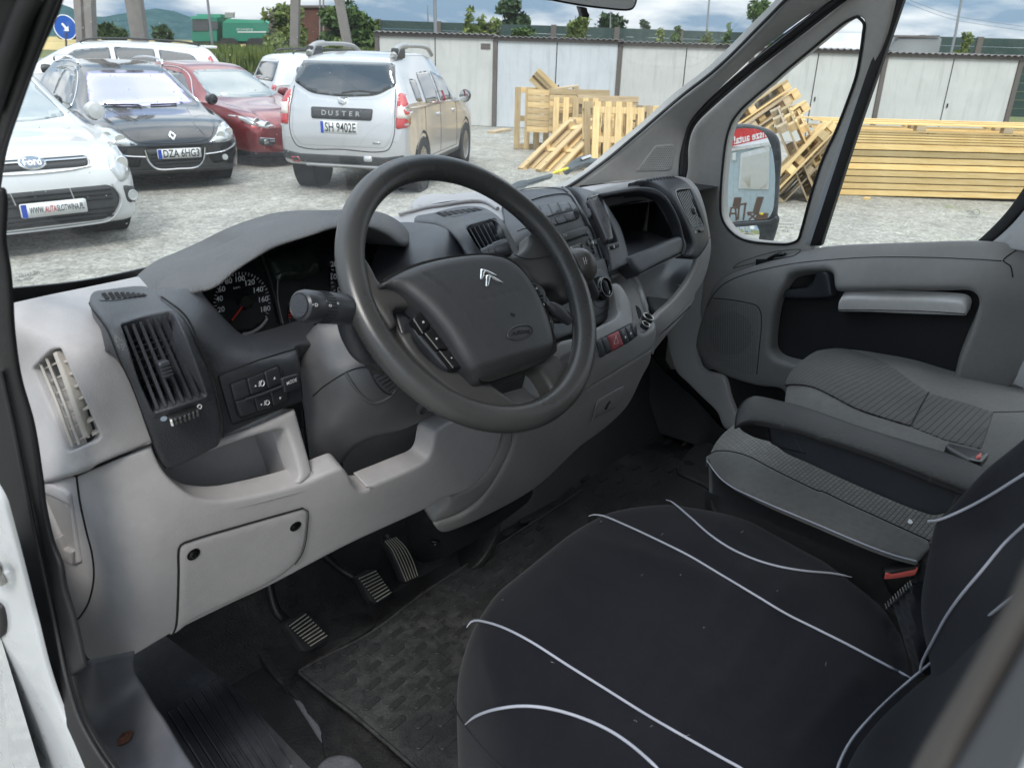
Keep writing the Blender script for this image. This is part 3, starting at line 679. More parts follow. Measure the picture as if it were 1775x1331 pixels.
lathe('needle_hub',[(.010,0),(.010,.006),(.008,.008)],M['black'],sp,(S_g.at(424,525,.003),S_g.n_),20)
ta = dial((622,482),52,56,0,232,-52,[],None,0)
for txt,x,y in (('20',577,459),('10',576,482),('0',586,504)): label_on('numeral',txt,S_g,x,y,12.5,-2.5,-1.2,-13,M['white_print'],ta,off=.0037,bold=.012)
for k in range(14):
    t = 125+(105)*k/13; a_ = ell((622,482),51,55,t,t+1,1)[0]; b_ = ell((622,482),47,51,t,t+1,1)[0]
    cord('tick',[a_,b_],S_g,.0013,M['grey_print'],ta,off=.0036,seg=4)
cord('needle',[(588,511),(606,494)],S_g,.0015,M['red_print'],ta,off=.006,seg=5)
fu = dial((538,545),40,40,0,200,60,[],None,0)
for k in range(16):
    t = 190-120*k/15; a_ = ell((538,545),39,38,t,t+1,1)[0]; b_ = ell((538,545),35.5,34.5,t,t+1,1)[0]
    cord('tick',[a_,b_],S_g,.0011,M['grey_print'] if 2 < k < 13 else M['red_print'],fu,off=.0036,seg=4)
cord('needle',[(498,548),(512,545)],S_g,.0011,M['red_print'],fu,off=.005,seg=5)
cord('bezel_line',[(450,440),(470,500),(485,560)],S_g,.0013,M['dark2'],dash,off=.006)
cord('bezel_line',[(479,488),(479,520),(488,563)],S_g,.0009,M['silver'],dash,off=.006,seg=5)
S_h = Surf((265,500,'y',.20),(312,453,'y',.26),(395,415,'y',.28),(485,376,'y',.285),(584,360,'y',.28),(668,367,'y',.27),(711,400,'y',.24),(715,420,'y',.21),
           (300,500,'y',.14),(350,495,'y',.125),(410,458,'y',.125),(470,424,'y',.12),(530,403,'y',.115),(584,388,'y',.115),(632,385,'y',.12),(674,400,'y',.14),(330,470,'y',.19),(440,412,'y',.175),(560,376,'y',.17),(650,376,'y',.18))
panel('instrument_hood',spl([(261,504,1),(270,492),(285,474),(312,453),(350,436),(395,415),(440,393),(485,376),(530,364),(584,360),(638,361),(668,367),(695,382),(711,400),(715,415),(708,424),(697,422),(674,404),(650,392),(632,387),(584,388),(530,403),(470,424),(410,459),(380,484),(365,493),(348,498),(330,502),(300,504)],True,4),S_h,M['hood'],dash,off=0,thick=.09,r=.006,res=8,back=(0,.95,-.12))
S_hu = Surf((350,497,'y',.135),(470,426,'y',.13),(584,390,'y',.125),(674,404,'y',.15),(705,424,'y',.20),(380,520,'y',.22),(480,450,'y',.23),(584,410,'y',.23),(660,425,'y',.23))
# shoulder right of the hood
S_sh = Surf((690,385,'y',.30),(740,376,'y',.30),(780,385,'y',.24),(810,420,'y',.17),(800,445,'y',.13),(690,440,'y',.18),(650,470,'y',.2),(700,395,'y',.26),(760,400,'y',.18),(670,520,'y',.14))
panel('binnacle_shoulder',spl([(660,400,1),(690,384),(725,384),(760,389),(785,402),(805,430),(818,460),(820,520,1),(640,560,1),(640,470)],True,5),S_sh,M['dark'],dash,off=0,thick=.03,r=.004,res=8)

# --- upper dash behind the cluster up to the windscreen
S_T = Surf((290,466,'y',.42),(500,400,'y',.52),(700,383,'y',.42),(690,372,'y',.45),(800,330,'y',.52),(720,356,'y',.47),(900,335,'y',.50),(985,327,'y',.54),(760,380,'y',.32),(850,360,'y',.34),(1000,345,'y',.32),(1100,325,'y',.40),(1180,315,'y',.32),(600,420,'y',.4),(340,470,'y',.38))
M['greytop'] = M['grey']
panel('dash_top',spl([(280,470,1),(330,452),(480,405),(650,375),(700,372),(760,345),(800,333),(900,332),(985,326),(1040,318),(1110,303),(1150,300,1),(1178,318),(1100,330),(1010,343),(900,375),(760,410),(690,410),(500,470),(300,515,1)],True,8),S_T,M['grey'],dash,off=0,thick=.03,r=.003,res=14)
panel('dash_ridge',spl(R3((170,290),(190,245),(260,180),(340,145),(450,128),(640,130),(900,145),(1000,165),(800,215),(600,245),(400,280),(300,290),(290,310),(230,325),(190,315)),True,3),Surf((712,356,'y',.5),(760,336,'y',.56),(800,338,'y',.54),(740,358,'y',.46),(820,346,'y',.5)),M['grey'],dash,off=.004,thick=.02,r=.006,res=6)
cord('top_seam',R3((20,410),(200,340),(400,285),(700,235),(950,215),(1100,215)),S_T,.0012,M['gap'],dash,off=.001)
cord('top_ridge',R3((20,425),(200,375),(400,325),(600,300),(850,258),(1050,245),(1200,270),(1330,350)),S_T,.004,M['grey'],dash,off=.004)

# --- centre-left vent pod
S_M = Surf((693,387,'y',.40),(740,370,'y',.40),(830,350,'y',.36),(718,383,'y',.32),(780,392,'y',.22),(860,372,'y',.17),(808,395,'y',.13),(860,385,'y',.13),(832,440,'y',.10),(890,440,'y',.10),(800,425,'y',.135),(900,420,'y',.12),(870,355,'y',.27),lam=0.002)
mv = rr(R3((905,583),(1300,470),(1520,960),(1120,960)),4)
panel('vent_pod',spl(R3((215,510,1),(230,440),(450,395),(700,330),(900,300),(1100,310),(1250,370),(1400,510),(1550,780),(1640,1000,1),(1000,1060,1),(880,900),(780,740),(640,610),(460,530)),True,4),S_M,M['dark'],dash,off=.004,thick=.05,r=.004,res=6,holes=[mv],hr=.0015)
panel('vent_cavity',mv,S_M,M['gap'],dash,off=-.022,thick=0,r=0,res=20,walls=False)
blades(R3((930,610),(1285,505),(1500,960),(1130,960)),S_M,6,M['dark2'],dash,.002,.014,.002,0)
cord('vent_frame',R3((1110,940),(920,605),(1285,502),(1500,950)),S_M,.0011,M['dark2'],dash,off=.003)
panel('demister_slots',spl(R3((500,412),(700,365),(900,345),(1060,340),(1150,350),(1000,395),(760,460),(640,425)),True,3),S_M,M['dark'],dash,off=.0045,thick=0,r=0,walls=False,res=5)
for k in range(7):
    a = 520+k*78; poly_on('demister_slot',R3((a,412-k*9),(a+52,402-k*9),(a+150,448-k*12),(a+100,460-k*13)),S_M,M['gap'],dash,.0052)
# ================================================================== centre stack and passenger side of the dash
S_cs = Surf((900,335,'y',.36),(990,328,'y',.34),(905,362,'y',.24),(985,345,'y',.24),(930,375,'y',.17),(995,365,'y',.185),(975,430,'y',.145),(1030,440,'y',.15),(1000,500,'y',.11),(1062,520,'y',.105),(1030,565,'y',.085),(1066,547,'y',.085),(960,470,'y',.12),(900,400,'y',.15),lam=0.002)
panel('centre_stack',spl([(870,350,1),(900,333),(940,328),(980,327),(1000,350),(1020,385),(1042,440),(1055,490),(1064,535),(1062,548),(1030,566,1),(960,590,1),(900,480),(880,420)],True,5),S_cs,M['dark'],dash,off=.004,thick=.05,r=.004,res=8)
cord('stack_edge',N9((330,38),(400,110),(470,230),(560,420),(640,640),(700,860),(735,1000)),S_cs,.0035,M['dark2'],dash,off=.004)
cord('stack_seam',N9((30,165),(200,110),(375,98),(430,180),(500,325)),S_cs,.0012,M['gap'],dash,off=.0055)
cord('top_seam',N9((-60,110),(30,60),(200,42),(330,60),(395,100)),S_cs,.0009,M['gap'],dash,off=.0055)
# blank button bank
panel('button_bank',rr(N9((60,215,3),(180,178,3),(350,145,8),(420,160,10),(450,230,10),(450,270,8),(400,290,3),(210,340,3)),3),S_cs,M['gap'],dash,off=.0055,thick=.003,r=.001,res=8)
top = [(88,212),(150,192),(217,176),(288,160),(362,148),(440,196)]
mid = [(150,290),(187,281),(250,262),(322,240),(402,222),(452,232)]
bot = [(205,345),(212,340),(275,322),(347,302),(418,282),(452,262)]
for i in range(4):
    for a_,b_ in ((top,mid),(mid,bot)):
        q = [a_[i],a_[i+1],b_[i+1],b_[i]]; c_ = (sum(p[0] for p in q)/4,sum(p[1] for p in q)/4); q = [(c_[0]+(p[0]-c_[0])*.93,c_[1]+(p[1]-c_[1])*.90) for p in q]
        panel('button',rr(N9(*q),1.5),S_cs,M['dark'],dash,off=.0075,thick=.003,r=.001,res=6)
panel('button',rr(N9((366,150),(410,160),(440,200),(448,235),(405,222)),2),S_cs,M['dark'],dash,off=.0075,thick=.003,r=.001,res=6)
cord('bank_trim',N9((190,292),(330,250),(435,220)),S_cs,.0009,M['dark'],dash,off=.0095,seg=5)
# radio
S_ra = S_cs
panel('radio',rr(N9((200,410,3),(505,325,6),(530,365,6),(595,545,6),(540,580,3),(330,600,3)),4),S_ra,M['dark'],dash,off=.007,thick=.01,r=.002,res=8)
panel('disc_slot',rr(N9((288,440),(478,385),(485,400),(292,462)),1.5),S_ra,M['gap'],dash,off=.0075,thick=0,r=0,walls=False,res=8)
panel('radio_display',rr(N9((320,492),(465,450),(482,498),(345,535)),1.5),S_ra,M['screen'],dash,off=.0078,thick=.001,r=.0005,res=8)
panel('radio_display_end',rr(N9((445,458),(466,452),(482,496),(460,503)),1),S_ra,M['gloss'],dash,off=.009,thick=.001,r=.0003,res=8)
cord('disc_print',N9((310,395),(320,385),(340,385),(335,395)),S_ra,.0006,M['grey_print'],dash,off=.0078,seg=4)
label_on('lettering','CD',S_ra,973.5,409,4.5,-1.2,-.8,-4.5,M['grey_print'],dash,off=.0078,bold=.01)
def knob(name,S,x,y,r_,h,mat,par,off=.007,seg=14,r2=None):
    return lathe(name,[(r_*1.05,0),(r_,h*.7),((r2 or r_)*.85,h),(.0001,h)],mat,par,(S.at(x,y,off),S.nrm([(x,y)])[0]),seg)
for x,y in N9((525,430),(555,450),(540,485),(505,455)): knob('radio_key',S_ra,x,y,.0055,.003,M['dark2'],dash)
knob('radio_key',S_ra,*N9((530,455))[0],.004,.005,M['silver'],dash)
for x,y in N9((550,525),(515,537),(497,388)): knob('radio_key',S_ra,x,y,.0035,.004,M['dark2'],dash)
cord('radio_rim',N9((508,322),(535,362),(598,545)),S_ra,.0012,M['dark'],dash,off=.0085)
# lower stack plate with rotary heater knob
S_kn = S_cs
panel('heater_plate',rr(N9((360,640,3),(632,570,3),(655,640,3),(712,925,4),(690,955,4),(560,1040,3)),4),S_kn,M['dark'],dash,off=.008,thick=.012,r=.0025,res=7)
panel('heater_dish',spl(ell((1034,503),24,38,0,348,20,-12),True,3),S_kn,M['dark2'],dash,off=.0085,thick=.002,r=.001,res=6)
kx,ky = 1036.5,501; kn_n = S_kn.nrm([(kx,ky)])[0]; kn = lathe('heater_knob',[(.023,0),(.0235,.010),(.021,.016),(.0185,.018),(.0185,.012),(.0001,.012)],M['gloss'],dash,(S_kn.at(kx-4,ky+2,.009),kn_n),32)
c0 = Vector(S_kn.at(kx-4,ky+2,.027)); nn_ = Vector(kn_n); u_ = Vector((0,0,1)); u_ = (u_-nn_*u_.dot(nn_)).normalized(); s_ = nn_.cross(u_)
tube3('knob_ring',[c0+(u_*math.cos(a)+s_*math.sin(a))*.0195 for a in np.linspace(0,6.2,33)],.0009,M['silver'],dash,6)
for k in range(26):
    a = k/26*6.283; tube3('knob_rib',[c0-nn_*.016+(u_*math.cos(a)+s_*math.sin(a))*.0238,c0-nn_*.008+(u_*math.cos(a)+s_*math.sin(a))*.0236],.0009,M['black'],dash,4)
tube3('knob_grip',[c0+u_*.0165-nn_*.006,c0+u_*.008-nn_*.001,c0-u_*.008-nn_*.001,c0-u_*.0165-nn_*.006],[.003,.0042,.0042,.003],M['dark2'],dash,8)
tube3('knob_mark',[c0-u_*.009+nn_*.0035,c0-u_*.015+nn_*.001],.001,M['white_print'],dash,5)
# right centre pod with phone cradle
S_pd = Surf((985,328,'y',.33),(1037,336,'y',.30),(1005,352,'y',.24),(1060,372,'y',.22),(1027,399,'y',.175),(1080,425,'y',.17),(1045,440,'y',.15),(1088,460,'y',.14),(1055,480,'y',.125),(1050,347,'y',.27),(1085,500,'y',.12))
slot = rr(R4((105,300,2),(215,268,2),(230,288,2),(300,290,3),(480,800,4),(490,830,4),(330,860,3)),3)
panel('vent_pod',spl(R4((-140,130,1),(0,140),(110,165),(260,220),(340,320),(440,480),(540,660),(600,850),(650,1050),(655,1130),(610,1110,1),(400,1215,1),(370,1020),(330,880),(230,600),(100,330),(20,220),(-80,150)),True,4),S_pd,M['dark'],dash,off=.008,thick=.05,r=.004,res=6,holes=[slot],hr=.0015)
panel('vent_cavity',slot,S_pd,M['gap'],dash,off=-.03,thick=0,r=0,res=20,walls=False)
S_ph = Surf((1014,351,'y',.235),(1029,346,'y',.24),(1041,428,'y',.148),(1056,422,'y',.155))
panel('phone_cradle',rr(R4((105,308,2),(210,268,2),(235,320,3),(330,520,3),(380,640,3),(412,830,3),(330,852,3),(270,700,4)),3),S_ph,simple('cradle plastic',(.035,.033,.036),.3),dash,off=.016,thick=.012,r=.003,res=5)
cord('cradle_lip',R4((108,308),(205,272)),S_ph,.0016,M['silver'],dash,off=.017)
cord('cradle_teeth',R4((325,510),(350,545),(345,570),(365,600),(355,620),(380,650)),S_ph,.0018,M['black'],dash,off=.014)
panel('pod_lower',rr(R4((365,1030),(555,960),(520,1080),(490,1110),(395,1165)),3),S_pd,M['gloss'],dash,off=.0055,thick=.02,r=.002,res=6)
panel('thumb_wheel',rr(R4((380,880),(470,860),(482,905),(395,930)),2.5),S_pd,M['black'],dash,off=.0135,thick=.006,r=.002,res=4)
for k in range(4): cord('wheel_rib',R4((402+k*20,880-k*5),(410+k*20,918-k*5)),S_pd,.0008,M['dark2'] if k else M['white_print'],dash,off=.014,seg=5)
for q in R4((366,910),(495,882)): lathe('print_dot',[(.0022,0),(.0022,.0003)],M['grey_print'],dash,(S_pd.at(q[0],q[1],.0085),S_pd.nrm([q])[0]),10)

# passenger side: outer arch, upper shelf, lip, lower pocket, right vent pod
S_arch = Surf((1030,333,'y',.30),(1077,321,'y',.31),(1160,308,'y',.29),(1189,311,'y',.27),(1206,326,'y',.25),(1222,372,'y',.225),(1229,412,'y',.225),(1227,452,'y',.22),(1209,498,'y',.20),(1186,528,'y',.17),(1133,587,'y',.11),(1130,615,'y',.12),(1210,440,'y',.19),(1160,530,'y',.13),(1150,330,'y',.24),(1120,545,'y',.07),(1135,570,'y',.08),lam=0.002)
panel('shelf_surround',spl([(1010,340,1),(1030,331),(1077,320),(1120,312),(1160,308),(1189,311),(1206,326),(1216,350),(1222,372),(1229,412),(1230,432),(1227,452),(1220,478),(1209,500),(1186,532),(1160,562),(1133,589),(1131,614,1),(1115,610,1),(1126,560),(1137,544),(1160,523),(1180,500),(1197,473),(1209,440),(1213,425),(1217,412),(1202,356),(1190,329),(1170,318),(1150,317),(1100,327),(1040,341)],True,4),S_arch,M['grey2'],dash,off=.006,thick=.008,r=.004,res=6)
panel('shelf_underside',spl([(1131,587,1),(1160,560),(1186,531),(1209,498,1),(1206,520),(1186,550),(1160,580),(1130,618,1),(1125,605)],True,4),S_arch,M['grey2'],dash,off=0,thick=.06,r=.008,res=6)
cord('shelf_seam',C7((1370,1050),(1450,985),(1560,880)),S_arch,.0013,M['gap'],dash,off=.001)
cord('arch_joint',R4((1615,770),(1690,748)),S_arch,.001,M['gap'],dash,off=.0065)
# upper shelf as an open box
quad('shelf_cover',[(.35,.34,.752),(1.0,.34,.752),(1.0,.60,.752),(.35,.60,.752)],M['black'],dash)  # added lid that keeps windscreen light off the shelf back
quad('dash_core',[P(1005,322,'y',.50),P(1245,300,'y',.50),P(1245,640,'y',.50),P(1005,700,'y',.50)],M['gap'],dash)  # added dark sheet, stops light showing through the gaps behind the shelf

quad('shelf_back',[P(1035,330,'y',.40),P(1130,330,'y',.42),P(1120,405,'y',.38),P(1060,410,'y',.36)],M['gap'],dash)  # near-black colour stands in for the shade inside the shelf
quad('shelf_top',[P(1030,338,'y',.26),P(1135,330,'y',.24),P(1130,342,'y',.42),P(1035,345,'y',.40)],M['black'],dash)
quad('shelf_side',[P(1128,330,'y',.42),P(1160,345,'y',.20),P(1184,420,'y',.165),P(1120,420,'y',.36)],M['dark2'],dash)
quad('shelf_floor',[P(1068,402,'y',.36),P(1128,400,'y',.38),P(1186,420,'y',.17),P(1086,452,'y',.14)],M['dark'],dash)
quad('shelf_side',[P(1030,335,'y',.27),P(1045,350,'y',.40),P(1075,402,'y',.36),P(1090,450,'y',.14)],M['dark2'],dash)
panel('shelf_rim',spl(R4((230,200,1),(500,150),(700,118),(900,110),(1040,150),(1150,240),(1250,400),(1320,560),(1370,760),(1400,860),(1370,1000,1),(1310,980,1),(1345,860),(1335,740),(1280,560),(1190,370),(1090,250),(960,190),(800,165),(600,185),(280,245,1)),True,4),
      Surf((1040,338,'y',.26),(1100,328,'y',.24),(1150,345,'y',.19),(1178,400,'y',.165),(1186,440,'y',.15),(1180,445,'y',.15),(1060,340,'y',.25)),M['dark'],dash,off=.003,thick=.03,r=.003,res=5)
S_lip = Surf((1087,443,'y',.145),(1179,408,'y',.165),(1183,438,'y',.15),(1107,478,'y',.12),(1130,450,'y',.13),(1090,470,'y',.125))
panel('shelf_lip',spl(R4((620,1000,1),(640,995),(1000,855),(1310,735),(1345,790),(1350,870),(1320,975,1),(1000,1130),(790,1245,1),(700,1140),(655,1080)),True,4),S_lip,M['dark'],dash,off=.006,thick=.03,r=.009,res=5)
cord('lip_line',R4((780,1238),(1000,1125),(1310,978)),S_lip,.0011,M['dark'],dash,off=.003,seg=5)
panel('pocket_back',spl([(1085,462,1),(1110,470),(1188,425),(1215,430),(1206,475),(1190,505),(1160,530),(1128,550,1),(1115,510)],True,6),Surf((1100,470,'y',.24),(1210,430,'y',.32),(1190,500,'y',.22),(1125,545,'y',.16),(1150,480,'y',.30)),M['dark2'],dash,off=0,thick=.01,r=0,res=8)
panel('pocket_floor',rr(C7((1330,830),(1470,850),(1530,790),(1380,930),(1345,880)),3),Surf((1120,515,'y',.2),(1166,521,'y',.2),(1136,548,'y',.1)),M['dark2'],dash,off=.003,thick=.004,r=.002,res=6)
S_rv = Surf((1112,324,'y',.30),(1156,317,'y',.30),(1160,335,'y',.23),(1189,330,'y',.24),(1165,345,'y',.20),(1202,356,'y',.205),(1180,400,'y',.165),(1217,412,'y',.175),(1190,440,'y',.16),(1212,425,'y',.17))
S_rv = S_arch
M['vane'] = simple('bright vane edge',(.55,.55,.54),.3,.3)
rv = rr(R4((1195,225),(1375,178),(1400,220),(1540,600),(1520,615),(1400,655),(1380,600)),3)
panel('vent_pod',spl(R4((640,128,1),(850,75),(1100,38),(1220,42),(1330,90),(1430,190),(1520,370),(1590,600),(1615,760),(1600,840),(1480,1000),(1400,1030),(1360,1000,1),(1400,860),(1370,740),(1290,540),(1180,330),(1060,190),(930,125),(800,110)),True,4),S_rv,M['dark'],dash,off=.018,thick=.04,r=.004,res=5,holes=[rv],hr=.0015)
panel('vent_cavity',rv,S_rv,M['gap'],dash,off=.0095,thick=0,r=0,res=20,walls=False)
for k in range(8):
    t_ = (k+.5)/8; cord('blade',[lerp(R4((1215,240))[0],R4((1375,195))[0],t_),lerp(R4((1400,648))[0],R4((1535,602))[0],t_)],S_rv,.0008,M['vane'],dash,off=.0172,seg=5,step=40)
cord('vent_frame',R4((1380,640),(1200,228),(1375,182)),S_rv,.0009,M['silver'],dash,off=.0185)
panel('vent_tab',rr(R4((1400,400),(1425,395),(1445,470),(1420,480)),1),S_rv,M['dark2'],dash,off=.020,thick=.006,r=.001,res=4)
panel('thumb_wheel',rr(R4((1460,665),(1520,640),(1535,685),(1475,705)),2),S_rv,M['black'],dash,off=.0215,thick=.006,r=.002,res=4)
lathe('print_dot',[(.0025,0),(.0025,.0003)],M['white_print'],dash,(S_rv.at(*R4((1430,695))[0],.0185),S_rv.nrm(R4((1430,695)))[0]),10)
for k in range(9):
    a = 860+k*38; poly_on('demister_slot',R4((a,100-k*6),(a+22,98-k*6),(a+46,118-k*6),(a+24,122-k*6)),S_rv,M['gap'],dash,.0190)

# console ledge: cup bins, hazard bank, 12 V socket
S_lg = Surf((1027,566,'y',.06),(1060,548,'y',.06),(1059,491,'y',.11),(1083,515,'y',.09),(1091,545,'y',.07),(1024,610,'y',.035),(1080,585,'y',.035),(1128,575,'y',.05),(1125,603,'y',.05),(1026,664,'y',.045),(1000,640,'y',.04),(960,690,'y',.045),(1131,557,'y',.06),(1120,520,'y',.09),(1100,471,'y',.13),(1070,465,'y',.15))
M['ledge'] = plastic('console ledge plastic',(.22,.215,.21),.45,900,.15,.1)
panel('console_ledge',spl([(935,690,1),(960,600),(1000,585),(1030,570),(1058,556),(1068,545),(1066,530),(1058,494,1),(1066,492),(1078,505),(1088,525),(1094,545),(1096,570),(1108,578),(1122,568),(1131,556,1),(1133,575),(1129,603,1),(1080,632),(1026,665),(960,707)],True,5),S_lg,M['ledge'],dash,off=.010,thick=.05,r=.008,res=7)
cord('ledge_seam',[(945,705),(985,685),(1026,661),(1080,630),(1128,601)],S_lg,.0022,M['gap'],dash,off=.001)
cord('ledge_lip',[(990,622),(1025,612),(1080,585),(1122,560)],S_lg,.003,M['ledge'],dash,off=.006) if False else None
S_hz = S_lg
panel('hazard_bank',rr(C7((1045,1070,1),(1225,978,5),(1245,985,8),(1252,1030,5),(1065,1140,1)),2),S_hz,M['gap'],dash,off=.013,thick=.004,r=.0008,res=6)
hb = C7((1046,1072),(1066,1062),(1097,1047),(1158,1018),(1187,1003),(1213,988),(1246,982)); hc = C7((1063,1140),(1090,1125),(1122,1110),(1183,1078),(1210,1063),(1237,1046),(1252,1035))
for i in range(6):
    q = [lerp(hb[i],hb[i+1],.04),lerp(hb[i],hb[i+1],.96),lerp(hc[i],hc[i+1],.96),lerp(hc[i],hc[i+1],.04)]
    panel('hazard_button' if i == 2 else 'button',rr(q,1.2),S_hz,M['pink'] if i == 2 else M['ledge_btn'] if 'ledge_btn' in M else M['dark'],dash,off=.0155,thick=.004,r=.0008,res=5)
tq = C7((1140,1040),(1128,1078),(1152,1070)); cord('hazard_triangle',tq,S_hz,.0005,M['white_print'],dash,off=.016,closed=True,step=9,seg=4)
for q in C7((1187,1045),(1214,1030)): poly_on('lamp_print',[(q[0]-1,q[1]-1),(q[0]+1,q[1]-1.4),(q[0]+1.2,q[1]+.8),(q[0]-.8,q[1]+1.3)],S_hz,M['white_print'],dash,.016)
# tall bin right of the stack
S_bin = Surf((1055,471,'y',.16),(1083,462,'y',.16),(1100,471,'y',.145),(1120,518,'y',.09),(1131,557,'y',.065),(1070,500,'y',.2),(1095,535,'y',.13),(1080,480,'y',.22))
panel('cup_bin',spl([(1054,470,1),(1068,467),(1083,464),(1095,466),(1103,476),(1114,500),(1122,525),(1131,557),(1128,565,1),(1105,572),(1096,560),(1092,535),(1083,512),(1068,492),(1058,488,1)],True,4),Surf((1055,471,'y',.24),(1095,470,'y',.24),(1130,560,'y',.12),(1095,560,'y',.10),(1070,495,'y',.16)),M['grey2'],dash,off=0,thick=.01,r=0,res=7)
cord('bin_rim',[(1052,474),(1068,467),(1083,462),(1096,465),(1104,476),(1114,499),(1123,525),(1132,557)],S_bin,.0050,M['ledge'],dash,off=.012)
panel('bin_slot',spl(C7((1240,890),(1262,905),(1275,940),(1260,965),(1248,930)),True,3),S_lg,M['gap'],dash,off=.0165,thick=0,r=0,walls=False,res=5)
M['chr2'] = simple('satin ring',(.5,.48,.44),.3,.8)
for q,r_ in ((C7((1312,955))[0],.0125),(C7((1297,990))[0],.0095)):
    n = (S_lg.nrm([q])[0]+np.array([0,0,1.2])); n /= np.linalg.norm(n)
    lathe('power_socket',[(r_,-.004),(r_,.004),(r_*.86,.0055),(r_*.78,.004),(r_*.72,-.004),(.0001,-.004)],M['dark2'],dash,(S_lg.at(q[0],q[1],.012),n),22)
    c_ = Vector(S_lg.at(q[0],q[1],.012))+Vector(n)*.0055; u2 = Vector(n).orthogonal().normalized(); s2 = Vector(n).cross(u2)
    tube3('socket_ring',[c_+(u2*math.cos(a)+s2*math.sin(a))*r_*.9 for a in np.linspace(0,6.283,24)],.0011,M['chr2'],dash,6)

# ================================================================== column shroud and stalks (parts of the dash), wheel, gear lever
S_col = Surf((508,600,'y',.12),(519,700,'y',.10),(535,806,'y',.09),(530,568,'y',.10),(560,640,'y',.05),(570,740,'y',.04),(600,580,'y',.055),(620,680,'y',.01),(590,812,'y',.075),(650,765,'y',.04),(704,751,'y',.035),(700,680,'y',-.005),(680,600,'y',.0),(760,650,'y',.0),(772,713,'y',.03),(860,660,'y',.05),(850,600,'y',.03),lam=0.002)
panel('column_shroud',spl([(504,602,1),(530,575),(545,560),(572,553),(640,540),(760,560,1),(860,640,1),(830,690),(772,716),(758,723),(704,751),(650,765),(628,775),(610,790),(600,806),(589,812),(570,816),(552,817),(535,808),(525,760),(520,720),(516,695),(508,655),(506,630)],True,6),S_col,M['shroud'],dash,off=0,thick=.05,r=.012,res=10)
cord('shroud_seam',C6((640,1155),(700,1100),(830,1018),(900,992),(960,985)),S_col,.0009,M['gap'],dash,off=0)
cord('shroud_ridge',C6((830,1020),(860,1070),(920,1150),(980,1190),(1040,1180),(1100,1140),(1130,1080),(1110,1020),(1060,950),(1040,920)),S_col,.0022,M['shroud'],dash,off=.0003)
cord('shroud_slot',C6((965,1010),(1010,1090),(1060,1135),(1100,1140),(1120,1100),(1100,1030),(1050,960)),S_col,.0010,M['dark2'],dash,off=.0015)
for k in range(6): cord('slot_rib',C6((985+k*18,1030+k*19),(1060+k*10,1000+k*19)),S_col,.0006,M['dark2'],dash,off=.001,seg=4)
lathe('ignition',[(.014,-.002),(.014,.004),(.012,.005),(.011,.001),(.0001,.001)],M['shroud'],dash,(S_col.at(*C6((1275,1210))[0],.002),S_col.nrm(C6((1275,1210)))[0]),20)
# left stalk
b0 = np.array(P(655,628,'d',1.02)); cx0 = np.array(P(600,536,'d',.93)); tip = np.array(P(519,530,'d',.865))
arm = spl3([b0,P(652,618,'d',1.005),P(628,610,'d',.985),P(611,580,'d',.965),P(603,548,'d',.95),P(598,538,'d',.945)],False,6)
tube3('stalk_arm',arm,list(np.linspace(.0115,.0165,len(arm))),M['dark'],dash,14)
lathe('stalk_boot',[(.021,-.004),(.021,.003),(.017,.006),(.014,.010)],M['rubber'],dash,(P(658,622,'d',1.02),C-b0),20)
ax = (tip-cx0); L_ = np.linalg.norm(ax); ax /= L_
lathe('indicator_stalk',[(.010,-.012),(.0175,-.006),(.0185,0),(.0185,L_*.42),(.0178,L_*.44),(.0178,L_*.66),(.0185,L_*.68),(.0185,L_*.90),(.017,L_*.975),(.0145,L_),(.0135,L_-.0008),(.0001,L_-.0008)],M['dark2'],dash,(cx0,ax),32)
lathe('stalk_cap',[(.0132,L_-.001),(.0128,L_+.0012),(.0001,L_+.0014)],M['dark'],dash,(cx0,ax),28)
a_v = Vector(ax); u3 = a_v.orthogonal().normalized(); s3 = a_v.cross(u3)
for k in range(30):
    a = k/30*6.283; tube3('grip_rib',[Vector(cx0)+a_v*(L_*.45)+(u3*math.cos(a)+s3*math.sin(a))*.0181,Vector(cx0)+a_v*(L_*.65)+(u3*math.cos(a)+s3*math.sin(a))*.0181],.0007,M['dark2'],dash,4)
def on_cyl(c,d,r_,x,y):
    """first hit of a photo ray with a cylinder"""
    c = Vector(c); d = Vector(d); o = Vector(C); v = Vector(ray(x,y)).normalized(); w = o-c; a_ = v-d*v.dot(d); b_ = w-d*w.dot(d)
    A = a_.dot(a_); B = 2*a_.dot(b_); K = b_.dot(b_)-r_*r_; D = B*B-4*A*K
    if D < 0: D = 0
    return o+v*((-B-math.sqrt(D))/(2*A))
def sym_cyl(txt,x,y,sc,rad):
    me = text_mesh(txt,1,0,.01)
    for v in me.vertices: v.co = on_cyl(cx0,ax,rad,x+v.co.x*sc-v.co.y*sc*.1,y+v.co.x*sc*.05-v.co.y*sc)
    me.materials.clear(); return link('stalk_print',me,M['white_print'],dash,smooth=False)
sym_cyl('O',572.5,530,6.5,.0189); sym_cyl('D',548.5,529,8,.0189); sym_cyl('=',542.5,528.5,6,.0189); sym_cyl('D',586,526,4.5,.0189); sym_cyl('-',566,521,6,.0189)
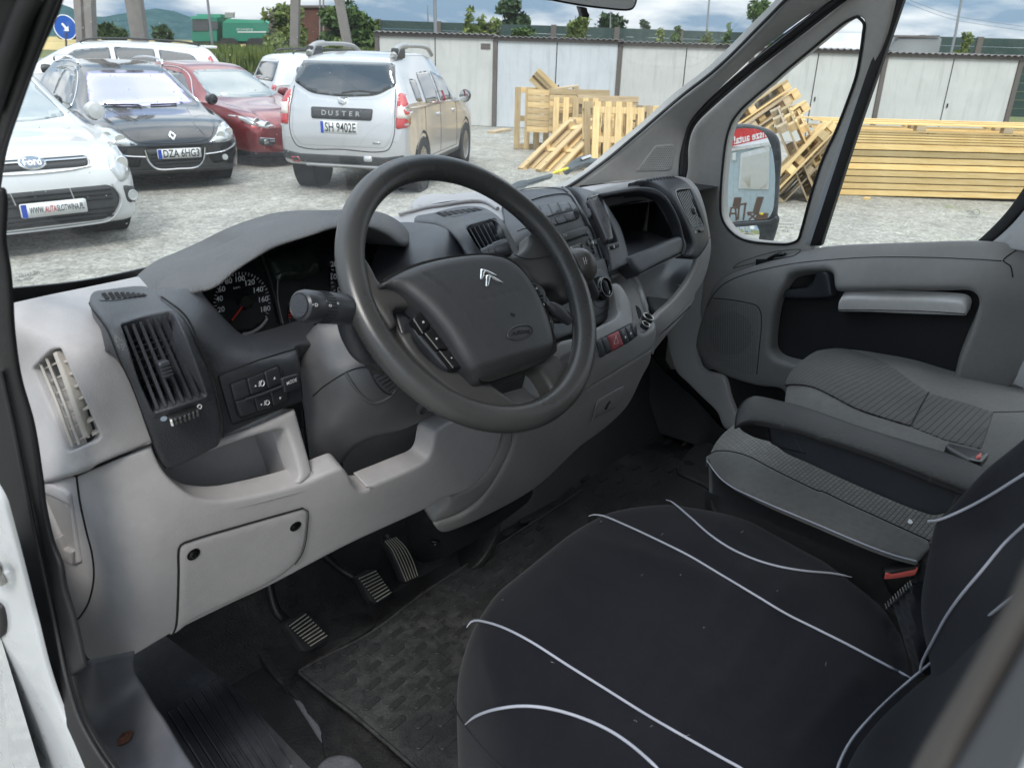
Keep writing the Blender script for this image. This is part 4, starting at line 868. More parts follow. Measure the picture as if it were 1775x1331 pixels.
# right stalk (wiper) above and washer lever behind the wheel
ra,rb = np.array(P(848,440,'d',1.13)),np.array(P(872,432,'d',1.13)); d_ = (rb-ra); d_ /= np.linalg.norm(d_)
lathe('wiper_stalk',[(.0001,-.012),(.010,-.010),(.011,.0),(.012,.001),(.012,.008),(.0135,.010),(.0135,.026),(.012,.030),(.0001,.030)],M['dark2'],dash,(ra,d_),24)
lathe('control_lever',[(.0001,-.003),(.003,0),(.008,.010),(.0105,.022),(.009,.032),(.007,.05)],M['dark'],dash,(P(948,525,'d',1.12),P(990,560,'d',1.15)-P(948,525,'d',1.12)),20)
tube3('lever_boot',spl3([P(948,545,'d',1.16),P(965,552,'d',1.16),P(985,548,'d',1.17)]),.008,M['dark2'],dash,8)

cord('shroud_gap',[(507,604),(510,655),(519,698),(524,745),(533,800)],S_col,.0016,M['gap'],dash,off=-.004)
# ---- steering wheel
WC = np.array([-.380,-.068,.8015]); WT = math.radians(39.5); WN = np.array([0,-math.cos(WT),math.sin(WT)]); WU = np.array([1.,0,0]); WV = np.cross(WN,WU)
wheel = thing('steering_wheel','worn charcoal steering wheel with chevron badge and airbag cover','steering wheel',tuple(WC))
nr,ns = 128,20; V = []; Fc = []
for i in range(nr):
    a = 2*math.pi*i/nr; rad = WU*math.cos(a)+WV*math.sin(a)
    for k in range(ns):
        t = 2*math.pi*k/ns; V.append(WC+rad*(.1870+.0185*math.cos(t))+WN*(.0165*math.sin(t)))
for i in range(nr):
    for k in range(ns): Fc.append((i*ns+k,i*ns+(k+1) % ns,((i+1) % nr)*ns+(k+1) % ns,((i+1) % nr)*ns+k))
link('rim',mesh('rim',V,[f[::-1] for f in Fc]),M['wheel'],wheel)
S_w = Plane(WC-WN*.004,WN)
def dishfn(q,p):      # spokes dip towards the hub away from the rim
    r_ = np.linalg.norm(p-WC,axis=1); return np.where(r_ < .165,0,0)-.0
M['spoke'] = plastic('spoke skin',(.042,.041,.040),.45,1000,.25,.12)
# upper left spoke
S_spl = Surf((630,470,S_w.at(630,470)),(690,490,S_w.at(690,490,.008)),(740,540,S_w.at(740,540,.006)),(660,540,S_w.at(660,540)),(600,430,S_w.at(600,430)))
panel('spoke',spl(W_((-60,60,1),(20,190),(60,270),(90,300),(130,290),(230,320),(330,420),(380,480,1),(340,470),(250,472),(200,478),(175,500),(185,540),(200,600),(150,640,1),(0,420),(-80,250)),True,5),S_spl,M['spoke'],wheel,off=.004,thick=.02,r=.008,res=8)
cord('spoke_insert',W_((75,320),(100,360),(140,365),(168,345),(160,320),(130,308)),S_spl,.0009,M['dark2'],wheel,off=.0035)
# lower left web and lower spoke
S_web = Surf((700,600,S_w.at(700,600,-.006)),(760,680,S_w.at(760,680,-.010)),(800,700,S_w.at(800,700,-.004)),(850,680,S_w.at(850,680,.006)),(900,720,S_w.at(900,720,-.002)),(680,570,S_w.at(680,570,-.012)),(820,660,S_w.at(820,660,.004)))
panel('spoke',spl(W_((180,520,1),(240,640),(310,640),(330,700),(420,820),(560,920),(700,900),(790,990),(870,1000),(900,1030),(1000,1100),(1120,1180),(1180,1200,1),(1100,1280),(900,1240),(600,1080),(350,860),(220,680)),True,5),S_web,M['spoke'],wheel,off=.0,thick=.02,r=.006,res=8)
panel('spoke_back',rr(W_((175,475),(345,465),(400,520),(330,700),(240,680)),8),Plane(WC-WN*.02,WN),M['dark2'],wheel,off=0,thick=.01,r=.004,res=10)
# lower right spoke
S_lr = Surf((940,620,S_w.at(940,620,.004)),(970,620,S_w.at(970,620,.0)),(960,670,S_w.at(960,670,-.002)),(1000,650,S_w.at(1000,650,-.004)),(985,700,S_w.at(985,700,-.002)))
panel('spoke',spl(W_((1130,900,1),(1230,850),(1340,800,1),(1400,850),(1440,850),(1480,770),(1600,800,1),(1560,980),(1400,1170),(1180,1210),(1280,1150),(1320,1090),(1290,1010),(1220,920)),True,5),S_lr,M['spoke'],wheel,off=.002,thick=.02,r=.008,res=7)
# upper right spoke
S_ur = Surf((900,440,S_w.at(900,440,.006)),(930,410,S_w.at(930,410,.0)),(980,480,S_w.at(980,480,-.002)),(930,475,S_w.at(930,475,.004)),(960,450,S_w.at(960,450,.002)),(950,520,S_w.at(950,520,-.01)))
panel('spoke',spl(W_((920,95,1),(1010,105),(1100,70),(1150,10),(1160,-60,1),(1240,-80),(1330,0),(1420,160),(1490,330),(1470,420),(1400,400),(1360,350),(1300,325),(1220,330),(1160,290),(1110,200),(1020,130)),True,5),S_ur,M['spoke'],wheel,off=.002,thick=.02,r=.008,res=7)
cord('spoke_insert',W_((1040,100),(1100,120),(1200,122),(1300,90),(1315,50),(1280,0),(1200,-60),(1120,-90),(1060,-70)),S_ur,.0008,M['dark2'],wheel,off=.0035)
# hub mass behind the cover
panel('hub',spl(W_((110,300),(400,130),(800,90),(1000,120),(1180,290),(1320,560),(1345,800),(1100,920),(840,980),(700,900),(400,800),(330,500)),True,8),Plane(WC-WN*.012,WN),M['dark2'],wheel,off=0,thick=.05,r=.01,res=14)
S_bag = Surf((690,480,S_w.at(690,480,.018)),(801,442,S_w.at(801,442,.018)),(880,450,S_w.at(880,450,.018)),(820,540,S_w.at(820,540,.040)),(760,560,S_w.at(760,560,.034)),(900,540,S_w.at(900,540,.036)),(860,600,S_w.at(860,600,.040)),(963,600,S_w.at(963,600,.022)),(850,655,S_w.at(850,655,.020)),(800,620,S_w.at(800,620,.026)),(780,490,S_w.at(780,490,.032)),(720,510,S_w.at(720,510,.022)))
S_bag = Plane(WC+WN*.020,WN)
bag = spl(W_((108,272),(180,225),(280,180),(400,142),(540,112),(700,92),(820,84),(920,92),(1000,118),(1080,175),(1150,260),(1220,385),(1290,540),(1335,680),(1346,780),(1335,800),(1200,880),(1000,955),(860,998),(810,990),(760,940),(680,860),(560,680),(430,510),(330,400),(250,325),(170,290),(115,288)),True,4)
def bagdisp(q,p):
    r2 = ((q[:,0]-835)/120)**2+((q[:,1]-545)/100)**2
    h = .014*np.clip(1-r2*.55,-.6,1)
    # moulded valleys: two side lines and the sloped lower lip
    c1 = spl(W_((355,222),(480,330),(600,480),(720,640),(830,800)),False,3); c2 = spl(W_((900,90),(1000,150),(1100,280),(1180,430),(1262,635)),False,3)
    d1 = segdist(q,c1,False); d2 = segdist(q,c2,False)
    h -= .0012*np.exp(-(d1/1.6)**2)+.0010*np.exp(-(d2/1.4)**2)
    c3 = spl(W_((745,452),(900,415),(1020,375)),False,3); h -= .0009*np.exp(-(segdist(q,c3,False)/1.5)**2)
    ly = np.array([823,975.]); e = (q-np.array([830.,640.]))
    s = (q[:,1]-(637+(q[:,0]-823)*-.30)); h -= np.clip(s,0,40)/F*.9*.9
    return h
panel('cover_gap',spl([tuple(np.array([835,545])+(np.array(p)-[835,545])*1.012) for p in bag[::3]],True,6),Plane(WC+WN*.012,WN),M['gap'],wheel,off=0,thick=.01,r=0,res=30)
panel('airbag_cover',bag,S_bag,M['bag'],wheel,off=0,thick=.03,r=.012,res=5,disp=bagdisp)
def bagS():
    S = Surf.__new__(Surf)
    def pos(Q):
        Q = np.atleast_2d(np.asarray(Q,float))[:,:2]; p,t = S_bag.pos(Q); return p+WN*bagdisp(Q,p)[:,None],t
    S.pos = pos; S.nrm = lambda Q: np.repeat(WN[None],len(np.atleast_2d(Q)),0); S.at = lambda x,y,off=0.: pos([(x,y)])[0][0]+WN*off
    return S
SB = bagS()
for k,ch in enumerate((W_((778,218),(800,222),(885,268),(870,268),(812,246),(790,292),(764,298),(762,262)),W_((795,262),(818,258),(930,326),(905,318),(838,288),(815,352),(792,340)))):
    pass
for ch in (W_((772,218),(800,222),(886,270),(862,268),(806,240),(776,300),(764,296)),W_((788,258),(812,252),(905,300),(880,298),(818,268),(796,318),(784,312)) if False else W_((805,268),(830,262),(930,326),(900,318),(838,284),(818,355),(800,348)),
           ):
    panel('badge_chevron',rr(ch,.6,2),SB,M['chrome'],wheel,off=.0022,thick=.003,r=.0006,res=4)
ov = ell(W_((1052,676))[0],23.5,11.8,0,350,36,-14); panel('airbag_oval',spl(ov,True,3),SB,M['bag'],wheel,off=.0003,thick=.003,r=.0006,res=5)
cord('oval_rim',ov,SB,.0008,M['dark2'],wheel,off=.0006,closed=True,seg=5)
label_on('lettering','AIRbag',SB,*W_((1056,676))[0],11.5,-2.8,-1.3,-10,M['dark2'],wheel,off=.0014,bold=.015).data.materials[0] = M['gap']
cord('horn_symbol',W_((978,542),(1002,552),(1010,548),(1006,566),(990,562)),SB,.0005,M['gap'],wheel,off=.0008,closed=True,step=3,seg=4)
# steering wheel keys
S_k = Plane(WC+WN*.010,WN)
panel('key_pod',spl(W_((310,560),(330,520),(380,492),(420,520),(700,900),(690,915),(575,915),(450,790),(330,640)),True,4),Plane(WC+WN*.002,WN),M['dark2'],wheel,off=0,thick=.02,r=.004,res=8)
for q in ([(330,530),(375,497),(448,592),(385,655),(318,558)],[(402,655),(455,610),(575,768),(495,770)],[(505,780),(590,778),(685,890),(665,905),(605,905)]):
    panel('wheel_key',rr(W_(*q),2),S_k,M['black'],wheel,off=.0,thick=.01,r=.0018,res=5)
cord('key_edge',W_((318,550),(385,658)),S_k,.0006,M['silver'],wheel,off=.0002,seg=5); cord('key_edge',W_((400,655),(495,772)),S_k,.0006,M['silver'],wheel,off=.0002,seg=5); cord('key_edge',W_((505,782),(604,905)),S_k,.0006,M['silver'],wheel,off=.0002,seg=5)
label_on('lettering','+',S_k,*W_((484,698))[0],7,-2,-1,-7,M['white_print'],wheel,off=.0006,bold=.02); label_on('lettering','-',S_k,*W_((592,832))[0],8,-2,-1,-8,M['white_print'],wheel,off=.0006,bold=.02)
label_on('lettering','x',S_k,*W_((388,574))[0],8,-2,-1,-8,M['white_print'],wheel,off=.0006)
panel('key_pod',spl(W_((1165,285),(1210,290),(1270,340),(1300,480),(1335,560),(1338,620),(1322,640),(1270,540),(1220,400)),True,4),Plane(WC-WN*.002,WN),M['dark2'],wheel,off=0,thick=.02,r=.003,res=7)
for q in ([(1178,292),(1212,295),(1262,385),(1222,388)],[(1228,396),(1265,392),(1308,500),(1278,525)],[(1282,530),(1312,512),(1336,600),(1320,630)]):
    panel('wheel_key',rr(W_(*q),1.5),Plane(WC+WN*.004,WN),M['black'],wheel,off=.0,thick=.01,r=.0015,res=5)
for t_,q in (('<',(1205,335)),('o',(1255,450)),('^',(1302,575))): label_on('lettering',t_,Plane(WC+WN*.004,WN),*W_(q)[0],7,-2,-1,-7,M['white_print'],wheel,off=.0006)

# ---- gear lever
gk = np.array(P(1003,462,'d',1.21)); gear = thing('gear_lever','dark rounded gear lever knob standing out of the centre stack behind the wheel','gear lever',tuple(gk))
M['gearskin'] = plastic('gear knob skin',(.05,.045,.042),.38,800,.2,.4)
gd = np.array(P(1012,480,'d',1.26))-gk; gd /= np.linalg.norm(gd)
lathe('knob',[(.0001,-.030),(.012,-.029),(.021,-.024),(.0265,-.014),(.028,-.002),(.0265,.012),(.022,.026),(.019,.036),(.014,.045)],M['gearskin'],gear,(gk+gd*.004,gd),32)
tube3('shaft',[gk+gd*.03,gk+gd*.15],.012,M['dark2'],gear,12)
sg = Vector(gk)+(Vector(C)-Vector(gk)).normalized()*.0285
S_gk = Plane(gk+(C-gk)/np.linalg.norm(C-gk)*.0275,(C-gk))
cord('shift_pattern',N9((490,560),(505,615)),S_gk,.0006,M['grey_print'],gear,off=.0,seg=4); cord('shift_pattern',N9((508,558),(520,612)),S_gk,.0006,M['grey_print'],gear,off=-.002,seg=4); cord('shift_pattern',N9((495,590),(525,582)),S_gk,.0006,M['grey_print'],gear,off=-.001,seg=4)
# ================================================================== seats
def fabric(name,col,scale=1400,bs=.4,fuzz=.25,wear=.3,wcol=None):
    m,nt,N,L,B = newmat(name); v = coords(N); n1 = noise(N,L,v,4,5,.6); n2 = noise(N,L,v,scale,2,.6); n3 = noise(N,L,v,90,4,.7)
    w = wcol or tuple(c*1.8+.006 for c in col)
    c = mixc(N,L,ramp(N,L,n1,[(.35,0),(.75,wear)]),col,w); c = mixc(N,L,1.,c,ramp(N,L,n2,[(.35,.75),(.65,1.2)]),'MULTIPLY'); c = mixc(N,L,1.,c,ramp(N,L,n3,[(.35,.9),(.65,1.08)]),'MULTIPLY')
    L.new(c,B.inputs['Base Color']); B.inputs['Roughness'].default_value = .9; B.inputs['Specular IOR Level'].default_value = .15
    B.inputs['Sheen Weight'].default_value = fuzz; B.inputs['Sheen Roughness'].default_value = .4
    bump(N,L,B,n2,bs,.0006); return m
M['cover'] = fabric('black seat cover cloth',(.0085,.0090,.0125),1300,.5,.06,.2)
M['bolster'] = fabric('smooth grey seat cloth',(.105,.103,.098),2200,.25,.3)
M['bolster_d'] = fabric('dark seat side cloth',(.03,.03,.03),1800,.25,.2)
M['piping'] = simple('grey piping',(.36,.37,.42),.6)
def ribbed(name,col,ang,period=.0115,split=.006):
    """woven ribs across the seat: dark thin lines with short cross threads"""
    m,nt,N,L,B = newmat(name); v = coords(N)
    mp = N.new('ShaderNodeMapping'); mp.inputs['Rotation'].default_value = (0,0,ang); L.new(v,mp.inputs[0])
    br = N.new('ShaderNodeTexBrick'); br.inputs['Scale'].default_value = 1; br.inputs['Brick Width'].default_value = split; br.inputs['Row Height'].default_value = period
    br.inputs['Mortar Size'].default_value = period*.11; br.inputs['Mortar Smooth'].default_value = .6; br.offset = .5
    br.inputs['Color1'].default_value = tuple(col)+(1,); br.inputs['Color2'].default_value = tuple(c*1.25 for c in col)+(1,); br.inputs['Mortar'].default_value = tuple(c*.16 for c in col)+(1,)
    L.new(mp.outputs[0],br.inputs['Vector']); n1 = noise(N,L,v,5,4); c = mixc(N,L,1.,br.outputs[0],ramp(N,L,n1,[(.3,.8),(.7,1.25)]),'MULTIPLY')
    L.new(c,B.inputs['Base Color']); B.inputs['Roughness'].default_value = .85; B.inputs['Specular IOR Level'].default_value = .2; B.inputs['Sheen Weight'].default_value = .2
    inv = N.new('ShaderNodeMath'); inv.operation = 'SUBTRACT'; inv.inputs[0].default_value = 1; L.new(br.outputs['Fac'],inv.inputs[1]); bump(N,L,B,inv.outputs[0],.8,.0015); return m
M['rib'] = ribbed('ribbed seat cloth',(.115,.112,.102),.0,.0125,.004)
M['rib2'] = ribbed('worn ribbed seat cloth',(.15,.145,.132),.0,.0068,.012)

# ---- driver's seat
seat = thing('driver_seat','driver seat under a black cloth cover with pale grey piping, nearest the camera','car seat',(-.38,-.4,0))
S_s = Surf((783,1331,'z',.24),(781,1267,'z',.26),(785,1161,'z',.31),(795,1122,'z',.345),(810,1086,'z',.37),(856,1019,'z',.385),(898,984,'z',.39),(948,945,'z',.395),(1022,894,'z',.40),(1100,870,'z',.40),(1202,871,'z',.395),(1300,894,'z',.39),(1395,944,'z',.385),(1478,998,'z',.385),(1540,1049,'z',.38),(1576,1157,'z',.41),
           (830,1140,'z',.40),(812,1240,'z',.34),(840,1331,'z',.36),(880,1200,'z',.425),(900,1060,'z',.428),(1000,960,'z',.43),(1000,1100,'z',.43),(1100,1000,'z',.43),(1200,940,'z',.432),(1200,1100,'z',.425),(1350,1080,'z',.42),(1380,1010,'z',.428),(1480,1120,'z',.42),(1300,1200,'z',.42),(1200,1300,'z',.43),(1000,1230,'z',.43),(960,1320,'z',.44),(1100,1331,'z',.445),(1400,1260,'z',.425),(1540,1150,'z',.415),(900,1290,'z',.42),(1450,1310,'z',.435),lam=0.002)
def wrinkle(q,p,amp=1.):
    h = np.zeros(len(q))
    for (x0,y0,x1,y1,a,w) in ((1290,1000,1210,1120,.004,22),(1400,1060,1300,1210,-.005,26),(1350,1030,1230,1220,.003,14),(1110,960,1230,1000,.0025,12),(1190,950,1280,1010,-.003,12),(1220,1190,1130,1331,.005,30),(1480,1180,1380,1300,.004,22),(1540,1080,1560,1160,-.006,8),(930,1240,1000,1180,.003,30),(840,1110,870,1220,.002,14),
                                   (1010,930,1120,960,.0016,9),(1060,1010,1160,1045,.0014,12),(1500,1040,1555,1130,.003,10),(1250,905,1330,950,.0018,10),(1150,1150,1090,1250,-.003,20),(960,1010,1010,1060,.0015,14)):
        c = np.array([[x0,y0],[x1,y1]],float); d = segdist(q,c,False); h += a*np.exp(-(d/w)**2)
    h += .0005*np.sin(q[:,0]/37+1.7*np.sin(q[:,1]/61))*np.sin(q[:,1]/43+q[:,0]/90)
    return h*amp*1.15
so = spl([(783,1350,1),(780,1267),(781,1196),(785,1161),(795.5,1122),(810,1086),(827,1058),(856,1019),(898,984),(948,945),(983,918),(1022,894),(1057,878),(1100,870),(1156,866),(1202,871),(1252,879.5),(1300,894),(1344.5,917),(1395,944),(1435,966),(1478,998),(1511,1023.5),(1540,1049),(1556,1074),(1572,1103),(1582,1150),(1590,1190,1),(1600,1360,1)],True,6)
panel('cushion',so,S_s,M['cover'],seat,off=0,thick=.16,r=.016,res=10,disp=wrinkle,back=(.03,.02,-1))
for k,(pts,w) in enumerate(((S8((300,1117),(350,1078),(440,1045),(570,1027),(700,1037),(850,1077),(1000,1142),(1120,1222),(1260,1345)),.0018),
               (S8((308,642),(330,614),(365,608),(480,640),(620,710),(800,825),(1000,950),(1200,1075),(1400,1190),(1560,1280),(1680,1345)),.0016),
               (S8((905,97),(930,90),(980,97),(1100,147),(1250,217),(1400,292),(1560,387))+S7((300,500),(450,590),(600,665),(750,740),(900,820),(1048,898)),.0016),
               (S8((1285,17),(1310,25),(1400,100))+S7((80,208),(180,275),(300,330),(420,365),(540,385),(680,398),(765,415)),.0017))):
    cord('piping',pts,S_s,w,M['piping'],seat,off=.0016,disp=wrinkle,taper=True,step=6)
cord('hem_seam',S8((238,1000),(260,1060),(300,1122),(350,1190),(420,1270),(500,1345)),S_s,.0010,M['cover'],seat,off=.0006,disp=wrinkle)
S_bk = Surf((1611,903,'x',-.20),(1700,805,'x',-.17),(1775,745,'x',-.14),(1584,1038,'x',-.235),(1597,1165,'x',-.275),(1650,1000,'x',-.30),(1775,850,'x',-.27),(1775,1000,'x',-.42),(1660,1130,'x',-.36),(1720,920,'x',-.26),(1600,1230,'x',-.30),(1700,1200,'x',-.45),lam=0.002)
panel('backrest',spl([(1790,732,1),(1745,768),(1700,805),(1660,848),(1627,884),(1611,903),(1601,940),(1590,995),(1584,1038),(1586,1081),(1594,1125),(1600,1165),(1592,1200),(1580,1240,1),(1700,1300,1),(1800,1200,1),(1800,900,1)],True,6),S_bk,M['cover'],seat,off=0,thick=.10,r=.014,res=10,back=(.5,-.85,0))
cord('piping',S7((1137,149),(1170,147),(1220,132),(1330,82),(1440,22),(1500,-15),(1620,-90)),S_bk,.0016,M['piping'],seat,off=.001)
cord('piping',S7((1098,862),(1108,820),(1160,720),(1220,610),(1290,510),(1400,380),(1500,260),(1600,165)),S_bk,.0015,M['piping'],seat,off=.001)
# stretch gusset between cushion and backrest
S_gu = Surf((1540,1050,'z',.385),(1585,1000,'x',-.21),(1590,1100,'x',-.25),(1576,1150,'z',.412),(1600,1170,'z',.43))
panel('gusset',spl([(1539,1048,1),(1553,1042),(1568,1028),(1587,1004,1),(1584,1040),(1586,1081),(1594,1125),(1602,1170,1),(1585,1176),(1576,1140),(1566,1100),(1555,1072)],True,4),S_gu,M['cover'],seat,off=.001,thick=.02,r=.002,res=6,disp=lambda q,p: .0022*np.sin((q[:,0]-q[:,1]*.32)/2.1))
cord('gusset_hem',[(1539,1050),(1553,1044),(1568,1030),(1587,1006)],S_gu,.0024,M['cover'],seat,off=.002)
for k in range(11):
    a = lerp((1541,1049),(1585,1009),k/10); cord('hem_stitch',[(a[0]-1,a[1]-4+abs(k-5)*.3),(a[0]+2,a[1]+5+abs(k-5)*.3)],S_gu,.0008,M['bolster'],seat,off=.0042,seg=4)
S_bo = Surf((1597,1161,'z',.452),(1652,1117,'z',.54),(1706,1074,'z',.63),(1775,1020,'z',.74),(1507,1244,'z',.45),(1453,1327,'z',.45),(1600,1250,'z',.52),(1600,1331,'z',.56),(1700,1200,'z',.68),(1775,1331,'z',.80),(1775,1150,'z',.80),(1520,1300,'z',.49),(1660,1280,'z',.64),lam=0.002)
panel('backrest_wing',spl([(1453,1360,1),(1453,1327),(1475,1284),(1507,1244),(1543,1208),(1579,1176),(1597,1161),(1652,1117),(1706,1074),(1753,1036),(1800,1000,1),(1800,1360,1)],True,6),S_bo,M['cover'],seat,off=0,thick=.10,r=.012,res=10,back=(.5,-.6,-.6),disp=lambda q,p: .002*np.sin(q[:,0]/45+q[:,1]/60))
cord('piping',[(1452,1350),(1455,1327),(1476,1285),(1508,1246),(1544,1210),(1580,1178),(1598,1163),(1653,1119),(1707,1076),(1754,1038),(1800,1003)],S_bo,.0014,M['piping'],seat,off=.001)
# lint and hairs on the black cloth
hv = []; n_l = 0
lint = []
for i in range(22):
    x = rng.uniform(830,1740); y = rng.uniform(890,1325)
    q = np.array([[x,y]])
    if inside(q,so)[0]: S_ = S_s
    else: continue
    a = rng.uniform(0,6.28); l = rng.uniform(2,7); c_ = rng.uniform(-1.5,1.5)
    px = [(x,y),(x+math.cos(a)*l*.5+c_,y+math.sin(a)*l*.5-c_),(x+math.cos(a)*l,y+math.sin(a)*l)]
    lint.append(cord('lint',px,S_,.00016,M['grey_print'],seat,off=.001,disp=wrinkle,seg=3,step=2))
o = join('lint',lint,seat); o['kind'] = 'stuff'

# ---- passenger bench
bench = thing('passenger_bench','grey ribbed two-place passenger bench with a scuffed black armrest folded down','bench seat',(.5,-.4,0))
S_n = Surf((1224,786,'z',.385),(1222,804,'z',.375),(1238,761,'z',.40),(1260,737,'z',.405),(1300,715,'z',.41),(1300,770,'z',.43),(1300,850,'z',.425),(1251,833,'z',.40),(1400,800,'z',.435),(1417,910,'z',.43),(1500,860,'z',.43),(1547,962,'z',.43),(1600,920,'z',.43),(1240,800,'z',.405))
band_in = C4((1453,1012),(1500,985),(1560,978),(1640,985),(1775,1025))+D5((520,1215),(640,1275),(760,1331))+S7((620,0),(750,62),(900,130),(1135,237))
pipe_ = C4((1447,1060),(1470,1090),(1500,1135),(1560,1205),(1650,1270),(1775,1331))+S7((400,82),(600,166),(800,251),(960,311),(1075,342))
pin = [(p[0],p[1]) for p in spl(band_in,False,6)]; pp = [(p[0],p[1]) for p in spl(pipe_,False,6)]
panel('cushion',np.array([(1222,790)]+pin+[(1612,945)]+pp[::-1][:]+[(1222,806)]),S_n,M['bolster'],bench,off=.0,thick=.003,r=.003,res=8,disp=lambda q,p: .004*np.exp(-(segdist(q,np.array(pin),False)/14)**2)*0)
c_out = spl(C4((1453,1012,1),(1470,980),(1510,910),(1570,840),(1650,770))+[(1275,728),(1290,715),(1320,700,1),(1400,760),(1500,800),(1640,880,1),(1640,945,1)],False,6)
panel('cushion_centre',np.array([tuple(p) for p in c_out]+pin[::-1]),S_n,M['rib2'],bench,off=-.001,thick=.003,r=.002,res=8)
cord('piping',pipe_,S_n,.0013,M['piping'],bench,off=.0012)
cord('seam',band_in,S_n,.0010,M['gap'],bench,off=-.0006)
S_ns = Surf((1224,800,'z',.372),(1222,860,'z',.30),(1300,862,'z',.405),(1417,912,'z',.408),(1547,962,'z',.408),(1230,900,'z',.25),(1400,960,'z',.34),(1500,1010,'z',.34),(1560,1040,'z',.34),(1600,980,'z',.42))
panel('cushion_side',np.array([(1221,803)]+pp[1:]+[(1615,985),(1600,1060),(1560,1080),(1480,1030),(1400,980),(1300,930),(1228,900),(1222,860)]),S_ns,M['bolster_d'],bench,off=-.006,thick=.04,r=.003,res=10)
# outer cushion
S_o = Surf((1358,677,'z',.39),(1362,659,'z',.40),(1379,634,'z',.405),(1411,613,'z',.40),(1443,602,'z',.395),(1521,606,'z',.385),(1634,627,'z',.385),(1722,655,'z',.385),(1777,670,'z',.385),(1400,680,'z',.435),(1450,650,'z',.435),(1500,680,'z',.43),(1560,650,'z',.42),(1480,720,'z',.432),(1600,740,'z',.42),(1700,700,'z',.42),(1775,720,'z',.42),(1700,770,'z',.43),(1600,700,'z',.418))
panel('cushion',spl([(1356,700,1),(1358,677),(1362,659),(1379.5,634),(1411,613),(1443,602),(1468,600),(1521,606),(1570,614),(1634,627),(1722,655),(1795,675,1),(1795,860,1),(1700,850,1),(1560,790),(1420,740)],True,6),S_o,M['bolster'],bench,off=0,thick=.14,r=.014,res=10,back=(0.1,0,-1))
rb = spl(D5((598,818,1),(612,775),(650,722),(740,655),(800,640),(860,635),(930,645),(1010,672),(1080,702),(1140,738),(1200,785),(1300,852,1),(1262,920),(1210,1018,1),(1100,985),(950,935),(820,868),(735,828),(650,815)),True,5)
panel('cushion_centre',rb,S_o,M['rib'],bench,off=.0022,thick=.004,r=.0015,res=8)
panel('cushion_centre',rr(D5((1303,855,4),(1450,895,4),(1618,948,4),(1585,1050,4),(1558,1130,4),(1380,1085,4),(1215,1020,4)),4),S_o,M['rib'],bench,off=.0022,thick=.004,r=.0015,res=8)
cord('seam',D5((1303,852),(1262,920),(1212,1018)),S_o,.0009,M['gap'],bench,off=.0028)
cord('seam',D5((1618,948),(1700,946),(1790,944)),S_o,.0009,M['gap'],bench,off=.0005)
cord('seam',D5((598,818),(650,815),(735,828),(820,868),(950,935),(1100,985),(1210,1018)),S_o,.0009,M['gap'],bench,off=.0025)
quad('seat_base',[P(1222,850,'z',.33),P(1600,1000,'z',.33),P(1560,1100,'z',.05),P(1222,930,'z',.05)],M['bolster_d'],bench)
box('bench_base',(.18,-.85,.02),(.92,-.20,.34),M['rubber'],bench,.02).location = -Vector(bench.location)
box('bench_back',(.14,-.98,.36),(.96,-.86,1.0),M['bolster'],bench,.03).location = -Vector(bench.location)
# armrest
M['armskin'] = None
m,nt,N,L,B = newmat('scuffed armrest skin'); v = coords(N); n1 = noise(N,L,v,9,6,.7,.4); n2 = noise(N,L,v,120,6,.75); n3 = noise(N,L,v,900,2)
mm = N.new('ShaderNodeMath'); mm.operation = 'MULTIPLY'; L.new(ramp(N,L,n1,[(.53,0),(.62,1)]),mm.inputs[0]); L.new(ramp(N,L,n2,[(.42,0),(.60,1)]),mm.inputs[1])
L.new(mixc(N,L,mm.outputs[0],(.014,.0135,.0135),(.09,.08,.07)),B.inputs['Base Color']); B.inputs['Specular IOR Level'].default_value = .16; L.new(ramp(N,L,mm.outputs[0],[(0,.40),(1,.72)]),B.inputs['Roughness']); bump(N,L,B,n2,.35,.0015)
M['armskin'] = m
S_ar = Surf((1277,708,'z',.540),(1288,691,'z',.548),(1305,682,'z',.548),(1348,687,'z',.547),(1397,698,'z',.547),(1503,737,'z',.547),(1609,768,'z',.547),(1701,804,'z',.547),(1320,705,'z',.556),(1400,730,'z',.556),(1500,762,'z',.556),(1600,795,'z',.556),(1700,830,'z',.556),(1300,728,'z',.540),(1334,735,'z',.540),(1432,761,'z',.540),(1560,807,'z',.540),(1669,846,'z',.540),lam=2e-3)
S_ar = Plane((0,0,.552),(0,0,1)); arl = np.array([[1310.,706],[1720,832]])
panel('armrest',spl(D5((355,985,1),(356,950),(366,915),(390,880),(440,855),(500,858),(560,870),(700,900),(850,955),(1000,1010),(1300,1100),(1400,1130),(1620,1225,1),(1560,1350,1),(1470,1320),(1200,1220),(1000,1146),(800,1080),(640,1028),(525,1000),(440,985)),True,5),S_ar,M['armskin'],bench,off=0,thick=.004,r=.003,res=6,disp=lambda q,p: -.007*(segdist(q,arl,False)/34)**2)
S_as = Plane(P(1500,783,'z',.545),(-1,.02,.0))
panel('armrest_tip',spl(D5((354,980,1),(440,984),(530,1001,1),(520,1040),(535,1100,1),(450,1078),(400,1055),(368,1030)),True,4),S_as,M['armskin'],bench,off=.0,thick=.04,r=.006,res=6)
panel('armrest_side',spl(D5((515,1000,1),(640,1026),(800,1079),(1000,1145),(1200,1219),(1475,1320,1),(1400,1440,1),(1310,1452),(1000,1331),(700,1195),(600,1150),(530,1098,1),(520,1050)),True,5),S_as,M['dark2'],bench,off=.0005,thick=.04,r=.003,res=8)
cord('side_seam',D5((515,1002),(530,1095),(700,1150)),S_as,.0010,M['gap'],bench,off=.0005); cord('side_seam',D5((625,1030),(650,1080),(685,1150)),S_as,.0009,M['dark'],bench,off=.0005)
cord('side_seam',D5((640,1040),(800,1095),(1000,1160),(1460,1335)),S_as,.0014,M['dark'],bench,off=.0005)
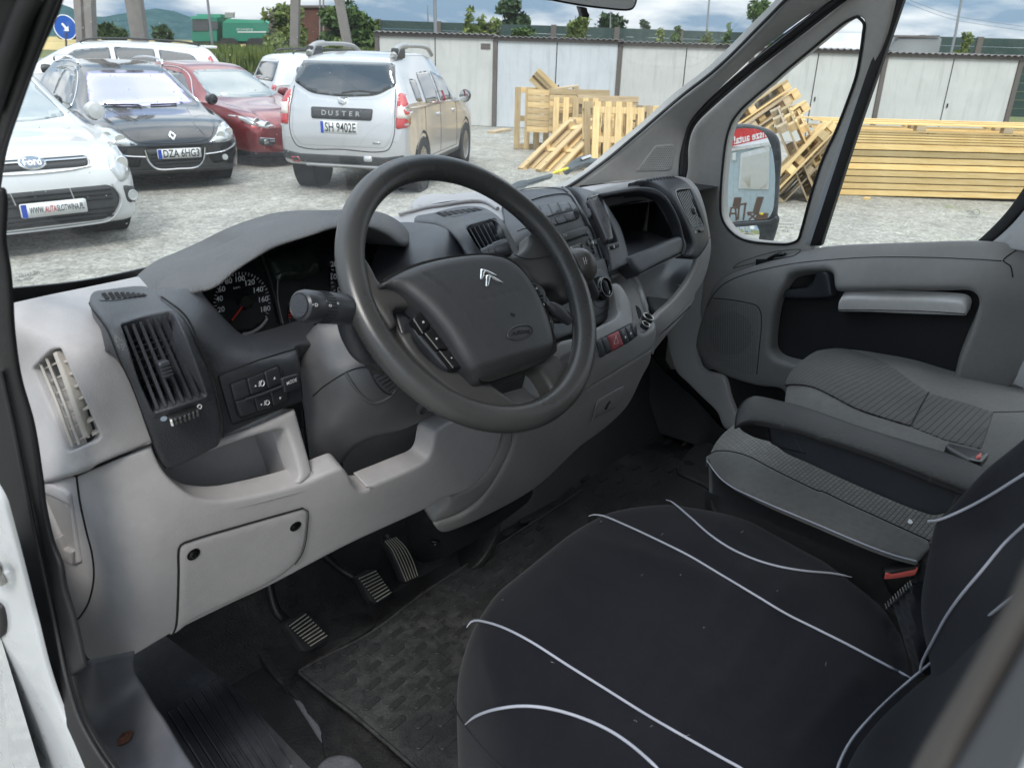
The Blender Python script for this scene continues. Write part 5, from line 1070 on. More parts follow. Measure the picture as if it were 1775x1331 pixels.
# belts and buckles
S_bu = Surf((1530,985,'z',.40),(1587,973,'z',.42),(1583,990,'z',.40),(1535,998,'z',.39),(1560,1040,'z',.33))
panel('belt_buckle',rr(L7((395,295),(405,262),(580,222),(590,228),(560,275),(400,300)),2),S_bu,M['black'],bench,off=.010,thick=.012,r=.002,res=5)
panel('buckle_button',rr(L7((402,293),(410,262),(430,262),(440,268),(560,240),(570,226),(575,232),(558,266),(410,294)),1.5),S_bu,M['red_plastic'],bench,off=.012,thick=.006,r=.001,res=4)
panel('buckle_stalk',rr(L7((400,300),(560,275),(580,290),(540,350),(470,420),(440,400)),4),S_bu,M['black'],bench,off=.002,thick=.01,r=.002,res=8)
S_b2 = Surf((1640,780,'z',.47),(1700,800,'z',.47),(1660,795,'z',.475))
panel('belt_buckle',rr(D5((1380,1120),(1400,1105),(1600,1155),(1560,1200),(1500,1190),(1400,1135)),3),S_b2,M['black'],bench,off=.004,thick=.01,r=.003,res=6)
panel('buckle_button',rr(D5((1528,1182),(1556,1160),(1552,1190)),1),S_b2,M['red_plastic'],bench,off=.008,thick=.006,r=.001,res=4)
poly_on('fleck',S7((1030,155),(1040,140),(1050,146),(1058,158),(1048,166),(1036,162)),S_n,M['white_print'],bench,.002)

# blurred door seal and pillar right beside the lens
S_q = Surf((1775,991,'x',-.945),(1675,1175,'x',-.945),(1601,1298,'x',-.945),(1775,1331,'x',-.955),(1700,1300,'x',-.95))
M['seal_b'] = simple('dusty seal',(.055,.050,.047),.45); M['seal_g'] = simple('grey pillar seal',(.06,.063,.07),.45)
panel('b_pillar_seal',spl([(1820,905,1),(1775,991),(1753,1039),(1675,1175),(1601,1298),(1570,1360,1),(1625,1360,1),(1690,1240),(1820,1000,1)],True,8),S_q,M['seal_b'],van,off=.002,thick=.003,r=.0015,res=14)
panel('b_pillar_seal',spl([(1820,1010,1),(1690,1240),(1620,1360,1),(1745,1360,1),(1820,1190,1)],True,8),S_q,M['seal_g'],van,off=-.001,thick=.003,r=.0015,res=14)
panel('b_pillar_jamb',spl([(1820,1180,1),(1740,1360,1),(1820,1360,1)],True,8),S_q,M['jamb'],van,off=-.001,thick=.003,r=.0015,res=14)
# ================================================================== passenger door
door = thing('passenger_door','closed passenger door with grey trim, black storage pocket, quarter window and side window','van door',(.98,-.1,0))
M['doorf'] = plastic('door frame trim',(.36,.345,.325),.55,1000,.12,.03)
qwin = spl(U4((885,92),(915,108),(918,150),(905,260),(880,400),(840,520),(770,700),(700,850),(640,1030),(585,1230),(565,1285),(530,1303),(450,1306),(300,1290),(235,1262),(190,1220),(160,1170),(152,1100),(155,1000),(165,880),(180,760),(195,700),(215,650),(260,590),(330,525),(420,450),(500,380),(640,265),(760,165),(820,120)),True,5)
panel('window_frame',spl([(1176,335,1),(1190,300),(1192,255),(1200,225),(1220,200),(1300,130),(1345,95),(1410,45),(1475,-5),(1510,-25,1),(1555,-25,1),(1537,60),(1500,160),(1455,290),(1412,420),(1410,460,1),(1340,480),(1290,500),(1250,540,1),(1210,560,1),(1222,440),(1215,380)],True,6),S_door,M['doorf'],door,off=0,thick=.03,r=.006,res=10,holes=[qwin],hr=.008)
panel('pillar_lower',spl([(1160,330,1),(1240,330,1),(1248,480),(1235,500),(1222,545),(1208,600),(1212,640),(1250,655),(1262,690),(1282,740,1),(1255,745),(1240,715),(1215,690),(1190,665),(1170,645),(1158,610,1),(1150,560,1)],True,6),Surf((1190,330,'x',1.0),(1240,480,'x',1.01),(1160,600,'x',.98),(1270,740,'x',.98),(1210,640,'x',.99)),simple('pale lower pillar',(.52,.51,.50),.5),van,off=-.01,thick=.02,r=.004,res=12)
# upper part of frame with black seal running along the A pillar
cord('pillar_seal',[(1180,330),(1184,290),(1188,252),(1199,218),(1225,188),(1300,122),(1345,86),(1410,36),(1480,-18)],S_rp,.011,M['seal'],van,off=-.006,seg=10)
panel('seal_backing',spl([(1165,340,1),(1172,290),(1180,245),(1194,205),(1225,175),(1300,108),(1345,70),(1410,20),(1460,-25,1),(1530,-25,1),(1430,45),(1350,110),(1240,205),(1215,240),(1210,330,1)],True,8),Surf((1190,300,'x',1.0),(1200,215,'x',1.0),(1345,90,'x',.99),(1480,0,'x',.98),(1240,300,'x',1.02)),M['seal'],van,off=0,thick=.01,r=0,res=14)
cord('quarter_seal',[tuple(p) for p in qwin[::3]],S_door,.0035,M['seal'],door,off=.001,closed=True,step=4,seg=8)
S_gl = Surf((1250,420,'x',1.0),(1500,30,'x',.95),(1400,430,'x',1.0),(1300,160,'x',.975))
M['sglass'] = glass('side window glass',(.94,.965,.955),.8,0,.01)
panel('quarter_glass',spl([(1240,425,1),(1240,240),(1262,200),(1490,18,1),(1505,40),(1385,425,1)],True,12),S_gl,M['sglass'],door,off=-.008,thick=.004,r=0,res=40)
for k,t_ in enumerate(('PILKINGTON','DOT-35 M20','AS2 E1')): label_on('glass_etching',t_,S_gl,1360,390+k*5.5,5,.3,-.3,-4.6,M['grey_print'],door,off=-.006)
M['run'] = simple('pale window channel',(.36,.37,.38),.4)
S_ch = Surf((1545,20,'x',.955),(1407,424,'x',.99),(1570,0,'x',.957),(1423,424,'x',.99),(1500,200,'x',.97))
panel('window_channel',spl([(1542,-25,1),(1568,-25,1),(1545,50),(1495,180),(1450,310),(1415,425,1),(1392,428,1),(1440,290),(1490,150),(1522,50)],True,8),S_ch,M['run'],door,off=.006,thick=.02,r=.004,res=10)
panel('window_seal',spl([(1554,-25,1),(1577,-25,1),(1560,25),(1500,195),(1465,300),(1425,425,1),(1406,425,1),(1450,290),(1500,140),(1535,40)],True,8),S_ch,M['seal'],door,off=.012,thick=.02,r=.003,res=8)
panel('side_glass',spl([(1560,-30,1),(1420,430,1),(1740,430,1),(1790,330,1),(1795,-30,1)],True,12),Surf((1560,0,'x',.96),(1420,430,'x',1.0),(1775,420,'x',1.0),(1775,0,'x',.96)),M['sglass'],door,off=-.004,thick=.004,r=0,res=60)
S_sg = Surf((1560,0,'x',.96),(1420,430,'x',1.0),(1775,420,'x',1.0),(1775,0,'x',.96))
cord('glass_etching',[tuple(p) for p in ell(U4((1520,1137))[0],6,5,0,350,14)],S_sg,.0006,M['grey_print'],door,off=0,closed=True,step=3,seg=4)
label_on('glass_etching','VTR',S_sg,*U4((1483,1134))[0],6,.2,0,-5,M['grey_print'],door,off=0); label_on('glass_etching','AS2 M40',S_sg,*U4((1495,1162))[0],5,.3,0,-4,M['grey_print'],door,off=0)
S_rc = Surf((1775,330,'x',.985),(1700,415,'x',.985),(1775,420,'x',.96),(1730,400,'x',.98))
panel('rear_seal',spl([(1800,290,1),(1775,327),(1750,362),(1725,390),(1693,420,1),(1716,422,1),(1740,402),(1760,380),(1800,340,1)],True,5),S_rc,M['seal'],van,off=.006,thick=.02,r=.004,res=8)
panel('rear_jamb',spl([(1800,330,1),(1762,380),(1740,402),(1712,425,1),(1800,440,1)],True,6),S_rc,M['jamb'],van,off=.002,thick=.02,r=.003,res=10)
# trim panel
S_d = Surf((1207,588,'x',.97),(1221,535,'x',.965),(1235,500,'x',.965),(1256,479,'x',.968),(1309,459,'x',.975),(1397,433,'x',.98),(1500,423,'x',.98),(1662,417,'x',.98),(1775,424,'x',.975),
           (1260,492,'x',.945),(1320,470,'x',.942),(1400,452,'x',.94),(1530,446,'x',.94),(1730,452,'x',.94),(1300,500,'x',.935),(1500,480,'x',.93),(1700,500,'x',.93),(1750,520,'x',.94),(1250,560,'x',.945),(1220,620,'x',.96),(1300,640,'x',.945),(1350,670,'x',.945),(1700,600,'x',.945),(1700,640,'x',.95),(1330,560,'x',.935),(1765,560,'x',.965),(1740,650,'x',.98),lam=0.003)
rec = spl(D5((596,300,1),(612,272),(650,256),(760,243),(805,245),(828,262),(834,320),(842,350,1),(1000,347),(1250,346),(1440,346),(1500,352),(1535,375),(1548,410),(1540,470),(1500,590),(1455,700),(1430,800,1),(1200,800,1),(900,780,1),(640,715),(560,690),(527,655),(522,600),(535,480),(560,380)),True,5)
panel('trim_panel',spl([(1205,600,1),(1208,580),(1221,535),(1235,500),(1256,479),(1309,459),(1350,446),(1397,433),(1440,425),(1530,420),(1600,418),(1650,416),(1700,416),(1750,420),(1800,430,1),(1800,640,1),(1760,660),(1722,740,1),(1640,740,1),(1500,720,1),(1358,720,1),(1358,678),(1312,669),(1280,660),(1249,648),(1226,635),(1211,618)],True,6),S_d,M['doorf2'] if 'doorf2' in M else plastic('door trim plastic',(.235,.231,.225),.5,800,.25,.08),door,off=0,thick=.03,r=.006,res=8,holes=[rec],hr=.014)
cord('trim_seam',D5((215,430),(250,365),(310,310),(420,265),(560,232),(700,210),(1000,188),(1300,188),(1550,198),(1660,205)),S_d,.0011,M['gap'],door,off=.0002,seg=5)
cord('trim_seam',R5((1555,195),(1480,240),(1410,300),(1460,335),(1480,420)),S_d,.0014,M['gap'],door,off=.0004,seg=5)
S_dr = Surf((1340,600,'x',.985),(1360,500,'x',.985),(1660,540,'x',.985),(1600,640,'x',.985))
panel('pocket_liner',spl([(1310,450,1),(1400,448),(1725,470,1),(1725,720,1),(1500,720,1),(1310,680,1)],True,10),S_dr,plastic('black door liner',(.0075,.008,.010),.75,500,.2,.2),door,off=0,thick=.01,r=0,res=16)
panel('pull_ledge',spl(D5((855,458,1),(856,425),(868,395),(900,385),(1100,387),(1300,393),(1430,402),(1470,412),(1488,435),(1482,478,1),(1200,468),(1000,460)),True,4),Surf((1452,530,'x',.935),(1672,530,'x',.935),(1452,543,'x',.945),(1672,548,'x',.945),(1560,518,'x',.938)),plastic('pale door ledge',(.78,.77,.75),.5,900,.15,.05),door,off=0,thick=.03,r=.006,res=7)
cord('ledge_line',D5((858,445),(1100,447),(1300,453),(1480,465)),Surf((1452,530,'x',.935),(1672,530,'x',.935),(1452,543,'x',.945),(1672,548,'x',.945),(1560,518,'x',.938)),.0012,M['gap'],door,off=.000)
S_hd = Surf((1360,490,'x',.965),(1440,470,'x',.955),(1440,515,'x',.955),(1360,515,'x',.965),(1400,480,'x',.975))
panel('handle_dish',rr(D5((605,340),(625,275),(760,250),(800,262),(760,320),(650,345)),12),S_hd,M['black'],door,off=-.008,thick=.005,r=.002,res=8)
panel('door_handle',spl(D5((583,352,1),(590,343),(640,342),(700,335),(735,318),(752,290),(760,262),(790,252),(815,262),(826,300),(836,375,1),(800,385),(640,388),(588,378)),True,3),S_hd,M['dark2'],door,off=.012,thick=.02,r=.005,res=6)
cord('handle_edge',D5((600,352),(660,346),(710,336),(745,312)),S_hd,.0012,M['dark'],door,off=.0125,seg=6)
# speaker grille
sg_o = spl(D5((190,440,1),(245,388),(330,395),(420,412),(455,425),(475,450),(480,500),(470,640),(460,755),(420,775),(330,745),(230,690),(195,650),(185,560)),True,5)
cord('speaker_seam',D5((243,388),(330,396),(420,412),(458,425),(477,455),(481,520),(470,640),(458,760)),S_d,.0012,M['gap'],door,off=.0003)
hv = []; hf = []; cen = np.array(D5((330,560))[0])
for j in range(42):
    for i in range(34):
        x = 1222+i*3.05+(1.5 if j % 2 else 0)*0; y = 520+j*3.1
        q = np.array([[x,y]])
        if not inside(q,sg_o*1.)[0] or segdist(q,sg_o)[0] < 4: continue
        c = S_d.at(x,y,.0007); n = S_d.nrm([(x,y)])[0]; u = np.cross(n,[0,0,1.]); u /= np.linalg.norm(u); w = np.cross(n,u); b = len(hv)
        s_ = .0016 if np.hypot(x-cen[0],(y-cen[1])) < 38 else .0011
        for k in range(6): hv.append(c+(u*math.cos(k*1.047)+w*math.sin(k*1.047))*s_)
        hf.append(tuple(b+k for k in range(6)))
o = link('speaker_holes',mesh('speaker_holes',hv,hf),M['gap'],door); o['kind'] = 'stuff'
panel('lock_catch',spl(cr(1200,300,5.917)((770,888),(830,850),(900,820),(950,815),(965,830),(930,850),(850,865),(800,885)),True,3),S_d,M['gloss'],door,off=.006,thick=.006,r=.002,res=4)
cord('catch_surround',cr(1200,300,5.917)((420,980),(470,930),(600,880),(800,820),(950,795),(1115,790),(1060,840),(940,870),(780,900),(600,935),(430,975)),S_d,.0009,M['gap'],door,off=.001,closed=True)
# body pillar right of the door and lower dark sill
panel('rear_pillar',spl([(1722,655,1),(1745,610),(1765,565),(1800,500,1),(1800,690,1),(1770,672,1)],True,6),Surf((1740,650,'x',1.0),(1775,560,'x',1.0),(1775,680,'x',.98),(1760,640,'x',.99)),M['jamb'],van,off=0,thick=.02,r=.003,res=10)
cord('rear_door_seal',[(1735,662),(1752,628),(1770,590),(1800,530)],Surf((1740,650,'x',1.0),(1775,560,'x',1.0),(1775,680,'x',.98),(1760,640,'x',.99)),.007,M['seal'],van,off=.002)
quad('body_side',[P(1120,430,'x',1.07),P(1300,430,'x',1.07),P(1300,820,'x',1.07),P(1120,820,'x',1.07)],M['doorf'],van)
quad('door_skin',[P(1190,470,'x',1.06),P(1820,436,'x',1.06),P(1820,760,'x',1.06),P(1190,760,'x',1.06)],M['jamb'],door)
quad('door_lower',[P(1150,640,'x',1.03),P(1500,640,'x',1.03),P(1500,900,'x',1.0),P(1180,880,'x',1.0)],M['foot'],van)

# ---- outside mirror, fixed to the door
mir = Plane(P(1300,300,'x',1.22),(-.53,-.84,.078))
m_out = spl(cr(1240,200,5.546)((150,95),(220,82),(330,85),(450,110),(540,145),(590,190),(618,250),(632,350),(636,450),(628,560),(618,700),(604,900),(600,950),(618,985),(612,1030),(585,1130),(550,1220),(480,1260),(200,1260),(60,1200),(20,1000),(40,500),(90,200)),True,4)
M['mhouse'] = plastic('wet black mirror housing',(.02,.022,.025),.25,60,.5,.3,(.12,.13,.14),dist=.002)
panel('mirror_housing',m_out,mir,M['mhouse'],door,off=.012,thick=.10,r=.016,res=8)
mg1 = spl(cr(1240,200,5.546)((140,160),(200,128),(330,128),(410,145),(460,190),(500,270),(525,350),(543,470),(550,600),(545,760),(535,880),(520,930),(480,985),(400,1000),(250,1010),(80,1022),(50,1000),(60,800),(80,600),(105,400),(120,250)),True,4)
m,nt,N,L,B = newmat('mirror silver'); B.inputs['Metallic'].default_value = 1; B.inputs['Roughness'].default_value = .0; B.inputs['Base Color'].default_value = (.86,.88,.88,1); M['mirror'] = m

panel('mirror_glass',mg1,mir,M['mirror'],door,off=.0145,thick=.003,r=0,res=14)
mg2 = spl(cr(1240,200,5.546)((90,1095),(110,1080),(200,1068),(330,1058),(450,1050),(480,1055),(478,1100),(455,1180),(430,1222),(380,1232),(250,1215),(170,1180),(110,1130)),True,4)
panel('mirror_glass',mg2,mir,M['mirror'],door,off=.0145,thick=.003,r=0,res=10,disp=lambda q,p: -.0000045*((q[:,0]-1290)**2+(q[:,1]-405)**2))
panel('mirror_divider',rr(cr(1240,200,5.546)((60,1035),(250,1020),(500,1000),(560,960),(575,1000),(480,1045),(250,1055),(80,1072)),3),mir,M['mhouse'],door,off=.020,thick=.008,r=.003,res=6)

# ---- rear view mirror
rvp = np.array(P(1030,-5,'y',.06)); rvm = thing('rear_view_mirror','black rear view mirror hanging at the top edge of the windscreen','mirror',tuple(rvp))
S_rm = Plane(rvp,(-.45,-.88,-.12))
panel('mirror_housing',spl([(920,-40,1),(925,-5),(960,3),(1010,12),(1050,17),(1085,20),(1099,17),(1106,2),(1108,-40,1)],True,4),S_rm,M['black'],rvm,off=0,thick=.03,r=.004,res=8)
panel('mirror_face',spl([(930,-40,1),(934,-8),(965,0),(1010,8),(1050,13),(1083,16),(1096,13),(1101,0),(1102,-40,1)],True,4),S_rm,M['mirror'],rvm,off=.0012,thick=.002,r=0,res=10)
panel('dip_lever',rr(U3((717,42),(765,48),(770,75),(782,92),(778,108),(735,105),(730,80)),2),S_rm,M['black'],rvm,off=.006,thick=.012,r=.002,res=4)
# ---- wiper outside the glass
wb = np.array(P(920,320,'y',.85)); wp = thing('windscreen_wiper','grey wiper arm with a yellow sticker lying across the foot of the windscreen','wiper',tuple(wb))
S_wp = Surf((880,325,'y',.75),(1035,280,'y',.80),(960,300,'y',.78),(950,330,'y',.74))
M['warm'] = simple('grey wiper arm',(.055,.07,.075),.4)
panel('arm_base',spl(U3((272,1165),(310,1135),(345,1118),(395,1110),(415,1122),(405,1145),(350,1162),(295,1172)),True,3),S_wp,M['warm'],wp,off=.006,thick=.02,r=.004,res=5)
panel('arm',rr(U3((400,1112),(550,1072),(560,1092),(412,1140)),2),S_wp,M['warm'],wp,off=.006,thick=.01,r=.003,res=6)
panel('sticker',rr(U3((556,1065),(648,1035),(655,1048),(562,1078)),1),S_wp,simple('yellow label',(.65,.60,.02),.5),wp,off=.008,thick=.004,r=.001,res=5)
panel('blade',spl(U3((645,1040),(655,1015),(690,985),(740,962),(775,960),(795,978),(830,980),(845,992),(835,1012),(770,1015),(700,1040),(665,1058)),True,3),S_wp,M['warm'],wp,off=.007,thick=.02,r=.004,res=5)
panel('blade_print',rr(U3((722,985),(780,965),(788,978),(728,1000)),.8),S_wp,M['grey_print'],wp,off=.0125,thick=.001,r=0,res=5)
# ================================================================== cab floor, mats, pedals, step
def ground_rubber(name,col,dust=(.11,.105,.10),amt=.6,scale=3.):
    m,nt,N,L,B = newmat(name); v = coords(N); n1 = noise(N,L,v,scale,6,.65,.3); n2 = noise(N,L,v,45,6,.75,.6); n3 = noise(N,L,v,260,3,.6)
    mm = N.new('ShaderNodeMath'); mm.operation = 'MULTIPLY'; L.new(ramp(N,L,n1,[(.38,.12),(.66,1)]),mm.inputs[0]); L.new(ramp(N,L,n2,[(.36,.15),(.68,1)]),mm.inputs[1])
    m2 = N.new('ShaderNodeMath'); m2.operation = 'MULTIPLY'; m2.inputs[1].default_value = amt; L.new(mm.outputs[0],m2.inputs[0])
    L.new(mixc(N,L,m2.outputs[0],col,dust),B.inputs['Base Color']); L.new(ramp(N,L,mm.outputs[0],[(0,.42),(1,.8)]),B.inputs['Roughness']); B.inputs['Specular IOR Level'].default_value = .4
    vo = N.new('ShaderNodeTexVoronoi'); vo.inputs['Scale'].default_value = 230; L.new(v,vo.inputs['Vector']); b1 = bump(N,L,None,vo.outputs['Distance'],.5,.0012); bump(N,L,B,n3,.3,.0008,b1); return m
M['mat'] = ground_rubber('ribbed rubber mat',(.014,.0145,.0155),(.12,.12,.116),.55,4)
M['floor'] = ground_rubber('dirty floor lining',(.007,.007,.008),(.07,.068,.06),.4,5)
M['step'] = ground_rubber('scratched step plastic',(.085,.088,.10),(.26,.26,.26),.5,5)
M['sill'] = plastic('sill plate plastic',(.075,.078,.09),.45,900,.1,.25,(.14,.14,.15))
quad('cab_floor',[(-.62,.34,-.006),(1.05,.34,-.006),(1.05,-1.0,-.006),(-.62,-1.0,-.006)],M['floor'],van)
quad('toe_board',[(-.84,.64,.32),(1.05,.64,.32),(1.05,.335,-.006),(-.62,.335,-.006)],M['floor'],van)
S_f = Plane((0,0,.006),(0,0,1))
mat = thing('floor_mat','driver side black rubber mat with rows of slot-shaped pads, dusty near the seat','floor mat',(-.2,.1,0))
panel('mat_sheet',spl([(517,1165,1),(540,1148),(640,1098),(740,1022),(850,952),(960,880),(1010,846),(1100,905,1),(1180,960,1),(1200,1100,1),(1100,1400,1),(800,1400,1),(722,1331),(620,1243)],True,8),S_f,M['mat'],mat,off=0,thick=.006,r=.003,res=16)
cord('mat_rim',[(519,1164),(540,1150),(640,1099),(740,1024),(850,954),(960,882),(1008,850)],S_f,.0035,M['mat'],mat,off=.001)
cord('mat_rim',[(519,1166),(560,1199),(620,1245),(722,1333),(800,1400)],S_f,.0035,M['mat'],mat,off=.001)
# pads: find the lattice from measured slots (photo) and lay them on the floor
a0 = P(*F6((845,567))[0],'z',.006); a1 = P(*F6((958,563))[0],'z',.006); a2 = P(*F6((730,648))[0],'z',.006)
e0 = P(*F6((812,592))[0],'z',.006); e1 = P(*F6((880,542))[0],'z',.006); pl = np.linalg.norm(e1-e0); pang = math.atan2((e1-e0)[1],(e1-e0)[0])
def capsule(name,L_,w,h):
    V = []; n = 8; pr = [(1.0,0),(.94,h*.8),(.84,h)]
    for s,z in pr:
        for k in range(n+1): a = -math.pi/2+math.pi*k/n; V.append((L_/2-w/2+math.cos(a)*w/2*s,math.sin(a)*w/2*s,z))
        for k in range(n+1): a = math.pi/2+math.pi*k/n; V.append((-(L_/2-w/2)+math.cos(a)*w/2*s,math.sin(a)*w/2*s,z))
    m_ = 2*(n+1); Fc = []
    for j in range(2):
        for k in range(m_): Fc.append((j*m_+k,j*m_+(k+1) % m_,(j+1)*m_+(k+1) % m_,(j+1)*m_+k))
    Fc.append(tuple(2*m_+k for k in range(m_))); me = mesh(name,V,Fc); me.materials.append(M['mat']); return me
M['pad'] = ground_rubber('worn mat pad',(.015,.0155,.0165),(.10,.10,.096),.6,14)
cap = capsule('raised_pad',pl,pl*.34,.0034); cap.materials.clear(); cap.materials.append(M['pad'])
du = np.array([a1[0]-a0[0],a1[1]-a0[1]]); dv_ = np.array([a2[0]-a0[0],a2[1]-a0[1]])
PADS = F6((845,567),(958,563),(1070,555),(1190,545),(730,648),(845,643),(960,640),(1075,637),(1175,635),(607,730),(727,730),(850,730),(965,723),(1080,722),(603,815),(727,815),(848,815),(965,815),(1088,805),(600,905),(727,905),(848,905),(975,900),(1090,895),(720,1002),(850,1000),(977,995),(1100,990),(850,1100),(985,1095),(1100,1085),(988,1198),(1110,1200),(1065,485),(1170,482),(1280,465),(1160,402),(1265,390),(1370,380),(1155,328),(1260,322),(1360,315),(1460,305),(1245,257),(1345,250),(1445,243),(1540,235),(1330,190),(1430,183),(1525,178),(1620,170),(1420,127),(1515,118),(1610,115),(1510,65),(1600,60))
for k,q in enumerate(PADS):
    p = P(q[0],q[1],'z',.006); o = bpy.data.objects.new('raised_pad',cap); COL.objects.link(o); o.parent = mat; o.location = Vector(p)-Vector(mat.location); o.rotation_euler = (0,0,pang+(.25 if 1100 < (q[0]-400)*2.952 < 1200 and 380 < (q[1]-880)*2.952 < 420 else 0))
cap.polygons.foreach_set('use_smooth',[False]*len(cap.polygons))
for q in F6((450,815),(993,446),(1587,108)):
    c = P(q[0],q[1],'z',.006); lathe('mat_clip',[(.0125,0),(.0125,.002),(.0105,.0028),(.0095,.001),(.0055,.001),(.005,.003),(.0001,.003)],M['rubber'],mat,(c,(0,0,1)),18)
# second mat
mat2 = thing('floor_mat','passenger side black rubber mat under the middle of the dashboard','floor mat',(.5,.1,0))
S_f2 = Plane((0,0,.004),(0,0,1))
panel('mat_sheet',spl([(900,900,1),(990,850),(1050,810),(1110,778),(1190,800),(1240,815,1),(1240,920,1),(1100,960,1)],True,8),S_f2,M['mat'],mat2,off=0,thick=.004,r=.002,res=16)
for j in range(5):
    for i in range(7):
        x = 1010+i*26-j*22; y = 880-i*16+j*16+ (0)
        x,y = 935+i*27+j*30,895-i*22+j*2
        if y > 905 or x > 1200: continue
        p = P(x,y,'z',.004); o = bpy.data.objects.new('raised_pad',cap); COL.objects.link(o); o.parent = mat2; o.location = Vector(p)-Vector(mat2.location); o.rotation_euler = (0,0,pang)
S_h2 = Plane((0,0,.02),(0,0,1))
panel('floor_hatch',spl(C4((1210,1080),(1290,980),(1380,905),(1500,920),(1500,1250),(1400,1210),(1260,1150),(1215,1120)),True,6),S_h2,M['mat'],van,off=-.008,thick=.01,r=.003,res=12)
panel('hatch_slot',spl(C4((1262,1045),(1285,1035),(1340,1050),(1355,1065),(1340,1078),(1280,1068)),True,3),S_h2,M['gap'],van,off=-.0078,thick=0,r=0,walls=False,res=8)
S_ka = Surf((1130,640,'x',.96),(1250,770,'x',.93),(1160,660,'x',.97),(1040,770,'x',.80),(1210,770,'x',.86),(1050,700,'y',.5))
panel('kick_panel',spl([(1120,600,1),(1150,640),(1180,668),(1215,700),(1245,735),(1262,752),(1240,790),(1200,770),(1150,755),(1080,740),(1050,770,1),(1030,700,1)],True,6),S_ka,M['foot'],van,off=0,thick=.02,r=.004,res=10)
# toe area: pedal floor moulding
S_toe = Surf((470,1060,'y',.43),(640,990,'y',.46),(750,960,'y',.44),(500,1150,'z',.002),(640,1085,'z',.002),(800,975,'z',.002),(430,1100,'z',.03),(400,1040,'y',.45),(720,900,'y',.46))
panel('toe_mat',spl([(445,1040,1),(600,940),(760,860),(860,900),(830,975),(740,1020),(640,1090),(520,1162),(500,1200,1),(470,1165),(445,1120)],True,8),S_toe,M['floor'],van,off=0,thick=.01,r=.004,res=12,
      disp=lambda q,p: .012*np.exp(-((segdist(q,np.array(F6((330,350),(430,350),(520,420),(540,500),(480,570))),False))/7)**2)-.03*np.exp(-((np.hypot(q[:,0]-545,(q[:,1]-1035)*1.2))/22)**2))
M['rust'] = simple('rust',(.09,.035,.02),.8)
for (x,y,r_,d_) in ((524,1050,.016,.0),(550,1035,.011,.004)): lathe('pedal_bolt',[(r_,0),(r_,.008),(r_*.6,.010),(r_*.55,.018),(.0001,.02)],M['rust'] if d_ == 0 else M['steel'],van,(P(x,y,'y',.40),(-.3,-1,.6)),16)
def pedal(name,label_,outline,ctrl,ribs,armpts,flat_=True):
    S = Surf(*ctrl); c = S.at(*np.mean([p[:2] for p in outline],0)); t = thing(name,label_,'pedal',tuple(c))
    panel('pad',rr(outline,5),S,M['rubber'],t,off=0,thick=.014,r=.004,res=6)
    for a,b in ribs: cord('rib',[a,b],S,.0012,M['ribw'],t,off=.0012,seg=6)
    tube3('arm',spl3(armpts,False,6),.009,M['black'],t,8); return t
M['ribw'] = simple('worn pedal rib',(.38,.36,.30),.45)
def ribs(l0,l1,r0,r1,n): return [(lerp(l0,l1,k/(n-1)),lerp(r0,r1,k/(n-1))) for k in range(n)]
pedal('clutch_pedal','ribbed clutch pedal, leftmost of the three and nearest the step',F6((282,598,6),(300,575,4),(375,535,8),(400,538,6),(495,640,6),(500,660,6),(480,690,6),(400,738,10),(375,735,8),(345,690,4)),[(520,1070,'y',.295),(565,1110,'y',.275),(530,1125,'y',.265),(500,1085,'y',.285)],
      ribs(*F6((297,605),(405,705),(383,543),(490,652)),9),[P(512,1085,'y',.31),P(480,1060,'y',.33),P(466,1010,'y',.36),P(462,960,'y',.38)])
pedal('brake_pedal','ribbed brake pedal, middle one of the three',F6((650,350,5),(720,312,6),(745,315,6),(822,425,6),(815,455,5),(745,492,8),(725,482,5),(690,420,3)),[(630,1000,'y',.32),(675,1025,'y',.305),(650,1043,'y',.295),(625,1000,'y',.32)],
      ribs(*F6((655,362),(745,478),(742,322),(818,432)),9),[P(640,1015,'y',.325),P(615,1000,'y',.34),P(590,985,'y',.36),P(560,960,'y',.38)])
g_l = F6((782,172),(815,215),(850,290),(888,378)); g_r = F6((848,148),(900,200),(938,270),(962,345))
acc = pedal('accelerator_pedal','long curved accelerator pedal beside the tunnel, rightmost of the three',g_l+[F6((905,384,4))[0],F6((955,360,4))[0]]+g_r[::-1],[(675,945,'y',.345),(720,1000,'y',.31),(690,975,'y',.325),(710,960,'y',.33)],[],[P(700,970,'y',.34),P(680,950,'y',.37),P(670,930,'y',.40)])
S_ac = Surf((675,945,'y',.345),(720,1000,'y',.31),(690,975,'y',.325),(710,960,'y',.33))
for k in range(6):
    t = (k+.6)/6.2; cord('rib',[lerp(g_l[i],g_r[i],t) for i in range(4)],S_ac,.0011,M['ribw'],acc,off=.0014,seg=5)

# side step and sill plate
S_st = Surf((300,1240,'z',-.17),(400,1170,'z',-.17),(480,1300,'z',-.17),(350,1331,'z',-.17),(420,1250,'z',-.17),(440,1134,'z',-.01),(393,1083,'z',.02),(518,1222,'z',.0),(556,1280,'z',.0),(590,1331,'z',.0),(300,1110,'z',.0),(240,1150,'z',-.02),(330,1170,'z',-.15),(272,1232,'z',-.12),(300,1285,'z',-.12),(480,1215,'z',-.06),(520,1290,'z',-.07),(420,1150,'z',-.08),lam=0.0002)
panel('side_step',spl([(225,1130,1),(300,1090),(393,1060),(420,1105),(440,1134),(484,1178),(518,1222),(540,1255),(556,1280),(562,1300),(560,1318),(590,1360,1),(300,1360,1),(260,1260),(235,1200)],True,6),S_st,M['step'],van,off=0,thick=.02,r=.006,res=8)
rt = B2((860,1045),(905,1018),(945,982),(985,960),(1030,925),(1075,895),(1125,865),(1165,840)); rbm = B2((1050,1345),(1115,1345),(1180,1345),(1240,1345),(1300,1345),(1360,1345),(1420,1340),(1495,1320))
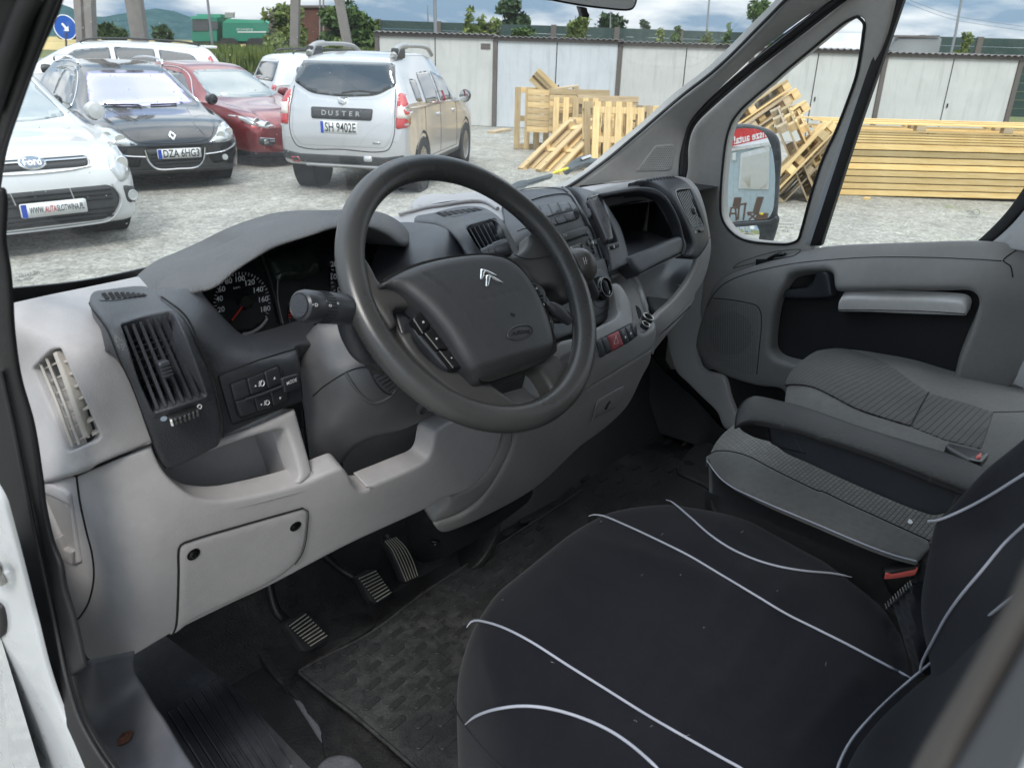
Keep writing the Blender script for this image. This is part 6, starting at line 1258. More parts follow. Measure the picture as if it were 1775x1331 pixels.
for a,b in zip(rt,rbm): cord('step_rib',[a,b],S_st,.0028,M['step'],van,off=.001,seg=8); cord('rib_groove',[(a[0]-2,a[1]+1),(b[0]-2,b[1]+1)],S_st,.0012,M['gap'],van,off=.0004,seg=5)
cord('step_lip',rt,S_st,.002,M['step'],van,off=.001)
S_fl2 = Surf((560,1318,'z',-.002),(520,1170,'z',-.004),(640,1331,'z',-.004),(500,1240,'z',-.004),(600,1290,'z',-.004))
panel('floor_edge',spl([(500,1175,1),(520,1170),(560,1205),(620,1252),(722,1340),(740,1360,1),(570,1360,1),(562,1310),(555,1275),(520,1222),(486,1180)],True,6),S_fl2,M['floor'],van,off=.004,thick=.02,r=.004,res=8,disp=lambda q,p: .002*np.sin(q[:,0]/9)*np.sin(q[:,1]/14))
panel('floor_boss',spl(ell((590,1345),42,32,0,350,20),True,5),S_fl2,M['step'],van,off=.012,thick=.02,r=.008,res=8)
S_sl = Surf((121,1172,'x',-.932),(150,1280,'x',-.935),(198,1331,'x',-.935),(237,1161,'x',-.865),(251,1198,'x',-.868),(272,1232,'x',-.875),(300,1280,'x',-.88),(342,1331,'x',-.885),(190,1240,'x',-.905),(160,1155,'x',-.915),(235,1300,'x',-.908))
panel('sill_plate',spl([(121,1171,1),(143,1160),(150,1148),(235,1132,1),(233,1150),(237,1170),(251,1198),(271,1232),(295,1270),(350,1350,1),(200,1350,1),(180,1300),(161,1270),(140,1225),(127,1192)],True,5),S_sl,M['sill'],van,off=.0,thick=.003,r=.003,res=8)
c = S_sl.at(219,1281,.0025); n = S_sl.nrm([(219,1281)])[0]
lathe('rusty_screw',[(.0095,0),(.0095,.001),(.006,.0018),(.0055,.004),(.003,.0045),(.0028,.003),(.0001,.003)],M['rust'],van,(c,n),20)
# engine side and outer skin that close the cab
panel_ = quad('front_wing',[(-.985,.02,.62),(-.985,.95,.62),(-.985,.95,-.35),(-.985,-.05,-.35)],M['jamb'],van)
quad('wing_top',[(-.985,.02,.62),(-.985,.95,.62),(-.80,.95,.66),(-.80,.30,.70)],M['paint_w'],van)
quad('bonnet',[(-.80,.50,.66),(-.80,1.15,.52),(.85,1.15,.52),(.85,.62,.66)],M['paint_w'],van)
quad('outer_sill',[(-1.02,-1.3,-.30),(-1.02,.7,-.30),(-.93,.7,-.06),(-.93,-1.3,-.06)],M['jamb'],van)
# ================================================================== the yard
Hh = np.array([math.sin(HEAD),math.cos(HEAD),0.]); Rh = np.array([math.cos(HEAD),-math.sin(HEAD),0.])
def gz(x,y):
    u = (np.asarray(x)-C[0])*Rh[0]+(np.asarray(y)-C[1])*Rh[1]
    s = np.where(u > 0,u*u/(u+4.),0.); return GZ - .019*np.minimum(s,40)
def G(px,py,h=0.):
    """photo pixel -> the point of the ground it shows (h metres above it)"""
    z = GZ+h
    for _ in range(12): p = P(px,py,'z',z); z = float(gz(p[0],p[1]))+h
    return p
def gravel():
    m,nt,N,L,B = newmat('grey gravel'); v = coords(N)
    vo = N.new('ShaderNodeTexVoronoi'); vo.inputs['Scale'].default_value = 38; L.new(v,vo.inputs['Vector'])
    vo2 = N.new('ShaderNodeTexVoronoi'); vo2.inputs['Scale'].default_value = 60; L.new(v,vo2.inputs['Vector'])
    n1 = noise(N,L,v,.35,6,.6,.3); n2 = noise(N,L,v,7,8,.75); n3 = noise(N,L,v,1.6,6,.65,.4)
    cs = N.new('ShaderNodeSeparateColor'); L.new(vo.outputs['Color'],cs.inputs[0])
    c = ramp(N,L,cs.outputs[0],[(0,(.205,.20,.175)),(.5,(.295,.288,.253)),(1,(.39,.38,.34))])
    c = mixc(N,L,1.,c,ramp(N,L,n2,[(.3,.62),(.7,1.35)]),'MULTIPLY'); c = mixc(N,L,1.,c,ramp(N,L,n3,[(.3,.80),(.7,1.18)]),'MULTIPLY')
    c = mixc(N,L,ramp(N,L,n1,[(.52,0),(.72,.35)]),c,(.30,.265,.20))
    gmx = N.new('ShaderNodeMath'); gmx.operation = 'MULTIPLY'; L.new(ramp(N,L,noise(N,L,v,.55,6,.7,.3),[(.60,0),(.67,1)]),gmx.inputs[0]); L.new(ramp(N,L,noise(N,L,v,9,4,.7),[(.46,0),(.6,.75)]),gmx.inputs[1])
    c = mixc(N,L,gmx.outputs[0],c,(.16,.20,.07)); L.new(c,B.inputs['Base Color']); B.inputs['Roughness'].default_value = .9
    b1 = bump(N,L,None,vo.outputs['Distance'],.7,.015); bump(N,L,B,n2,.5,.03,b1); return m
def ground_sheet(name,xs,ys,mat,off=0.):
    V = [(x,y,float(gz(x,y))+off) for y in ys for x in xs]; n = len(xs)
    Fc = [(j*n+i,j*n+i+1,(j+1)*n+i+1,(j+1)*n+i) for j in range(len(ys)-1) for i in range(n-1)]
    o = link(name,mesh(name,V,Fc),mat,None); o['kind'] = 'structure'; return o
ax_ = sorted(set([-3000,-1200,-500,-200,-80,-40]+list(range(-30,60,5))+[80,140,260,500,1200,3500,6000]))
def grassmat(name,c1,c2,s=1.2):
    m,nt,N,L,B = newmat(name); v = coords(N); n1 = noise(N,L,v,s,8,.7); n2 = noise(N,L,v,s*.04,4)
    c = mixc(N,L,ramp(N,L,n1,[(.35,0),(.65,1)]),c1,c2); c = mixc(N,L,ramp(N,L,n2,[(.45,0),(.6,.5)]),c,(.20,.15,.05)); L.new(c,B.inputs['Base Color']); B.inputs['Roughness'].default_value = .95; return m
land = ground_sheet('land',ax_,ax_,grassmat('meadow',(.045,.075,.018),(.11,.13,.035)),-.03)
def sheet_poly(name,pts,mat,off):
    V = [(p[0],p[1],float(gz(p[0],p[1]))+off) for p in pts]; bm = bmesh.new(); vs = [bm.verts.new(v) for v in V]; bm.faces.new(vs)
    bmesh.ops.triangulate(bm,faces=bm.faces[:]); me = bpy.data.meshes.new(name); bm.to_mesh(me); bm.free(); o = link(name,me,mat,None); o['kind'] = 'structure'; return o
yard = ground_sheet('gravel_yard',list(np.linspace(-26,26,27)),list(np.linspace(-26,22,25)),gravel(),0)
# wheat field, road and meadow strips far off on the left
def strip(name,y0,y1,mat,off):
    pts = [P(-2200,y0-.03*2200-0,'z',GZ+.3),P(1500,y0,'z',GZ),P(1500,y1,'z',GZ),P(-2200,y1,'z',GZ)]
    return pts
wheat = grassmat('ripe wheat',(.36,.27,.10),(.46,.36,.15),.3)
d0 = Hh
def band(name,a0,a1,b0,b1,mat,off):
    """strip of land between two distances"""
    q = [C+Hh*a0+Rh*-b0*1.,C+Hh*a0+Rh*b1,C+Hh*a1+Rh*b1*1.2,C+Hh*a1-Rh*b0*1.2]; V = [(p[0],p[1],GZ+off) for p in q]
    o = link(name,mesh(name,V,[(0,1,2,3)]),mat,None,smooth=False); o['kind'] = 'structure'
band('wheat_field',110,900,1200,-20,wheat,.02)
band('road',62,70,300,-14,simple('pale asphalt',(.22,.22,.21),.9),.03)
# hills
def hills():
    prof = [(-900,40),(-500,5),(-200,30),(60,25),(100,8),(112,9),(133,19),(161,28),(179,30),(212,24),(245,18),(271,15.5),(301,19),(334,32),(380,42),(430,44),(480,47),(560,52),(640,58),(800,70),(1200,90),(1700,112)]
    xs = [p[0] for p in prof]; V = []; cols = np.arange(-900,1700,7); rows = 8
    for c in cols:
        y = np.interp(c,xs,[p[1] for p in prof]); y += rng.normal(0,.35)+1.0*math.sin(c/11.)*.4
        top = P(c,y,'d',3400.); hz = top[2]
        dirh = np.array([top[0]-C[0],top[1]-C[1]]); dd = np.linalg.norm(dirh); dirh /= dd
        for r_ in range(rows):
            t = r_/(rows-1); dist = dd*(.62+.38*t); z = GZ+(hz-GZ)*(t**1.6)+ (rng.normal(0,4) if 0 < r_ < rows-1 else 0)
            V.append((C[0]+dirh[0]*dist,C[1]+dirh[1]*dist,z))
        V.append((C[0]+dirh[0]*dd*1.2,C[1]+dirh[1]*dd*1.2,GZ))
    n = rows+1; Fc = [(i*n+j,(i+1)*n+j,(i+1)*n+j+1,i*n+j+1) for i in range(len(cols)-1) for j in range(n-1)]
    m,nt,N,L,B = newmat('haze blue wooded hills'); v = coords(N); n1 = noise(N,L,v,.012,8,.7); L.new(mixc(N,L,ramp(N,L,n1,[(.35,0),(.7,1)]),(.040,.078,.088),(.075,.125,.125)),B.inputs['Base Color']); B.inputs['Roughness'].default_value = 1; B.inputs['Specular IOR Level'].default_value = 0  # blue of distant haze mixed into the forest colour
    o = link('hills',mesh('hills',V,Fc),m,None); o['kind'] = 'structure'
hills()

# ---- foliage
def leafmat(name,c1,c2):
    m,nt,N,L,B = newmat(name); v = coords(N); n1 = noise(N,L,v,3.5,4); L.new(mixc(N,L,ramp(N,L,n1,[(.35,0),(.68,1)]),c1,c2),B.inputs['Base Color']); B.inputs['Roughness'].default_value = .6; B.inputs['Specular IOR Level'].default_value = .3
    B.inputs['Subsurface Weight'].default_value = 0; return m
M['leaf'] = leafmat('leaves',(.030,.065,.012),(.085,.14,.03)); M['leaf_y'] = leafmat('young leaves',(.075,.115,.022),(.17,.205,.055)); M['leaf_d'] = leafmat('dark leaves',(.018,.042,.016),(.05,.085,.03))
M['bark'] = simple('bark',(.09,.075,.06),.9)
def leaves(name,blobs,n,size,mat,parent,flat_=.5):
    V = []; Fc = []; vol = np.array([b[3]*b[4]*b[5] for b in blobs]); vol = vol/vol.sum()
    for b,k in zip(blobs,(vol*n).astype(int)+1):
        u = rng.normal(size=(k,3)); u /= np.linalg.norm(u,axis=1)[:,None]; r_ = rng.uniform(.35,1.08,k)**.6
        p = np.array(b[:3])+u*r_[:,None]*np.array(b[3:6])
        a = rng.normal(size=(k,3)); a /= np.linalg.norm(a,axis=1)[:,None]; c = np.cross(a,rng.normal(size=(k,3))); c /= np.linalg.norm(c,axis=1)[:,None]
        s = size*rng.uniform(.5,1.3,k)[:,None]
        for i in range(k):
            q = len(V); V += [p[i]-a[i]*s[i],p[i]+c[i]*s[i]*.45,p[i]+a[i]*s[i],p[i]-c[i]*s[i]*.45]; Fc.append((q,q+1,q+2,q+3))
    o = link(name,mesh(name,V,Fc),mat,parent,False,smooth=False); o['kind'] = 'stuff' if False else 'thing'; del o['kind']; return o
def tree(label_,base,h,w,mat='leaf',n=1500,leaf=.12,trunk=.1,crown0=.25,cat='tree',group=None,nb=9,name='tree'):
    t = thing(name,label_,cat,tuple(base),0,group); LOCALS.add(t.name)
    pts = [(0,0,-.1),(w*.03,0,h*.3),(-w*.02,w*.02,h*.6),(0,0,h*.9)]
    tube3('trunk',spl3(pts,False,4),list(np.linspace(trunk,trunk*.2,13)),M['bark'],t,7,world=False)
    bl = []
    for i in range(nb*2):
        f = rng.uniform(0,1)**.8; rr_ = w*.5*(.55+.5*math.sin(math.pi*(.12+f*.80))); a = rng.uniform(0,6.28); d = rr_*.62*math.sqrt(rng.uniform(0,1)); z = h*(crown0+(1-crown0)*(.04+.86*f)); vr = max(h*(1-crown0)*.10,rr_*.35)
        if z+vr > h: z = h-vr
        bl.append((math.cos(a)*d,math.sin(a)*d,z,rr_*rng.uniform(.35,.6),rr_*rng.uniform(.35,.6),vr*rng.uniform(.8,1.2)))
        if i % 2 == 0: tube3('limb',[(0,0,z*.75),(math.cos(a)*d*.7,math.sin(a)*d*.7,z*.97)],trunk*.22,M['bark'],t,5,world=False)
    leaves('crown',bl,n,leaf,M[mat],t); return t
def Gd(px,dist):
    """ground point in the direction of a photo column at a horizontal distance"""
    d = ray(px,150); d = d[:2]/np.linalg.norm(d[:2]); x,y = C[0]+d[0]*dist,C[1]+d[1]*dist; return np.array([x,y,float(gz(x,y))])
def hgt(px,py,p):
    """height above p of the point seen at (px, py) over p"""
    d = ray(px,py); t = np.linalg.norm(np.array(p[:2])-C[:2])/np.linalg.norm(d[:2]); return C[2]+d[2]*t-p[2]

# ---- garages: a row of pale double doors
b0_ = G(856,220); beta = math.radians(6)
wdir = Rh*math.cos(beta)-Hh*math.sin(beta); wn = np.array([-wdir[1],wdir[0],0.]);
if wn@(C-b0_) < 0: wn = -wn
S_wall = Plane(b0_,wn)
def wall_pt(px,py): return S_wall.at(px,py)
def pale_door(name,col):
    m,nt,N,L,B = newmat(name); v = coords(N); n1 = noise(N,L,v,1.3,6,.6); mp = N.new('ShaderNodeMapping'); mp.inputs['Scale'].default_value = (6,6,.5); L.new(v,mp.inputs[0]); n2 = noise(N,L,mp.outputs[0],1.6,6,.7)
    c = mixc(N,L,1.,col,ramp(N,L,n1,[(.3,.9),(.7,1.06)]),'MULTIPLY'); c = mixc(N,L,ramp(N,L,n2,[(.50,0),(.74,.42)]),c,tuple(x*.5 for x in col)); L.new(c,B.inputs['Base Color']); B.inputs['Roughness'].default_value = .6; return m
DM = [pale_door('cream garage door',(.50,.505,.48)),pale_door('white blue garage door',(.50,.53,.55)),pale_door('beige garage door',(.50,.50,.475))]
M['post'] = simple('brown steel frame',(.11,.095,.085),.7)
edges_ = [(653,60),(754,64),(859,67.6),(966,72.5),(1076,77),(1191,82.5),(1305,87),(1420,91),(1537,95.5),(1655,100),(1771,106)]
ep = [wall_pt(*e) for e in edges_]; tops = [p[2] for p in ep]
cf = np.polyfit([(p-b0_)@wdir for p in ep],tops,1)
bot = lambda u: float(gz(*(b0_+wdir*u)[:2]))
for k in range(5):
    i = 2*k; u0,u1,u2 = [(ep[j]-b0_)@wdir for j in (i,i+1,i+2)]; base = b0_+wdir*u0; zt = np.polyval(cf,(u0+u2)/2); zb = bot(u1)-.02
    desc = ['cream panelled garage with grey stained double doors at the left end of the row','garage with two pale bluish double doors behind the leaning pallets','cream double garage behind the standing crates and pallets, seen past the windscreen pillar','pale garage seen through the quarter window above the tipped pallets','off-white double garage behind the long timber stack, last of the row'][k]
    g = thing('garage',desc,'garage',(base[0],base[1],zb),0,'row of flat garages'); LOCALS.add(g.name)
    def loc(u,z,out): return wdir*(u-u0)+np.array([0,0,z-zb])+wn*out
    def slab(name,ua,ub,za,zb_,o0,o1,mat):
        V = [loc(u,z,o) for o in (o0,o1) for (u,z) in ((ua,za),(ub,za),(ub,zb_),(ua,zb_))]
        return link(name,mesh(name,V,[(0,1,2,3),(7,6,5,4),(0,4,5,1),(1,5,6,2),(2,6,7,3),(3,7,4,0)]),mat,g,False,smooth=False)
    slab('wall',u0,u2,zb,zt-.08,-5.0,-.06,DM[0])
    dm = [DM[0],DM[1],DM[2],DM[0],DM[0]][k]
    for a,b in ((u0+.06,u1-.012),(u1+.012,u2-.06)):
        slab('door_leaf',a,b,zb+.03,zt-.02,-.05,0,dm)
        # pressed vertical ribs of the sheet
        nrib = 12
        for r_ in range(1,nrib): pass
    slab('frame_post',u0-.05,u0+.05,zb,zt,-.05,.03,M['post']); slab('frame_post',u2-.05,u2+.05,zb,zt,-.05,.028,M['post'])
    slab('door_joint',u1-.012,u1+.012,zb,zt,-.05,-.02,M['gap'])
    slab('fascia',u0-.05,u2+.05,zt-.02,zt+.065,-.3,.05,M['post'])
    # corrugated roof edge
    V = []; Fc = []; n = 64; uu = np.linspace(u0-.05,u2+.05,n)
    for a in uu:
        w_ = .018*math.sin((a-u0)*2*math.pi/.14)
        V += [loc(a,zt+.085+w_,.13),loc(a,zt+.070+w_,.13),loc(a,zt-.05+w_,-5.2)]
    for j in range(n-1):
        q = j*3; Fc += [(q,q+3,q+4,q+1),(q+2,q+5,q+3,q)]
    link('corrugated_roof',mesh('corrugated_roof',V,Fc),simple('grey roof sheet',(.16,.15,.15),.7),g,False)
    slab('door_handle',u1+.06,u1+.09,(zb+zt)/2-.05,(zb+zt)/2+.04,0,.02,M['gap'])
    if k == 0: slab('door_vent',u2-.35,u2-.12,zt-.25,zt-.12,0,.01,M['post'])
# ---- dark green noise barrier behind
M['barrier'] = plastic('green barrier slats',(.022,.045,.040),.7,40,.3,.2)
bt = [(655,35),(760,39),(860,42),(960,45),(1070,49),(1180,53),(1300,57),(1440,60),(1600,63),(1700,66),(1850,70)]
S_ba = Plane(b0_-wn*12,wn); fen = None
q0 = S_ba.at(*bt[0]); fen = thing('noise_barrier','long dark green noise barrier rising behind the garage roofs','fence',tuple(q0)); 
for i in range(len(bt)-1):
    a = S_ba.at(*bt[i]); b = S_ba.at(*bt[i+1]); n = 9
    for r_ in range(n):
        z0 = r_/n*2.6; V = []
        for (p,) in ((a,),(b,)):
            for (dz,dn) in ((-z0-.004,0),(-z0-.284,0),(-z0-.284,-.06),(-z0-.004,-.06)): V.append(p+np.array([0,0,dz])+wn*dn)
        link('barrier_slat',mesh('barrier_slat',V,[(0,1,5,4),(1,2,6,5),(3,0,4,7),(0,3,2,1),(4,5,6,7)]),M['barrier'],fen,smooth=False)
    V = [a+wdir*s*.1+np.array([0,0,z])+wn*o for o in (.05,-.1) for (s,z) in ((-1,-3.2),(1,-3.2),(1,.03),(-1,.03))]
    link('barrier_post',mesh('barrier_post',V,[(0,1,2,3),(7,6,5,4),(0,4,5,1),(1,5,6,2),(2,6,7,3),(3,7,4,0)]),M['post'],fen,smooth=False)
# ---- trees and bushes
TR = [(605,26,0,62,'leaf','tall bushy green tree beside the left end of the garages',30,22),(490,30,-5,30,'leaf_y','',0,0)]
def tree_px(label_,pxl,pxr,pyt,dist,mat='leaf',n=1600,leaf=.12,crown0=.2,group=None,name='tree',cat='tree',nb=9):
    pc = (pxl+pxr)/2; b = Gd(pc,dist); h = hgt(pc,pyt,b); w = (pxr-pxl)/1479*dist*math.cos(math.atan((pc-CX)/1479))**-1
    return tree(label_,b,h,w,mat,n,leaf,.04+.012*h,crown0,cat,group,nb,name)
tg = 'trees behind the garages and the barrier'
tree_px('bushy bright green tree just left of the garage row',556,668,-8,27,'leaf',7500,.12,.02,tg,nb=16)
tree_px('leafy creeper thicket climbing the leaning concrete pole',462,552,2,30,'leaf_y',3600,.11,.0,tg,nb=14)
tree_px('low green bush under the creeper, beside the red car roof',455,520,62,25,'leaf_y',2400,.09,.0,tg,nb=9,name='bush',cat='bush')
tree_px('low bush at the foot of the bright tree',555,605,58,25,'leaf_y',1600,.09,.0,tg,nb=8,name='bush',cat='bush')
tree_px('round dark tree far behind the barrier, left of the mirror',850,922,-14,60,'leaf_d',2600,.25,.12,tg)
tree_px('dark round tree under the rear view mirror',1015,1090,18,75,'leaf_d',2200,.26,.1,tg)
tree_px('small dark tree right of the mirror lever',1088,1124,30,80,'leaf_d',1100,.24,.1,tg)
tree_px('slender young tree with tiered yellow green twigs above the barrier',796,826,4,26,'leaf_y',520,.11,.25,tg)
tree_px('yellow green bush poking over the garage roof, right of the slender tree',815,876,22,27,'leaf_y',1500,.11,.45,tg)
tree_px('bright yellow green bush rising over the roof below the mirror',970,1024,22,26,'leaf_y',1500,.10,.45,tg)
tree_px('small green bush on the barrier above the first bluish door',880,930,44,27,'leaf',900,.10,.5,tg)
tree_px('pale shrub against the barrier above the fifth door',1122,1150,48,26,'leaf_y',500,.09,.5,tg)
tree_px('thin upright shrub against the barrier',1152,1176,40,26,'leaf',420,.08,.4,tg)
tree_px('round ochre green bush under the thin lamp mast',1202,1232,42,27,'leaf_y',700,.10,.4,tg)
tree_px('tree crown behind the upper windscreen pillar',1270,1330,-8,32,'leaf',1700,.13,.3,tg)
tree_px('wispy sapling beside the pillar',1238,1262,33,26,'leaf',260,.09,.3,tg)
tree_px('small ochre bush on the barrier seen through the side window',1644,1666,54,27,'leaf_y',420,.09,.6,tg)
for k,(a,b,t_,d) in enumerate(((190,226,42,420),(282,306,47,400),(118,150,38,500),(150,186,45,520))):
    tree_px(['round field tree between the two concrete poles','lone round tree on the wheat field in front of the hill','dark trees at the field edge behind the road sign','low grey green trees left of the wheat field'][k],a,b,t_,d,'leaf_d',700,2.2,.05,'far trees on the wheat field')
# ---- tall weeds
def weeds(name,quadpx,n,h,mat,dist=None):
    V = []; Fc = []
    for i in range(n):
        px = rng.uniform(quadpx[0],quadpx[2]); d = rng.uniform(quadpx[1],quadpx[3]); b = Gd(px,d); hh = h*rng.uniform(.5,1.2); w = rng.uniform(.015,.05)
        a = rng.uniform(0,3.14); dx,dy = math.cos(a)*w,math.sin(a)*w; tx,ty = rng.normal(0,.12,2)*hh
        q = len(V); V += [(b[0]-dx,b[1]-dy,b[2]),(b[0]+dx,b[1]+dy,b[2]),(b[0]+tx+dx*1.6,b[1]+ty+dy*1.6,b[2]+hh*.7),(b[0]+tx*1.6,b[1]+ty*1.6,b[2]+hh),(b[0]+tx-dx*1.6,b[1]+ty-dy*1.6,b[2]+hh*.7)]; Fc.append((q,q+1,q+2,q+3,q+4))
    o = link(name,mesh(name,V,Fc),mat,None,smooth=False); o['kind'] = 'stuff'; return o
o = weeds('tall_weeds',(362,22,656,27),15000,1.45,M['leaf_y']); tag(o,'tall flowering weeds along the yard edge between the parked cars and the garages','weeds')
o = weeds('verge_grass',(-200,24,365,34),6000,.95,M['leaf']); tag(o,'rough grass verge behind the parked cars on the left','grass')
fl = []; ff = []
for i in range(500):
    b = Gd(rng.uniform(370,470),rng.uniform(22,26)); z = b[2]+rng.uniform(.9,1.5); q = len(fl)
    for k in range(5): fl.append((b[0]+math.cos(k*1.257)*.02,b[1]+math.sin(k*1.257)*.02,z+rng.normal(0,.006)))
    ff.append(tuple(q+k for k in range(5)))
o = link('weed_flowers',mesh('weed_flowers',fl,ff),simple('cream blossom',(.6,.6,.45),.8),None,smooth=False); o['kind'] = 'stuff'; tag(o,'cream weed blossoms sprinkled over the green verge','flowers')

# ---- concrete A poles
M['conc'] = plastic('weathered concrete',(.20,.185,.17),.9,30,.4,.15)
def apole(label_,legs,dist,rungs):
    b = Gd(legs[0][0][0],dist); t = thing('utility_pole',label_,'utility pole',tuple(b),0,'twin-leg concrete utility poles'); Sp = Plane(b,Hh)
    for (x0,y0),(x1,y1),w in legs:
        p,q = Sp.at(x0,y0),Sp.at(x1,y1); ln = (p-q); p = p+ln/np.linalg.norm(ln)*(5 if y0 < 0 else 0); q2 = q-ln/np.linalg.norm(ln)*2.5; s = np.cross(ln,Hh); s /= np.linalg.norm(s); V = []
        for c_ in (p,q2):
            for (a_,b_) in ((-1,-1),(1,-1),(1,1),(-1,1)): V.append(c_+s*a_*w+Hh*b_*.11)
        link('leg',mesh('leg',V,[(0,1,2,3),(4,7,6,5),(0,4,5,1),(1,5,6,2),(2,6,7,3),(3,7,4,0)]),M['conc'],t,smooth=False)
    for (x0,y0),(x1,y1),w in rungs:
        p,q = Sp.at(x0,y0),Sp.at(x1,y1); tube3('cross_web',[p,q],w,M['conc'],t,6)
    return t
apole('twin-leg concrete pole standing behind the black car roof, left one',[((138,-30),(147,106),.105),((152,-30),(157,106),.11)],21,[((139,18),(156,19),.10),((141,61),(157,61),.10)])
apole('leaning twin-leg concrete pole behind the white estate roof',[((222,-20),(238,72),.09),((236,-20),(249,72),.09)],23,[((229,2),(240,1),.08),((236,54),(247,54),.08)])
apole('ivy-grown concrete pole rising from the thicket',[((513,-40),(511,70),.12)],26,[])
apole('leaning concrete pole in front of the bright tree',[((582,-30),(603,80),.12)],25,[])
def mast(label_,x0,y0,x1,y1,dist,w,mat=None):
    b = Gd(x1,dist); Sp = Plane(b,Hh); t = thing('lamp_mast',label_,'mast',tuple(b),0,'thin steel masts'); p,q = Sp.at(x0,y0),Sp.at(x1,y1)
    tube3('shaft',[p+(p-q)/np.linalg.norm(p-q)*(4 if y0 < 0 else 0),q,q-np.array([0,0,1.2])],[w*.6,w,w],mat or simple('galvanised steel',(.25,.26,.27),.4,.3),t,8); return t
mast('thin grey lamp mast behind the red car',357,-25,371,104,24,.035)
t = mast('thin steel mast rising from the barrier, behind the garage roof',753,-25,755,60,24,.05)
mast('far street lamp mast with a thin arm over the barrier',741,10,742,38,40,.04); 
mast('thin mast rising over the sixth door, above the ochre bush',1231,-20,1226,45,27,.03)
mast('thin mast over the barrier seen through the side window',1670,-20,1656,60,27,.035)
mast('short mast behind the dark tree under the mirror',1058,20,1058,48,60,.05)
# power lines
Sp = Plane(Gd(1600,30),Hh); pl_ = [tube3('cable',spl3([Sp.at(1560,-6+k*8),Sp.at(1640,24+k*7),Sp.at(1700,36+k*7),Sp.at(1800,50+k*7)]),.006,M['post'],None,4) for k in range(2)]
for k,o in enumerate(pl_): o.name = 'power_line'; tag(o,['upper sagging power line crossing the sky in the side window','lower sagging power line crossing the sky in the side window'][k],'cable','power lines')
# thin wire mesh fence along the verge
fx = thing('wire_fence','low grey wire mesh fence in front of the weeds, ending at the garages','fence',tuple(Gd(420,20.5)))
for k in range(9):
    px = 350+k*36; b = Gd(px,20.6); tube3('fence_post',[b,b+np.array([0,0,1.15])],.025,M['post'],fx,6)
for j in range(7):
    a,b = Gd(330,20.6),Gd(650,20.6); h = np.array([0,0,.15+j*.16]); tube3('fence_wire',[a+h,(a+b)/2+h-[0,0,.01],b+h],.004,M['post'],fx,4)
wv = []; wf = []
for k in range(240):
    b = Gd(330+k*320/240,20.6); q = len(wv); wv += [b+[0,0,.1],b+[.006,0,.1],b+[.006,0,1.12],b+[0,0,1.12]]; wf.append((q,q+1,q+2,q+3))
o = link('mesh_wires',mesh('mesh_wires',wv,wf),M['post'],fx,smooth=False); o['kind'] = 'stuff'
# road sign, hydrant marker
b = Gd(114,30); Sp = Plane(b,Hh); sg = thing('road_sign','round blue road sign with a white arrow pointing down right','road sign',tuple(b))
cc = Sp.at(113,48); rr0 = .36; lathe('sign_face',[(rr0,-.02),(rr0,.0),(.0001,.0)],simple('sign blue',(.02,.10,.42),.4),sg,(cc,-Hh),28)
lathe('sign_rim',[(rr0,-.005),(rr0,.008),(rr0*.93,.008),(rr0*.93,-.005)],M['white_print'],sg,(cc,-Hh),28)
arr = [(106.5,42),(109,40),(116.5,48),(119,45.5),(120,55),(110.5,54),(113.5,51)]; p_ = [Sp.at(*q,.02) for q in arr]; link('arrow',mesh('arrow',p_,[tuple(range(7))]),M['white_print'],sg,smooth=False)
tube3('sign_post',[Sp.at(114,57),b-np.array([0,0,.1])],.03,M['post'],sg,6)
b = Gd(119,30); Sp = Plane(b,Hh); hy = thing('hydrant','yellow hydrant post on the verge below the blue road sign','hydrant',tuple(b)); LOCALS.add(hy.name)
lathe('body',[(.11,0),(.10,.05),(.075,.1),(.075,.55),(.10,.58),(.10,.64),(.11,.66),(.09,.80),(.03,.86)],simple('yellow enamel',(.62,.36,.01),.5),hy,((0,0,0),(0,0,1)),16,world=False); lathe('outlet',[(.05,0),(.05,.16),(.03,.18)],simple('yellow enamel',(.62,.36,.01),.5),hy,((0,-.05,.5),(-.6,-.8,0)),12,world=False)
# rusty brown steel structure behind the creeper
b = Gd(535,38); Sp = Plane(b,Hh); ru = thing('rusty_shed','dark rust brown steel structure half hidden behind the creeper','shed',tuple(b))
def pbox(name,x0,y0,x1,y1,Sp_,dep,mat,par,off=0.):
    V = [Sp_.at(x,y,off+o) for o in (0,-dep) for (x,y) in ((x0,y0),(x1,y0),(x1,y1),(x0,y1))]
    return link(name,mesh(name,V,[(0,1,2,3),(7,6,5,4),(0,4,5,1),(1,5,6,2),(2,6,7,3),(3,7,4,0)]),mat,par,smooth=False)
mr = plastic('rusted steel sheet',(.075,.035,.028),.8,20,.3,.4,(.14,.05,.03)); pbox('wall',484,14,570,80,Sp,3,mr,ru); pbox('side_panel',469,19,484,80,Sp,.3,M['post'],ru,.2); pbox('roof',480,10,572,14,Sp,3.2,M['post'],ru,.1)
for x in (556,562): pbox('upright',x,0,x+2,80,Sp,.1,M['conc'],ru,.3)

